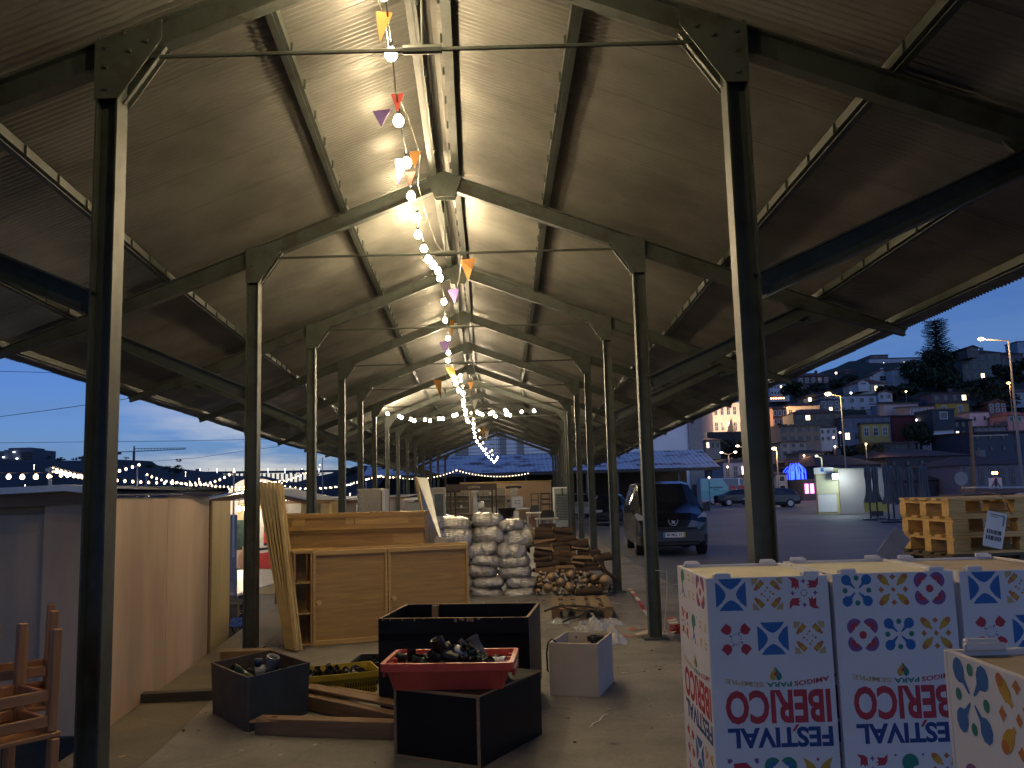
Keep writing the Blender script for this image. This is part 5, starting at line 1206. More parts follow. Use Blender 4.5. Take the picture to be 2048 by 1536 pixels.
# the arch bridge
br=mat('bridge_concrete',(.07,.075,.09),.8,var=.1); Yb=850; a=at(540,948,Yb);b=at(760,941,Yb); t=thing('arch_bridge','long arched bridge far down the river with slender deck columns','bridge',(0,Yb,-3))
m_=MB(); a2=at(372,946,Yb+60); m_.beam(Vector((a2.x,60,a2.z+3)),Vector((b.x,0,b.z+3)),10,2.2); m_.build('deck',br,t)
ar=[(404,984),(430,970),(455,960),(480,954.5),(505,953),(530,955),(555,961),(575,971),(590,985)]
pa=[at(x,y,Yb)-Vector((0,Yb,-3)) for x,y in ar]; m_=MB()
for i in range(len(pa)-1): m_.beam(pa[i],pa[i+1],8,2.2)
m_.build('arch',br,t)
for x in range(380,640,9):
    yd=947; ya=next((ar[i][1]+(ar[i+1][1]-ar[i][1])*(x-ar[i][0])/(ar[i+1][0]-ar[i][0]) for i in range(len(ar)-1) if ar[i][0]<=x<=ar[i+1][0]),978)
    if ya-yd<6: continue
    p0=at(x,yd,Yb)-Vector((0,Yb,-3)); p1=at(x,ya,Yb)-Vector((0,Yb,-3)); m_=MB(); m_.beam(p1,p0,1.4,1.2,up=(0,1,0)); m_.build('column',br,t)
for x,h_ in((378,6),(395,10),(575,6),(588,5),(604,9)): p0=at(x,948,Yb)-Vector((0,Yb,-3)); p1=at(x,948-h_,Yb)-Vector((0,Yb,-3)); m_=MB(); m_.beam(p0,p1,3,3,up=(0,1,0)); m_.build('pylon',br,t)
for x in range(400,640,17): p0=at(x,946,Yb)-Vector((0,Yb,-3)); m_=MB(); m_.tube([p0,p0+Vector((0,0,3.5))],.12,4); m_.ball(p0+Vector((0,0,3.8)),.38,6); m_.build('lamp',emis('bridge_lamp',(.75,.9,1),5) if x%2==0 else br,t)
# lit exhibition tent under the arch
p=at(500,975,300); t=thing('lit_tent','glowing white vaulted tent on the far quay below the bridge arch','tent',(p.x,300,-2.6)); m_=MB(); W_=at(548,975,300).x-at(446,975,300).x; Ht=at(500,957,300).z+2.6
n_=16; 
for j,y in enumerate((0,14)):
    for k in range(n_+1): a_=math.pi*k/n_; m_.v.append((-W_/2*math.cos(a_),y,Ht*math.sin(a_)**.8))
for k in range(n_): m_.f.append((k,k+1,n_+1+k+1,n_+1+k)); m_.m.append(0)
m_.f.append(tuple(range(n_+1))); m_.m.append(0); m_.build('canvas',emis('tent_glow',(1,.72,.45),.75),t)
# far bank speckle of lamps
random.seed(8)
for k in range(26):
    x=random.uniform(560,700) if k<14 else random.uniform(10,420); y=random.uniform(985,998) if k<14 else random.uniform(926,990)
    p=at(x,y,200 if k<14 else 380); t=thing('bank_lamp','small distant lamp glinting on the far river bank','lamp',p,0,'distant lamps on the far bank'); m_=MB(); m_.ball((0,0,0),.16 if k<14 else .22,6); m_.tube([(0,0,0),(0,0,-2)],.06,4); m_.build('globe',emis('far_lamp',(1,.85,.65),4),t)
# ---------------------------------------------------------------- crossing shed and white building behind
rust=mat('rusted_zinc_roof',(.62,.62,.62),.5,metal=.2,var=.2,scale=1.1,dark=(.20,.10,.07),stretch=(.35,.35,1.3),thr=(.38,.50))
Y0=86; t=thing('crossing_shed','low shed with a rust streaked zinc roof closing the far end','shed',(0,Y0,0))
x0=at(724,948,Y0).x; x1=at(1441,943,Y0).x; ze=at(1100,943,Y0).z; zr=at(1100,908,Y0+9).z; xr0=at(745,922,Y0+9).x; xr1=at(1405,908,Y0+9).x
m_=MB(); nn=150
for k in range(nn+1):
    u=k/nn; dz=.06*(k%2); m_.v+=[(x0+(x1-x0)*u,0,ze+dz),(xr0+(xr1-xr0)*u,9,zr+dz)]
for k in range(nn): m_.f.append((2*k,2*k+2,2*k+3,2*k+1)); m_.m.append(0)
m_.add([(xr0,9,zr),(xr1,9,zr),(x1,18,ze),(x0,18,ze)],[(0,1,2,3)]); m_.build('roof',rust,t)
m_=MB(); m_.box(((x0+x1)/2,.1,ze-.15),(x1-x0,.1,.25)); m_.build('eaves_beam',darkw,t)
dk=mat('dark_interior_wall',(.035,.032,.028),.8,var=.3,scale=.5); m_=MB(); m_.box(((x0+x1)/2,12,ze/2),(x1-x0-2,.3,ze)); m_.build('back_wall',dk,t)
for k in range(12): m_=MB(); x=x0+1+(x1-x0-2)*k/11; m_.box((x,.6,ze/2),(.2,.2,ze)); m_.build('column',green,t)
wht=mat('white_stucco',(.78,.78,.76),.8,var=.05,scale=.3); stn=mat('granite_pilaster',(.30,.28,.25),.85,var=.12)
Y1=118; t=thing('white_hall','large white stucco hall with granite pilasters behind the crossing shed','building',(0,Y1,0)); a=at(850,1000,Y1).x; b=at(1405,1000,Y1).x; zt=at(1390,842,Y1).z
m_=MB(); m_.box(((a+b)/2,10,zt/2),(b-a,20,zt)); m_.build('wall',wht,t); m_=MB(); m_.box(((a+b)/2,10,zt+.25),(b-a+.8,20.8,.5)); m_.build('cornice',stn,t)
for x_0,x_1 in((911,937),(1001,1013),(1036,1048),(1110,1122),(1215,1240),(1378,1405)):
    p0=at(x_0,900,Y1).x;p1=at(x_1,900,Y1).x; m_=MB(); m_.box(((p0+p1)/2,-.2,zt/2),(p1-p0,.4,zt-.02)); m_.build('pilaster',stn,t)
# ---------------------------------------------------------------- kitchen gear at the far end of the floor
ZG=0
def px(x,Y): return at(x,985,Y).x
def zpx(y,Y,x=1000): return at(x,y,Y).z
def boxt(name,label,cat,x0_,x1_,y0_,Y,D,m,parts=None,bev=.01,z0=0.0,ybot=None):
    a=px(x0_,Y);b=px(x1_,Y); zt_=zpx(y0_,Y,(x0_+x1_)/2); zb_=z0 if ybot is None else zpx(ybot,Y,(x0_+x1_)/2); t=thing(name,label,cat,((a+b)/2,Y,zb_)); m_=MB(); m_.box((0,D/2,(zt_-zb_)/2),(b-a,D,zt_-zb_),bev=bev); m_.build('body',m,t); return t,b-a,zt_-zb_
t,W_,H_=boxt('plywood_wall','long tan plywood wall closing the far kitchen area','wall',921,1103,965,55,.1,mat('tan_plywood',(.50,.33,.18),.65,var=.1,scale=1))
for k in range(5): m_=MB(); m_.box((-W_/2+W_*(k+.5)/5,-.01,H_*.5),(W_/5-.03,.02,H_-.05)); m_.build('panel',MATS['tan_plywood'],t)
m_=MB(); m_.box((0,.03,H_+.04),(W_+.1,.2,.06)); m_.build('top_rail',pine,t)
def fridge(label,x0_,x1_,y0_,Y):
    t,W_,H_=boxt('display_fridge',label,'fridge',x0_,x1_,y0_,Y,.6,mat('fridge_white',(.55,.54,.50),.35,var=.03)); m_=MB(); m_.box((0,-.02,H_*.53),(W_*.74,.03,H_*.60)); m_.build('glass_door',mat('fridge_glass',(.16,.17,.16),.15,var=.2,scale=2),t)
    m_=MB(); m_.box((0,-.03,H_*.92),(W_*.92,.04,H_*.12)); m_.build('header_panel',mat('header_beige',(.45,.38,.30),.5,var=.1),t); m_=MB(); m_.box((-W_*.33,-.04,H_*.5),(.02,.03,.4)); m_.build('handle',grypl,t); m_=MB(); m_.box((0,-.02,H_*.12),(W_*.8,.03,H_*.13)); m_.build('kick_panel',whtpl,t)
fridge('tall white display fridge with a glass door at the end of the kitchen row',866,890,975,48); fridge('narrow white display fridge half hidden by the leaning metal panel',842,865,976,49)
wsh=mat('shelf_white',(.48,.45,.38),.5,var=.06)
def shelf(label,x0_,x1_,y0_,Y,rows_,things=True):
    a=px(x0_,Y);b=px(x1_,Y); zt_=zpx(y0_,Y); t=thing('shelf_unit',label,'shelf',((a+b)/2,Y,0)); W_=b-a
    for s in(-1,1): m_=MB(); m_.box((s*W_/2,.2,zt_/2),(.04,.4,zt_)); m_.build('upright',wsh,t)
    for y in rows_: m_=MB(); m_.box((0,.2,zpx(y,Y)),(W_-.05,.4,.035)); m_.build('shelf',wsh,t)
    m_=MB(); m_.box((0,.41,zt_/2),(W_,.01,zt_)); m_.build('back',mat('shelf_back',(.28,.25,.19),.6,var=.1),t)
    random.seed(int(x0_)); 
    for y in rows_:
        for q in range(4):
            x=random.uniform(-W_*.4,W_*.4); h_=random.uniform(.08,.22); o=MB(); o.lathe([(.0,0),(.07,0),(.075,h_*.8),(.05,h_),(.0,h_)],n=8)
            ob=o.build('jar',random.choice([grypl,whtpl,steel,mat('card_brown',(.3,.2,.1),.7,var=.1)]),None,loc=((a+b)/2+x,Y+.15,zpx(y,Y)+.02)); tag(ob,'small kitchen container standing on a shelf at the far end','container','kitchen containers on the far shelves')
shelf('grey steel shelf unit between the fridge and the canopy',890,938,982,50,(989,1001,1014)); shelf('white wall shelves behind the dark canopy',944,1011,976,52,(990,998))
# canopy frame with reversed lettering
Yk=46; cb2=mat('dark_brown_paint',(.075,.05,.035),.6,var=.1); t=thing('canopy_frame','dark brown canopy frame standing upside down with inverted lettering','frame',(px(943,Yk),Yk,0)); cx_=px(943,Yk)
m_=MB(); a=px(892,Yk)-cx_; b=px(994,Yk)-cx_; z1=zpx(968,Yk,943); z0_=zpx(981,Yk,943); m_.box(((a+b)/2,0,(z1+z0_)/2),(b-a,.05,z1-z0_)); m_.build('fascia',cb2,t)
for x in(901,908,983,992): m_=MB(); m_.box((px(x,Yk)-cx_,.03 if x in(901,992) else .9,z0_/2),(.09,.09,z0_)); m_.build('leg',cb2,t)
vs,fs=text_polys('POHEATTI',.62,.13,.02); m_=MB(); xx=px(948,Yk)-cx_; m_.add([(xx-x,-.028,zpx(974,Yk,948)-y) for x,y in vs],fs); m_.build('lettering',mat('sign_letter',(.45,.38,.30),.5,var=0),t)
boxt('counter','white kitchen counter under the dark canopy','counter',950,995,1016,50,.6,wsh)
t,W_,H_=boxt('dispenser','tall white column dispenser with a square head','dispenser',946,954,984,49,.25,whtpl); m_=MB(); m_.box((0,.1,H_+.05),(.36,.3,.16)); m_.build('head',whtpl,t)
t,W_,H_=boxt('oven','low dome topped oven on the kitchen counter','oven',954,968,1006,49.5,.4,steel,z0=0,ybot=1016); m_=MB(); m_.ball((0,.2,H_),.2,12,sq=(1,1,.5)); m_.build('dome',steel,t)
t,W_,H_=boxt('appliance','white square appliance with four vents before the plywood wall','appliance',1023,1045,993,51,.5,whtpl,ybot=1015)
for i in(-1,1):
    for j in(-1,1): m_=MB(); m_.box((i*W_*.16,-.01,H_*.5+j*.07),(W_*.2,.02,.05)); m_.build('vent',grypl,t)
t,W_,H_=boxt('metal_stand','steel work table under the white appliance','table',1010,1062,1015,51,.6,steel,z0=0,ybot=1019)
for s in(-1,1): m_=MB(); m_.box((s*(W_/2-.05),.1,-.4),(.05,.05,.8)); m_.build('leg',steel,t)
t,W_,H_=boxt('popcorn_machine','glass sided machine with a wide black top bar','machine',1020,1035,976,51.5,.4,mat('glass_grey',(.35,.33,.27),.2,var=.3,scale=6),ybot=993); m_=MB(); m_.box((0,.2,H_+.05),(.95,.3,.16),bev=.05); m_.build('top_bar',blkpl,t)
t,W_,H_=boxt('coffee_machine','dark small machine left of the white appliance','machine',1012,1021,997,51,.35,grypl,ybot=1015); m_=MB(); m_.box((0,-.01,H_*.7),(W_*.7,.02,H_*.25)); m_.build('screen',blkpl,t)
def firebowl(label,x0_,x1_,y0_,Y,m=blkpl):
    a=px(x0_,Y);b=px(x1_,Y); r=(b-a)/2; zt_=zpx(y0_,Y,(x0_+x1_)/2); t=thing('fire_bowl',label,'fire bowl',((a+b)/2,Y,0)); m_=MB(); m_.lathe([(.0,zt_-.45),(r*.5,zt_-.45),(r,zt_-.03),(r,zt_),(r*.3,zt_-.05),(0,zt_-.05)],n=20); m_.build('bowl',m,t); m_=MB(); m_.box((0,0,(zt_-.45)/2),(r*.95,r*.95,zt_-.46)); m_.build('base',m,t)
firebowl('black cone shaped fire bowl on a square base behind the sacks',994,1031,1016,38); firebowl('low brown cone shaped bowl behind the left sacks',918,957,1027,34,cb2)
t,W_,H_=boxt('steel_panel','small stainless panel leaning on the fire bowl base','panel',1026,1037,1022,37,.1,steel)
def ladderchair(label,x0_,x1_,y0_,yb,Y):
    a=px(x0_,Y);b=px(x1_,Y);W_=b-a; z1=zpx(y0_,Y,x0_); z0_=zpx(yb,Y,x0_); t=thing('folded_rack',label,'rack',((a+b)/2,Y,0)); 
    for s in(-1,1): m_=MB(); m_.box((s*W_/2,0,z1/2),(.035,.04,z1)); m_.build('upright',blkpl,t)
    for u in(1,.5,.05): m_=MB(); m_.box((0,0,z0_+(z1-z0_)*u-.02),(W_-.04,.04,.04)); m_.build('bar',blkpl,t)
ladderchair('black ladder frame standing left of its twin by the plywood wall',1062,1076,987,1012,44); ladderchair('black ladder frame beside the upright fridge back',1083,1102,987,1010,43); ladderchair('second black ladder frame just behind the right one',1080,1098,986,1008,45)
def table(label,x0_,x1_,yt,Y,D=.7):
    a=px(x0_,Y);b=px(x1_,Y); zt_=zpx(yt,Y,(x0_+x1_)/2); t=thing('side_table',label,'table',((a+b)/2,Y,0)); W_=b-a; m_=MB(); m_.box((0,D/2,zt_),(W_,D,.05),bev=.01); m_.build('top',mat('table_top_pale',(.50,.47,.40),.5,var=.05),t)
    for sx in(-1,1):
        for y in(.05,D-.05): m_=MB(); m_.box((sx*(W_/2-.06),y,zt_/2-.03),(.05,.05,zt_-.05)); m_.build('leg',steel,t)
    m_=MB(); m_.box((0,D-.1,zt_*.45),(W_-.15,.02,zt_*.7)); m_.build('board',mat('board_brown',(.22,.13,.07),.7,var=.1),t); return (a+b)/2,zt_
for lab,x0_,x1_,yt,Y,x2,x3,y2 in(('pale low table with a black chair back standing on it, nearer one',1069,1116,1038,27,1079,1108,1020),('pale low table further left with a black chair back on it',1051,1081,1026,33,1058,1078,1012)):
    table(lab,x0_,x1_,yt,Y); a=px(x2,Y+.2);b=px(x3,Y+.2); z1=zpx(y2,Y+.2,(x2+x3)/2); z0_=zpx(yt,Y+.2,(x2+x3)/2)+.04
    t=thing('chair_back','black padded chair back on the '+('nearer' if Y==27 else 'farther')+' pale table','chair',((a+b)/2,Y+.25,z0_)); W_=b-a; H_=z1-z0_; m_=MB(); m_.prism([Vector(q) for q in((-W_/2,0,0),(W_/2,0,0),(W_*.47,0,H_*.7),(W_*.35,0,H_),(-W_*.3,0,H_),(-W_*.42,0,H_*.7))],(0,0,0),(0,.06,0)); m_.build('cushion',blkpl,t); m_=MB(); m_.box((0,.12,.02),(W_*.9,.2,.03)); m_.build('seat_edge',blkpl,t)
# back of an upright fridge
Y=34.5; a=px(1106,Y);b=px(1141,Y); W_=b-a; H_=zpx(974,Y,1123); t=thing('upright_fridge','upright fridge seen from behind with black condenser coils by the right columns','fridge',((a+b)/2,Y,0))
m_=MB(); m_.box((0,.35,H_/2),(W_,.6,H_-.001),bev=.015); m_.build('case',mat('fridge_case',(.52,.52,.46),.45,var=.05),t); m_=MB(); m_.box((0,.035,H_*.55),(W_*.84,.02,H_*.84)); m_.build('back_plate',mat('back_plate',(.20,.22,.19),.5,var=.1),t)
m_=MB(); pts=[]
for k in range(17): z=H_*.30+k*H_*.58/17; pts+=[(-W_*.36,.0,z),(W_*.36,.0,z)] if k%2==0 else [(W_*.36,.0,z),(-W_*.36,.0,z)]
m_.tube(pts,.012,5); m_.build('condenser_coil',blkpl,t); m_=MB(); m_.box((.08,.1,.14),(W_*.5,.25,.2),bev=.03); m_.build('compressor',blkpl,t); m_=MB(); m_.box((.02,.01,H_*.90),(.06,.03,.28)); m_.build('pipe_cover',darkw,t)
# ---------------------------------------------------------------- vehicles
def vehicle(name,label,cat,loc,rz,L_,st,paint,wheels,wr,glass_from,glass_to,hw,lamps=True,flip=False,mir=True):
    """st: stations (y, zlow, zbelt, ztop, w_low, w_belt, w_top); y=0 front"""
    t=thing(name,label,cat,loc,rz); body=MB(); gl=MB(); K=9
    S=[]
    for (y,zl,zb,zt_,wl,wb,wt) in st: S.append([(0,y,zt_),(wt*.75,y,zt_-.005),(wt,y,zt_-.05),(wb*.995,y,zb),(wb,y,zb-.12),(wl*1.0,y,zl+.25),(wl*.97,y,zl+.05),(wl*.9,y,zl),(0,y,zl)])
    n_=len(S)
    for s in(1,-1):
        o=len(body.v)
        for r_ in S: body.v+=[(s*x,y,z) for x,y,z in r_]
        for i in range(n_-1):
            for k in range(K-1):
                q=(o+i*K+k,o+i*K+k+1,o+(i+1)*K+k+1,o+(i+1)*K+k); body.f.append(q if s<0 else q[::-1]); body.m.append(0)
                y=(st[i][0]+st[i+1][0])/2
                isg=False
                if glass_from<=i<glass_to and k==2: isg=True
                if i==glass_from-1 and k in(0,1,2): isg=True      # windscreen
                if i==glass_to and k in(0,1,2): isg=True
                if isg:
                    P=[Vector(body.v[j]) for j in q]; c=sum(P,Vector())/4; nn_=(P[1]-P[0]).cross(P[3]-P[0]); nn_=nn_.normalized() if nn_.length>0 else Vector((0,0,1)); nn_=-nn_ if nn_.dot(c-Vector((0,c.y,1.0)))<0 and k==2 else nn_
                    if k<2 and nn_.z<0: nn_=-nn_
                    sh_=.93 if k==2 and i!=glass_from-1 else 1.0
                    gl.add([c+(p-c)*sh_+nn_*.006 for p in P],[(0,1,2,3)])
        body.f.append(tuple(o+k for k in range(K))); body.m.append(0); body.f.append(tuple(o+(n_-1)*K+k for k in range(K))); body.m.append(0)
    body.build('body',paint,t,smooth=False); gl.build('windows',glassd,t)
    for (wy) in wheels:
        for s in(-1,1):
            w_=MB(); x=s*(hw-.10); 
            w_.tube([(x-.10,wy,wr),(x+.10,wy,wr)],wr,22); o=w_.build('wheel',tyre,t)
            q=MB(); q.tube([(x+s*.101,wy,wr),(x+s*.112,wy,wr)],wr*.62,18)
            for k in range(5): a_=k*2*math.pi/5; q.beam((x+s*.114,wy,wr),(x+s*.114,wy+math.cos(a_)*wr*.58,wr+math.sin(a_)*wr*.58),.05,.012,up=(1,0,0))
            q.build('rim',rim,o)
    return t
blk=mat('black_car_paint',(.006,.006,.007),.22,var=0,spec=.8); 
bb=bpy.data.materials['black_car_paint'].node_tree.nodes['Principled BSDF']; bb.inputs['Coat Weight'].default_value=.15
van_st=[(0,.30,.62,.70,.62,.60,.45),(.08,.24,.78,.86,.80,.78,.60),(.35,.22,.92,1.02,.88,.87,.66),(.95,.22,1.02,1.17,.90,.895,.70),(1.10,.22,1.05,1.24,.905,.90,.69),(1.78,.22,1.12,1.74,.905,.90,.66),(2.3,.22,1.12,1.81,.905,.90,.68),(3.9,.22,1.12,1.80,.905,.90,.70),(4.32,.24,1.10,1.72,.90,.89,.69),(4.42,.34,1.05,1.60,.86,.85,.66)]
va=atz(1275,1110);vb=atz(1420,1110); vx=(va.x+vb.x)/2-.02; vy=21.3
t=vehicle('black_van','black delivery van parked facing the camera beside the right columns','van',(vx,vy,-.012),R(-3),4.4,van_st,blk,(.78,3.5),.31,5,7,.86)
vz=mat('headlamp_lens',(.45,.46,.48),.12,var=.1,spec=.9,metal=.3)
for s in(-1,1):
    m_=MB(); P=[(s*.50,.10,.76),(s*.79,.20,.78),(s*.875,.42,.98),(s*.80,.50,1.02),(s*.62,.26,.90)]; m_.add([Vector(p)+Vector((s*.012,-.02,.014)) for p in P],[(0,1,2,3,4)]); o=m_.build('headlight',vz,t); o.modifiers.new('t','SOLIDIFY').thickness=.01
    m_=MB(); m_.box((s*1.0,1.18,1.13),(.17,.09,.20),bev=.03); m_.box((s*.90,1.18,1.08),(.08,.05,.05)); m_.build('wing_mirror',blkpl,t)
    m_=MB(); m_.lathe([(.0,0),(.05,0),(.05,.01),(.0,.01)],n=10); o=m_.build('fog_light',grypl,t); o.location=(s*.62,-.0,.38); o.rotation_euler=(math.pi/2,0,0)
m_=MB(); m_.box((0,.0,.31),(1.2,.10,.10),bev=.02); m_.box((0,-.005,.66),(1.15,.06,.05),bev=.015); m_.build('grille',mat('grille_black',(.006,.006,.006),.5,var=0),t)
m_=MB(); m_.box((0,-.05,.47),(1.42,.12,.22),bev=.04); m_.build('bumper',mat('bumper_dark',(.03,.033,.04),.4,var=.1),t)
m_=MB(); m_.box((0,-.115,.515),(.52,.012,.115)); pl_=m_.build('number_plate',mat('plate_white',(.66,.66,.64),.4,var=0),t); m_=MB(); m_.box((-.235,-.1225,.515),(.045,.004,.113)); m_.build('blue_band',blue,pl_); m_=MB(); m_.box((.235,-.1225,.515),(.045,.004,.113)); m_.build('yellow_band',gold,pl_)
vs,fs=text_polys('88 MQ 17',.37,.075,.025); m_=MB(); m_.add([(x,-.1235,.515+y) for x,y in vs],fs); m_.build('lettering',ink,pl_)
# emblem: shield outline with a rearing shape
m_=MB(); Q=[(-.11,.05),(-.10,-.02),(-.05,-.075),(0,-.085),(.05,-.075),(.10,-.02),(.11,.05)]; 
for i in range(6): m_.beam((Q[i][0],-.02+.0,.79+Q[i][1]),(Q[i+1][0],-.02,.79+Q[i+1][1]),.02,.014)
m_.prism([Vector((x,0,.79+z)) for x,z in((-.04,-.05),(.0,-.03),(.05,-.05),(.03,0),(.05,.03),(.0,.02),(-.05,.045),(-.03,.0))][::-1],(0,-.03,0),(0,-.018,0)); o=m_.build('emblem',rim,t)
o.location=(0,.02,.03)
# far cars
pt=mat('dark_blue_paint',(.010,.014,.022),.2,var=0,spec=.7)
def car(label,x0_,x1_,Y,ybase,kind,rz=0,paint=pt,cat='car',name='parked_car'):
    a=px(x0_,Y);b=px(x1_,Y); L0=b-a
    if kind=='sedan': st=[(0,.3,.55,.62,.6,.6,.5),(.3,.2,.68,.76,.82,.82,.65),(1.2,.2,.85,.95,.88,.88,.7),(1.9,.2,.92,1.36,.89,.88,.58),(2.5,.2,.94,1.44,.89,.88,.58),(3.2,.2,.94,1.38,.89,.88,.56),(4.0,.2,.96,1.02,.88,.86,.62),(4.6,.3,.8,.92,.8,.8,.6)]; gf,gt,wh=3,5,(.85,3.7)
    elif kind=='hatch': st=[(0,.3,.55,.65,.6,.6,.5),(.25,.2,.7,.8,.80,.8,.65),(.95,.2,.86,.98,.86,.86,.7),(1.6,.2,.92,1.42,.87,.86,.58),(2.2,.2,.94,1.48,.87,.86,.58),(3.4,.2,.95,1.42,.87,.85,.56),(3.9,.25,.9,1.05,.84,.82,.58),(4.0,.3,.8,.95,.78,.76,.5)]; gf,gt,wh=3,5,(.75,3.2)
    else: st=[(0,.35,.9,1.0,.8,.8,.6),(.15,.3,1.1,1.25,.95,.95,.7),(.8,.3,1.25,1.5,.98,.98,.75),(1.6,.3,1.35,2.35,.99,.98,.8),(2.0,.3,1.4,2.5,.99,.98,.82),(5.6,.3,1.4,2.5,.99,.98,.82),(5.7,.35,1.4,2.4,.98,.97,.8)]; gf,gt,wh=3,4,(.9,4.6)
    return vehicle(name,label,cat,((a+b)/2,Y,-.012),rz,L0,st,paint,wh,.32,gf,gt,.88)
t=car('dark sedan parked side on in front of the white van',1432,1497,74,0,'sedan',R(78)); t.location=(px(1497,74),74.3,-.012); t.rotation_euler[2]=R(-92)
# rotate so that cars lie along x: front towards +x after -90+180
def lay(t,xf,Y,facing): t.location=(px(xf,Y),Y,-.012); t.rotation_euler[2]=R(-90) if facing=='left' else R(90)
t.rotation_euler[2]=R(-88+180) if False else R(90)
t.location=(px(1505,74),74,-.012)
def place(t,xl_,xr_,Y,L_,front):   # front 'l' or 'r'
    if front=='l': t.rotation_euler[2]=R(-90); t.location=(px(xl_,Y),Y,-.012)
    else: t.rotation_euler[2]=R(90); t.location=(px(xr_,Y),Y,-.012)
# vehicle local +y runs from front to rear
place(t,1432,1538,76,4.6,'r'); t.rotation_euler[2]=R(90); 
t2=car('dark hatchback parked side on, mostly behind the nearest right column',1487,1597,66,0,'hatch'); place(t2,1487,1597,66,4.0,'l')
vw=mat('white_van_paint',(.62,.64,.66),.35,var=0); t3=car('white delivery van with a turquoise rear half behind the dark cars',1392,1518,84,0,'van',paint=vw,cat='van',name='white_van'); place(t3,1392,1518,84,5.7,'r')
tq=mat('turquoise_panel',(.16,.42,.42),.4,var=0); 
m_=MB(); m_.add([(.99,3.0,1.35),(.83+.0,3.6,2.42),(.83,5.66,2.42),(.99,5.66,1.35),(.992,5.66,.5),(.992,2.6,.5)],[(0,1,2,3),(0,3,4,5)]); m_.add([(-.99,3.0,1.35),(-.83,3.6,2.42),(-.83,5.66,2.42),(-.99,5.66,1.35),(-.992,5.66,.5),(-.992,2.6,.5)],[(3,2,1,0),(5,4,3,0)]); o=m_.build('coloured_side_panel',tq,t3); o.modifiers.new('t','SOLIDIFY').thickness=.02
for s in(1,-1):
    for k,y in enumerate((1.95,2.75)): m_=MB(); m_.add([(s*1.0,y+.34*math.cos(a_*math.pi/8),1.52-.05+.30*math.sin(a_*math.pi/8)) for a_ in range(16)],[tuple(range(16))]); o=m_.build('round_emblem',pr,t3); o.modifiers.new('t','SOLIDIFY').thickness=.02
    for (tx,z,w_) in(('CARE TRANSPORTE',1.62,1.3),('RAC',1.42,.5)): vs,fs=text_polys(tx,w_,.13,.02); m_=MB(); m_.add([(s*1.01,4.3+(x if s>0 else -x),z+y) for x,y in vs],fs); m_.build('lettering',ink,t3)
t4=car('dark car parked behind the black van between the right columns',1180,1240,40,0,'sedan'); t4.location=(4.4,40,-.012); t4.rotation_euler[2]=R(-3)
for s in(-1,1):
    m_=MB(); m_.box((s*.62,.17,.68),(.3,.06,.12),bev=.02); m_.build('headlight',vz,t4)
m_=MB(); m_.box((0,.02,.48),(.5,.02,.11)); m_.build('number_plate',MATS['plate_white'],t4)
t5=car('pale truck cab beyond the right columns',1150,1200,48,0,'hatch',paint=mat('cab_grey',(.2,.2,.2),.4,var=0)); t5.location=(3.9,52,-.012); t5.rotation_euler[2]=R(4)
car_low=[t,t2]
# ---------------------------------------------------------------- pallet stack at right, with cylinder and boards on top
base=Vector((3.40,6.95,0)); dL=(Vector((3.36,7.78,0))-base).normalized(); dR=Vector((dL.y,-dL.x,0)); rzp=math.atan2(dR.y,dR.x); ctr=base+dL*.4+dR*.6
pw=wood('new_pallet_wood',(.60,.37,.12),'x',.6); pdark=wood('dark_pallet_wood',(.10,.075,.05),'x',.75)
zt_=at(1870,997,6.95).z
nmz=('topmost','second from the top','third from the top','fourth from the top','fifth from the top','sixth from the top','seventh from the top','eighth from the top','ninth from the top','bottom')
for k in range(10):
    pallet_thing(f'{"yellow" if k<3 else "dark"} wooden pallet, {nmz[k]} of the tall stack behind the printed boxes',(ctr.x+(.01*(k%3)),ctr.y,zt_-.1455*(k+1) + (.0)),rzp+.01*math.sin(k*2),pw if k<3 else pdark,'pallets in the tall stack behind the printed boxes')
# label with barcodes hanging from the stack
p=at(1990,1022,6.75); t=thing('paper_label','white paper label with barcodes hanging on the pallet stack','label',p,rzp-.05); t.rotation_euler=(0,R(-17)*-1,rzp-.05)
m_=MB(); m_.box((.02,0,-.14),(.15,.003,.27)); m_.build('sheet',paper,t); m_=MB(); random.seed(6)
for r0_ in(-.16,-.205):
    x=-.035
    while x<.075: w_=random.uniform(.003,.009); m_.box((x,-.0025,r0_),(w_,.001,.032)); x+=w_+random.uniform(.002,.006)
x=-.02
while x<.05: m_.box((.075,-.0025,-.055-x),(.012,.001,.006)); x+=.009
m_.box((.02,-.0025,-.028),(.11,.001,.006)); m_.box((.0,-.0025,-.045),(.06,.001,.004)); m_.build('barcode',ink,t)
t.rotation_euler=(0,R(14),rzp-.05)
cord('twine tied round the top of the pallet stack holding the label',[at(1965,985,7.0),at(2006,990,6.9),at(2012,1003,6.74),at(2018,1022,6.74),at(2025,1030,6.73)],.004,beamw,'twine','twine')
o=MB(); o.box((0,0,0),(.17,.006,.24)); q=o.build('cardboard_tag',mat('grey_card',(.33,.27,.24),.8,var=.1),None,loc=at(1788,1091,6.8)); q.rotation_euler=(R(12),R(38),R(20)); tag(q,'crumpled grey cardboard sheet wedged at the lower left of the pallet stack','cardboard')
Y=14; a=at(1930,985,Y);b=at(2046,985,Y); 
for k in range(3): plank(('lowest','middle','top')[k]+' reddish board of the flat bundle behind the pallet stack',at(1930+4*k,984-4.5*k,Y),at(2046,984-4.5*k,Y),.5,.028,mat('reddish_board',(.13,.07,.06),.6,var=.2) if k<2 else mat('pale_board',(.35,.35,.38),.5,var=.1),'flat_board','board',group='boards in the flat bundle')
t,W_,H_=boxt('storage_rack','low storage rack carrying the flat board bundle','rack',1925,2048,988,14.1,.8,pdark,ybot=1000)
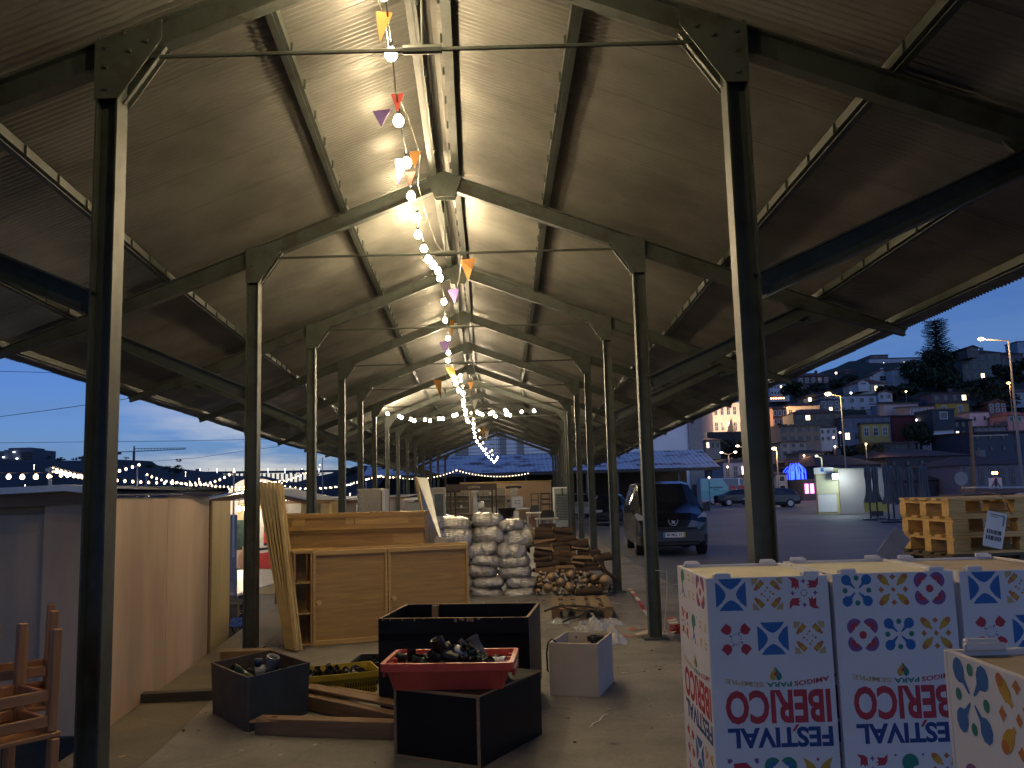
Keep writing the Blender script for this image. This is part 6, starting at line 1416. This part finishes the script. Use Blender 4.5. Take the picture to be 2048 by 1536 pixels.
t=thing('wrapped_roll','upright grey roll wrapped in film beside the warning sign','roll',(at(2044,990,11).x+.1,11,1.05)); m_=MB(); m_.lathe([(0,0),(.17,0),(.17,.34),(.16,.37),(.12,.38),(0,.38)],n=20); m_.build('roll',mat('wrap_grey',(.24,.24,.27),.4,var=.2,scale=6,bump=.3),t)
t,W_,H_=boxt('roll_stand','dark crate under the wrapped roll','crate',2024,2090,1000,11,.5,pdark,z0=0)
# kiosk with floodlight, closed parasols
Yk=48; a=px(1632,Yk);b=px(1681,Yk); t=thing('ticket_kiosk','small pale yellow kiosk with a roll shutter and bright floodlight','kiosk',(a,Yk,0),R(-20)); W_=b-a; H_=zpx(936,Yk,1655)
ykm=mat('kiosk_yellow',(.50,.46,.22),.6,var=.05); m_=MB(); m_.box((W_/2,1.2,H_*.5),(W_,2.4,H_-.02)); m_.build('wall',ykm,t); m_=MB(); m_.box((W_*.42,-.03,H_*.24),(W_*.72,.04,H_*.38)); m_.build('roll_shutter',whtpl,t)
m_=MB(); m_.box((W_*.45,-.03,H_*.64),(W_*.84,.03,H_*.40)); m_.build('hatch',mat('hatch_cream',(.55,.53,.36),.5,var=.05),t); m_=MB(); m_.box((W_*.35,-.1,H_*.94),(W_*.75,.05,H_*.14)); m_.build('sign_board',whtpl,t); m_=MB(); m_.box((W_*.3,-.13,H_*.96),(.16,.01,.2)); m_.build('blue_mark',blue,t)
for x in(.02,W_-.02): m_=MB(); m_.box((x,-.02,H_*.45),(.07,.06,H_*.9)); m_.build('corner_post',beamw,t)
fl=emis('floodlight_face',(.85,1,.95),20); p=at(1671,953,Yk-1.0); t=thing('floodlight','bright white floodlight on the kiosk corner','floodlight',p); m_=MB(); m_.box((0,0,0),(.30,.05,.24)); m_.build('lens',fl,t); m_=MB(); m_.box((0,.05,.0),(.36,.06,.3)); m_.build('housing',blkpl,t)
l_=lamp('flood',(0,-.7,-.1),75,(.85,1,.93),t,.15)
t,W_,H_=boxt('grey_container','grey panelled cabin right of the kiosk','cabin',1682,1778,938,46.9,2.5,mat('cabin_grey',(.26,.24,.24),.5,var=.08,scale=.6))
t.rotation_euler[2]=R(-20); m_=MB(); m_.box((0,1.2,H_+.03),(W_+.1,2.6,.06)); m_.build('roof',metalgrey,t)
t,W_,H_=boxt('yellow_barrier','yellow and black barrier panel behind the parasol feet','barrier',1727,1775,1005,44,.1,mat('barrier_yellow',(.45,.35,.05),.5,var=.1),ybot=1024); m_=MB(); m_.box((0,-.03,-.2),(W_*.5,.06,.5)); m_.build('black_base',blkpl,t)
pcan=mat('parasol_canvas',(.14,.135,.13),.8,var=.2,scale=4,stretch=(6,6,.5))
def parasol(label,x,yt,yb,Y,w_=20,feet=True,seed=1):
    p=at(x,yb,Y); zt2=at(x,yt,Y).z; r=w_*Y/3500*.9; t=thing('closed_parasol',label,'parasol',(at(x,985,Y).x,Y,0),0,'closed grey parasols'); random.seed(seed); m_=MB(); n_=24; zb_=zt2*.32
    prof=[(.15,1),(.55,.93),(.62,.75),(.5,.48),(.62,.22),(1,.0)]
    for rr,u in prof:
        for k in range(n_): a_=2*math.pi*k/n_; f=1+.28*(1 if k%3==0 else -.6)*(.4+rr)+random.uniform(-.08,.08); m_.v.append((r*rr*f*math.cos(a_),r*rr*f*math.sin(a_),zb_+(zt2-zb_)*u+random.uniform(-.02,.02)))
    for i in range(len(prof)-1):
        for k in range(n_): m_.f.append((i*n_+k,i*n_+(k+1)%n_,(i+1)*n_+(k+1)%n_,(i+1)*n_+k)); m_.m.append(0)
    m_.build('canopy',pcan,t,smooth=False); m_=MB(); m_.tube([(0,0,.05),(0,0,zt2+.05)],.035,8); m_.build('pole',blkpl,t); m_=MB(); m_.lathe([(0,.0),(.34,.0),(.34,.05),(.05,.09),(0,.09)],n=16); m_.build('base',blkpl,t)
for i,(x,yt,Y,w_) in enumerate(((1738,930,38.8,20),(1752,932,39.6,20),(1774,929,36,18),(1785,930,38,18),(1800,931,36,20),(1822,933,37,20),(1843,930,35,18),(1853,931,37,16))):
    parasol(('leftmost closed grey parasol beside the kiosk cabin','second closed grey parasol from the left','third closed grey parasol, tall and narrow','fourth closed grey parasol from the left','fifth closed grey parasol above the pallet stack','sixth closed grey parasol above the pallet stack','seventh closed grey parasol from the left','rightmost closed grey parasol')[i],x,yt,1040,Y,w_,seed=i)
# signs
Y=30; p=at(1923,957,Y); t=thing('round_sign','round road sign seen from behind on a grey post','road sign',(p.x,Y,0)); m_=MB(); m_.tube([(0,0,0),(0,0,p.z+.4)],.035,8); m_.build('post',metalgrey,t); m_=MB(); m_.tube([(-.03,-.045,p.z),(-.045,-.055,p.z)],.23,26); o=m_.build('disc',mat('sign_back',(.38,.42,.45),.4,metal=.3,var=.05),t)
Y=20; p=at(1991,968,Y); s=Y/1750; t=thing('warning_sign','roadworks warning sign with a red triangle and two orange lamps','road sign',(p.x,Y,0),0); m_=MB(); hw_=13*s; m_.box((0,0,p.z),(2*hw_,.02,22*s*1.1)); m_.build('panel',mat('sign_cream',(.62,.52,.48),.5,var=.03),t)
m_=MB(); T=[(-9*s,-6*s),(9*s,-6*s),(0,8*s)]
for i in range(3): a_,b_=T[i],T[(i+1)%3]; m_.beam((a_[0],-.014,p.z+a_[1]),(b_[0],-.014,p.z+b_[1]),.004,.024)
m_.build('red_triangle',mat('sign_red',(.20,.02,.02),.5,var=0),t); m_=MB(); m_.box((.0,-.02,p.z-.02),(.045,.03,.3),ry=.08); m_.build('tripod_leg',blkpl,t); m_=MB(); m_.box((0,.05,p.z/2-.1),(.06,.06,p.z-.2)); m_.build('post',metalgrey,t)
for sx in(-1,1): m_=MB(); m_.ball((sx*.035,-.01,at(1990,946,Y).z),.035,8); m_.build('warning_lamp',emis('amber_lamp',(1,.35,.08),14),t)
# blue lit tree trunk and pink windows
t=thing('blue_lit_tree','tree wrapped in bright blue lights outside the bar','tree',(px(1592,100),100,0)); m_=MB(); random.seed(4)
for k in range(46):
    a_=random.uniform(0,6.28); r=random.uniform(.2,1.3); x=r*math.cos(a_); y=r*math.sin(a_); z1=random.uniform(2.6,3.6); m_.tube([(x*.6,y*.6,z1+.5),(x,y,z1),(x*1.02,y,z1-random.uniform(.8,2.2))],.035,4)
m_.build('blue_lights',emis('blue_light_string',(.02,.05,1),5),t); m_=MB(); m_.tube([(0,0,0),(0,0,2),(.2,0,4)],[.2,.16,.1],8); m_.build('trunk',trunkm,t)
t,W_,H_=boxt('bar_building','dark bar with glowing pink windows at street level','building',1606,1634,958,92,6,mat('bar_wall',(.08,.08,.09),.8,var=.1))
for k in(-.22,.16): m_=MB(); m_.box((W_*k,-.05,H_*.55),(W_*.26,.04,H_*.45)); m_.build('window',emis('pink_window',(1,.25,.75),2.5),t)
# ---------------------------------------------------------------- hillside town
hm=mat('hill_undergrowth',(.020,.026,.014),.95,var=.5,scale=.25,bump=.6,bscale=1.5)
prof=[(105,0.0,988),(112,0,978),(118,0,950),(135,0,925),(150,0,890),(170,0,850),(190,0,815),(220,0,785),(250,0,752),(300,0,722),(340,0,735)]
mb=MB(); xs_=[1385+ i*26 for i in range(30)]
for j,(Y,_,y) in enumerate(prof):
    for i,x in enumerate(xs_):
        f=min(1,max(0,(x-1400)/300)); yy_=y+(1-f)*(988-y)*.45+ noise.noise(Vector((i*.5,j*.7,1)))*5
        if x>2000: yy_-=4
        p=at(x,yy_,Y); mb.v.append((p.x,p.y,max(p.z,-.5) if j>1 else -.5))
n_=len(xs_)
for j in range(len(prof)-1):
    for i in range(n_-1): a=j*n_+i; mb.f.append((a,a+1,a+n_+1,a+n_)); mb.m.append(0)
o=mb.build('hillside',hm,smooth=True); o['kind']='structure'
def C3(r,g,b): return (r,g,b)
def houses(label,x0,x1,yt,yb,Y,col,roof='hip',rh=8,rcol=None,win=(2,3),lit=(),side=None,name='house',frame=False,D=None,wsz=(.42,.5),skew=0):
    a=at(x0,yt,Y);b=at(x1,yt,Y); zb_=at((x0+x1)/2,yb,Y).z-1.5; zt_=(a.z+b.z)/2; W_=b.x-a.x; D=D or min(14,max(6,W_*.7)); H_=zt_-zb_; vis=(yb-yt)*Y/1750
    key='wall_%d_%d_%d'%tuple(int(c*100) for c in col); m=mat(key,col,.85,var=.10,scale=.6)
    t=thing(name,label,'house',((a.x+b.x)/2,Y,zb_),skew); mb=MB(); mb.box((0,D/2,H_/2),(W_,D,H_)); mb.build('wall',m,t)
    if side: mb=MB(); mb.box((W_/2+.02,D/2,H_/2),(.06,D-.1,H_-.1)); mb.build('side_wall',side,t)
    rm=rcol or redtile; rz0=rh*Y/1750; e=.35
    mb=MB()
    if roof=='hip': mb.add([(-W_/2-e,-e,H_),(W_/2+e,-e,H_),(W_/2+e,D+e,H_),(-W_/2-e,D+e,H_),(-W_/2+W_*.28,D/2,H_+rz0),(W_/2-W_*.28,D/2,H_+rz0)],[(0,1,5,4),(1,2,5),(2,3,4,5),(3,0,4),(0,3,2,1)])
    elif roof=='gable': mb.add([(-W_/2-e,-e,H_),(0,-e,H_+rz0),(W_/2+e,-e,H_),(-W_/2-e,D+e,H_),(0,D+e,H_+rz0),(W_/2+e,D+e,H_)],[(0,1,4,3),(1,2,5,4)]); 
    elif roof=='lean': mb.add([(-W_/2-e,-e,H_),(W_/2+e,-e,H_),(W_/2+e,D+e,H_+rz0),(-W_/2-e,D+e,H_+rz0)],[(0,1,2,3)])
    else: mb.box((0,D/2,H_+.15),(W_+.3,D+.3,.3))
    o=mb.build('roof',rm,t)
    if roof in('gable','lean'): o.modifiers.new('t','SOLIDIFY').thickness=.2
    if roof=='gable': g=MB(); g.add([(-W_/2,0,H_),(W_/2,0,H_),(0,0,H_+rz0-.1)],[(0,1,2)]); g.add([(-W_/2,.02,H_),(W_/2,.02,H_),(0,.02,H_+rz0-.1)],[(2,1,0)]); g.build('gable',m,t)
    if roof in('hip','gable') and W_>5: mb=MB(); mb.box((W_*.22,D*.5,H_+rz0*.9),(.7,.7,1.6)); mb.build('chimney',m,t)
    r_,c_=win; k=0
    for i in range(r_):
        for j in range(c_):
            x=-W_/2+W_*(j+.5)/c_; z=H_-vis*(i+.5)/r_; ww=min(W_/c_*wsz[0],1.5); wh_=min(vis/r_*wsz[1],2.0)
            mb=MB(); mb.box((x,-.04,z),(ww+.25,.08,wh_+.25)); f=mb.build('window',winpale if frame else m,t)
            mb=MB(); mb.box((x,-.095,z),(ww,.03,wh_)); mb.build('pane',(winlit if k in lit else windk),f); 
            if wh_>1.0: mb=MB(); mb.box((x,-.12,z),(.06,.02,wh_)); mb.box((x,-.118,z),(ww,.02,.06)); mb.build('glazing_bar',winpale if frame else m,f)
            k+=1
    return t
W=(.52,.52,.52); G=(.20,.20,.20); CR=(.42,.38,.26); BR=(.15,.08,.05); BL=(.12,.15,.22)
slate=mat('dark_slate_roof',(.05,.05,.055),.7,var=.15); maroon=mat('maroon_cladding',(.10,.025,.03),.7,var=.1)
H=houses
t=H('long pale facade with stone bands lit warm by floodlights',1424,1512,806,868,168,(.62,.52,.44),'hip',5,redtile,(2,7),frame=True,D=16)
for k in range(3): lamp('floodlight_beam',(-8+8*k,-7,-1.0+5),2600,(1,.62,.36),t,.4)
H('white block with rows of dark windows high above the dark tree',1540,1577,768,792,235,W,'flat',2,slate,(2,6),(3,),wsz=(.5,.4))
t=thing('lit_terrace','long low terrace glowing with warm lights under the white block','terrace',at(1553,794,228)); m_=MB(); m_.box((0,0,0),(3.6,1,.5)); m_.build('canopy',redtile,t); m_=MB(); [m_.ball((-1.6+.65*k,-.6,-.4),.22,6) for k in range(6)]; m_.build('lamps',emis('terrace_lamp',(1,.45,.2),8),t)
H('brown hipped villa on the skyline with pale windows',1594,1658,752,786,255,(.12,.07,.06),'hip',9,redtile,(2,5),frame=True)
H('small tiled house on the skyline right of the brown villa',1690,1712,742,760,262,(.14,.09,.08),'hip',6,redtile,(1,2),frame=True)
H('narrow brown house with white framed windows beside the column',1545,1573,817,852,160,BR,'hip',7,redtile,(2,3),frame=True)
H('cream house with a long tiled roof and small windows',1573,1642,812,842,166,CR,'hip',9,redtile,(1,5))
H('wide grey brown house with a lit upper window',1586,1682,826,862,150,(.14,.125,.10),'hip',11,redtile,(2,5),(1,))
H('small white house with dark door shutters below the wide house',1638,1673,856,884,144,W,'flat',2,slate,(2,3),frame=False)
H('white terraced house with two balconies in the middle of the hill',1674,1752,792,826,188,(.36,.38,.42),'flat',3,slate,(2,4),frame=True)
H('blue and yellow terrace with a maroon end wall',1682,1780,834,884,148,BL,'hip',7,redtile,(2,5),(5,),side=maroon)
H('plain maroon clad building joined to the yellow terrace',1781,1836,830,868,149,(.085,.022,.028),'lean',3,slate,(1,1),wsz=(.05,.05))
H('yellow fronted house inside the terrace with grey windows',1722,1778,848,878,147.2,(.36,.30,.10),'flat',1,slate,(1,3),frame=True,D=.9)
H('cream house with a dormer gable and a warm lit ground floor',1704,1772,768,786,212,(.48,.44,.34),'hip',12,redtile,(1,5),(3,4))
H('small white gable above the cream house',1716,1738,764,770,206,W,'gable',7,redtile,(1,1))
H('white gabled house below the curved building, left one',1746,1784,748,766,232,W,'gable',10,redtile,(1,1))
H('tall white house below the curved building, right one',1784,1816,738,764,228,W,'lean',4,redtile,(1,1),wsz=(.1,.1))
H('white house with two attic windows next to the araucaria',1808,1850,728,742,236,W,'gable',9,redtile,(1,2),wsz=(.3,.5))
t=H('long low modern white building curving along the skyline',1738,1852,717,736,292,(.40,.41,.44),'flat',1,slate,(1,14),(3,8,10),wsz=(.12,.25),D=18)
H('drum shaped penthouse at the left end of the modern building',1742,1776,711,720,296,(.16,.13,.13),'flat',1,slate,(1,2),D=12)
H('grey house with tall pale windows left of the yellow house',1818,1868,812,830,164,(.20,.22,.26),'lean',4,slate,(1,6),frame=True,wsz=(.5,.7))
H('white lean-to roofs stepping down left of the grey house',1768,1836,806,818,172,(.30,.32,.36),'lean',6,slate,(1,1),wsz=(.05,.05))
H('purple grey top storey with four shuttered windows',1862,1936,786,806,171,(.085,.07,.10),'hip',4,redtile,(1,4),(3,),frame=False)
H('yellow house with two arched windows under the purple storey',1870,1937,807,834,170,(.36,.25,.05),'flat',.5,slate,(1,2),frame=True,wsz=(.2,.6))
H('dark clad box storey on top of the white house',1864,1908,821,841,140,(.05,.055,.07),'flat',1,slate,(1,1),frame=True,wsz=(.3,.6))
H('bright white house with four dark square windows',1866,1906,841,890,140.5,(.62,.64,.68),'flat',.3,slate,(2,2),wsz=(.3,.3))
H('dark slate house with a small lit lamp beside the white house',1906,1944,840,876,141,(.035,.04,.055),'hip',9,drktile,(2,3),(3,))
H('small white houses with pink shutters right of the slate house',1938,1978,824,850,158,(.42,.38,.42),'hip',4,redtile,(1,2),wsz=(.2,.3))
H('pink rendered house at the right edge with a tiled roof',2014,2062,830,846,152,(.45,.26,.24),'hip',10,redtile,(1,3),frame=True)
H('grey house above the pink one at the right edge',2024,2070,784,800,178,(.30,.32,.36),'hip',9,redtile,(1,2),frame=True)
H('green grey mansion with a central dormer on the skyline at right',1922,2000,706,762,232,(.13,.15,.14),'hip',10,drktile,(3,5),(12,))
H('small attic dormer on top of the green grey mansion',1934,1956,696,704,228,(.14,.12,.12),'gable',6,drktile,(1,1))
H('pale church tower cut by the right edge of the picture',2034,2070,684,712,240,(.28,.33,.42),'flat',2,slate,(1,1),wsz=(.2,.5))
H('low tiled house between the mansion and the tower',1998,2046,708,740,236,(.10,.09,.10),'hip',7,drktile,(1,3))
H('long warehouse with a huge dark tiled roof above the parasols',1772,1942,912,938,112,(.06,.055,.06),'hip',22,drktile,(1,6),wsz=(.2,.3),D=20)
H('stone warehouse with a mossy wall at the far right',1940,2070,862,908,126,(.07,.075,.095),'lean',4,drktile,(2,5),wsz=(.15,.3),D=12)
H('old house with a wide hipped roof and washing at its doors',1930,2075,928,975,92,(.16,.16,.17),'hip',20,drktile,(1,7),frame=False,D=14,wsz=(.35,.7))
H('low dark house with a lit door behind the parasols',1800,1922,960,992,98,(.06,.055,.07),'hip',22,drktile,(1,6),(5,),D=12,wsz=(.15,.4))
H('broad dark tiled roof house behind the kiosk',1636,1762,930,962,104,(.07,.07,.08),'hip',26,drktile,(1,5),D=16,wsz=(.2,.3))
H('white fronted row with shuttered windows above the blue lit tree',1560,1612,884,912,132,(.34,.32,.26),'hip',6,drktile,(2,3))
H('plain beige house with a dark roof right of the blue lit tree',1598,1648,906,934,124,(.26,.24,.20),'hip',8,drktile,(1,2),wsz=(.1,.15))
H('small tiled house lit orange by a street lamp',1570,1618,925,948,118,(.16,.10,.09),'hip',9,redtile,(1,3))
H('low white house at the foot of the hill, left of the column',1446,1510,924,960,104,(.30,.32,.36),'hip',8,drktile,(1,4),(2,))
H('narrow white shopfront beside the nearest right column',1552,1574,948,985,96,(.36,.38,.42),'hip',6,drktile,(2,1),frame=True)
H('dark riverside bar with a blue awning left of the nearest column',1490,1552,955,988,99,(.07,.07,.08),'hip',10,drktile,(1,4))
H('grey rubble wall house in the lower middle of the hill',1755,1830,884,905,128,(.08,.085,.09),'lean',4,drktile,(1,3),wsz=(.1,.2))
H('pale stepped house beneath the cream tiled roof',1560,1640,850,886,140,(.17,.16,.14),'lean',4,slate,(2,5))
t=thing('retaining_wall','dark stone retaining wall with a pointed turret below the lit facade','wall',at(1465,880,160)); m_=MB(); m_.box((0,0,-2),(9.5,1.5,7)); m_.build('wall',mat('dark_granite',(.05,.05,.05),.9,var=.2),t); m_=MB(); m_.lathe([(.9,-1),(.9,1.5),(0,4.2)],n=4); o=m_.build('turret',MATS['dark_granite'],t)
H('small ochre house tucked under the brown skyline villa',1612,1640,792,806,195,(.30,.20,.10),'gable',6,redtile,(1,2),(0,))
H('narrow pink house stepping down beside the cream roofs',1648,1672,788,812,182,(.34,.22,.20),'gable',7,redtile,(2,2),frame=True)
H('little white cottage at the edge of the dark trees',1756,1784,786,800,200,(.45,.45,.46),'gable',6,redtile,(1,2))
H('grey balcony house squeezed left of the blue terrace',1640,1680,800,824,170,(.17,.18,.20),'hip',6,drktile,(2,3),(4,),frame=True)
H('tiled cottage between the maroon wall and the bright white house',1836,1862,842,862,152,(.24,.22,.20),'gable',7,redtile,(1,2),(1,))
H('pale row of garages above the stone warehouse',1948,2010,852,862,146,(.28,.27,.26),'lean',3,drktile,(1,5))
H('brick house with two chimneys on the slope right of the slate house',1976,2012,806,826,168,(.20,.09,.06),'gable',8,redtile,(2,3),frame=True)
H('low cream house above the white hall roof, left of the facade',1410,1440,880,900,140,(.30,.27,.22),'hip',6,redtile,(1,3),(0,))
# trees on the hill
t=thing('araucaria_tree','tall tiered araucaria rising above the skyline beside the roof edge','tree',(0,0,0)); Y=228; b=at(1878,730,Y); tp=at(1869,642,Y); t.location=b; Ht=tp.z-b.z; tx=tp.x-b.x
m_=MB(); m_.tube([(0,0,-6),(tx*.5,0,Ht*.5),(tx,0,Ht)],[.55,.35,.08],8); m_.build('trunk',trunkm,t); m_=MB(); random.seed(14)
for k in range(24):
    u=.02+.96*k/23; z=Ht*u; R_=(5.2+.9*math.sin(u*9))*(1-u*.55)*random.uniform(.8,1.15)
    for q in range(15):
        a_=2*math.pi*q/15+random.uniform(-.25,.25)+k; r=R_*random.uniform(.75,1.1); up_=r*.16; n2=7
        d=Vector((math.cos(a_),math.sin(a_),0)); o_=Vector((tx*u,0,z))
        for s in range(n2):
            v0=(s+.3)/n2; p=o_+d*r*v0+Vector((0,0,up_*v0*v0)); w_=r*.13*(1.15-v0*.5); sd__=Vector((-d.y,d.x,0))
            m_.add([p-sd__*w_,p+d*r*.17,p+sd__*w_,p+Vector((0,0,.16))],[(0,1,3),(1,2,3),(0,2,1)])
m_.build('crown',leafd,t)
for i,(lab,x,y,w_,h_,Y,n__,lf) in enumerate((('huge dark rounded tree below the araucaria',1878,752,112,86,222,5200,.75),('dark tree between the lit facade and the brown villa',1590,780,52,42,215,1500,.6),('low dark wood on the slope below the skyline, left part',1680,768,90,40,235,1800,.8),('dark trees under the cream house',1790,782,100,24,205,1500,.6),('dark bushy tree left of the bright white house',1840,870,58,62,138,1800,.4),('dark shrubs on the slope under the mansion',1960,775,90,40,205,1800,.7),('dark tree mass above the right edge houses',2020,745,80,50,215,1500,.7),('lamp lit bush above the kiosk',1733,898,40,22,118,700,.3),('small bush under the brown house by the column',1568,862,40,34,148,700,.35),('dark trees left of the nearest column under the facade',1470,900,90,40,150,1500,.5),('dark scrub on the slope behind the yellow terrace',1720,905,110,34,130,1500,.4),('dark ivy slope right of the slate house',1985,800,80,50,170,1300,.5))):
    blobtree(lab,x,y,w_,h_,Y,n=n__,leaf=lf*.8,seed=40+i)
# street lamps
def lampP(label,hx,hy,px_,Y,col=(1,.62,.28),e=120,armx=None,s=30,double=False,r=None,group=None):
    h=at(hx,hy,Y); b=at(px_,hy+4,Y); t=thing('street_lamp',label,'street lamp',(b.x,Y,0 if Y<105 else b.z-8),0,group); z0=t.location.z
    m_=MB(); m_.tube([(0,0,0),(0,0,b.z-z0)],[.10,.05] if Y<70 else [.09,.05],8); m_.build('pole',mat('lamp_pole',(.22,.20,.17),.5,var=.1),t); m_=MB(); m_.tube([(0,0,b.z-z0),(h.x-b.x,0,h.z-z0)],.04,6)
    if double: m_.tube([(0,0,b.z-z0),(-(h.x-b.x),0,h.z-z0)],.04,6)
    m_.build('arm',MATS['lamp_pole'],t); rr=(r or Y*.0024)*.62
    for q in((1,-1) if double else(1,)):
        m_=MB(); m_.ball((q*(h.x-b.x),0,h.z-z0),rr,10,sq=(1.3,1,.7)); m_.build('lamp_head',emis('lamp_%d'%int(col[1]*100),col,9),t)
    if e: lamp('lamp_light',((h.x-b.x),-.5,h.z-z0-rr-.2),e,col,t,.3)
lampP('nearest tall street lamp with an orange light at the right edge',1962,678,2017,50,(1,.66,.36),350,s=40,r=.22)
lampP('tall street lamp with a strong yellow light above the kiosk',1656,788,1681,80,(1,.70,.20),600,s=60,r=.38)
lampP('street lamp close to the nearest right column',1548,897,1553,90,(1,.62,.22),250,s=40,r=.32)
lampP('twin armed street lamp left of the column, bulbs like a T',1443,905,1457,95,(1,.68,.45),60,double=True,s=30)
lampP('street lamp with one arm above the twin lamp',1475,892,1491,100,(1,.68,.45),60,s=30)
lampP('orange street lamp high on the hill near the right edge',2017,766,2019,150,(1,.45,.12),300,s=30,r=.4)
lampP('unlit looking pale lamp over the kiosk roof',1633,912,1643,62,(.9,.95,.7),40,s=8,r=.12)
for i,(x,y,Y,c,lab) in enumerate(((1436,882,150,(1,.6,.4),'wall'),(1419,879,150,(1,.6,.4),'a'),(1495,875,150,(1,.65,.4),'b'),(1667,875,140,(1,.6,.5),'c'),(1732,888,116,(1,.7,.35),'d'),(1608,911,117,(1,.45,.2),'e'),(1571,843,158,(1,.75,.5),'f'),(1490,924,102,(1,.6,.25),'g'),(1455,934,100,(1,.7,.4),'h'),(1418,955,82,(1,.7,.5),'i'),(1670,893,135,(1,.7,.4),'j'),(1833,840,147,(1,.9,.8),'k'),(1702,786,185,(.9,.95,1),'l'),(1812,783,200,(1,.65,.25),'m'),(1672,746,250,(1,.7,.5),'n'),(1680,865,146,(1,.8,.5),'o'))):
    p=at(x,y,Y-2); r=Y*.0011; t=thing('wall_lamp','small warm lamp glowing among the hillside houses','lamp',p,0,'small lamps among the hillside houses'); m_=MB(); m_.ball((0,0,0),r,8); m_.build('globe',emis('hill_lamp_%d'%i,c,7),t); m_=MB(); m_.tube([(0,.1,0),(0,.1,-3)],.05,5); m_.build('stem',metalgrey,t)
    if i in(4,5,10): lamp('lamp_light',(0,-1,0),160,c,t,.3)
# telegraph pole
Y=60; p=at(1941,842,Y); t=thing('telegraph_pole','brown telegraph pole with a long pale side arm','pole',(at(1948,985,Y).x,Y,0)); m_=MB(); m_.tube([(0,0,0),(p.x-t.location.x,0,p.z)],[.16,.11],8); m_.build('pole',beamw,t); a=at(1943,872,Y);b=at(2015,870,Y); m_=MB(); m_.tube([(a.x-t.location.x,0,a.z),(b.x-t.location.x,0,b.z)],.04,6); m_.build('arm',mat('arm_pale',(.40,.36,.28),.5,var=0),t)
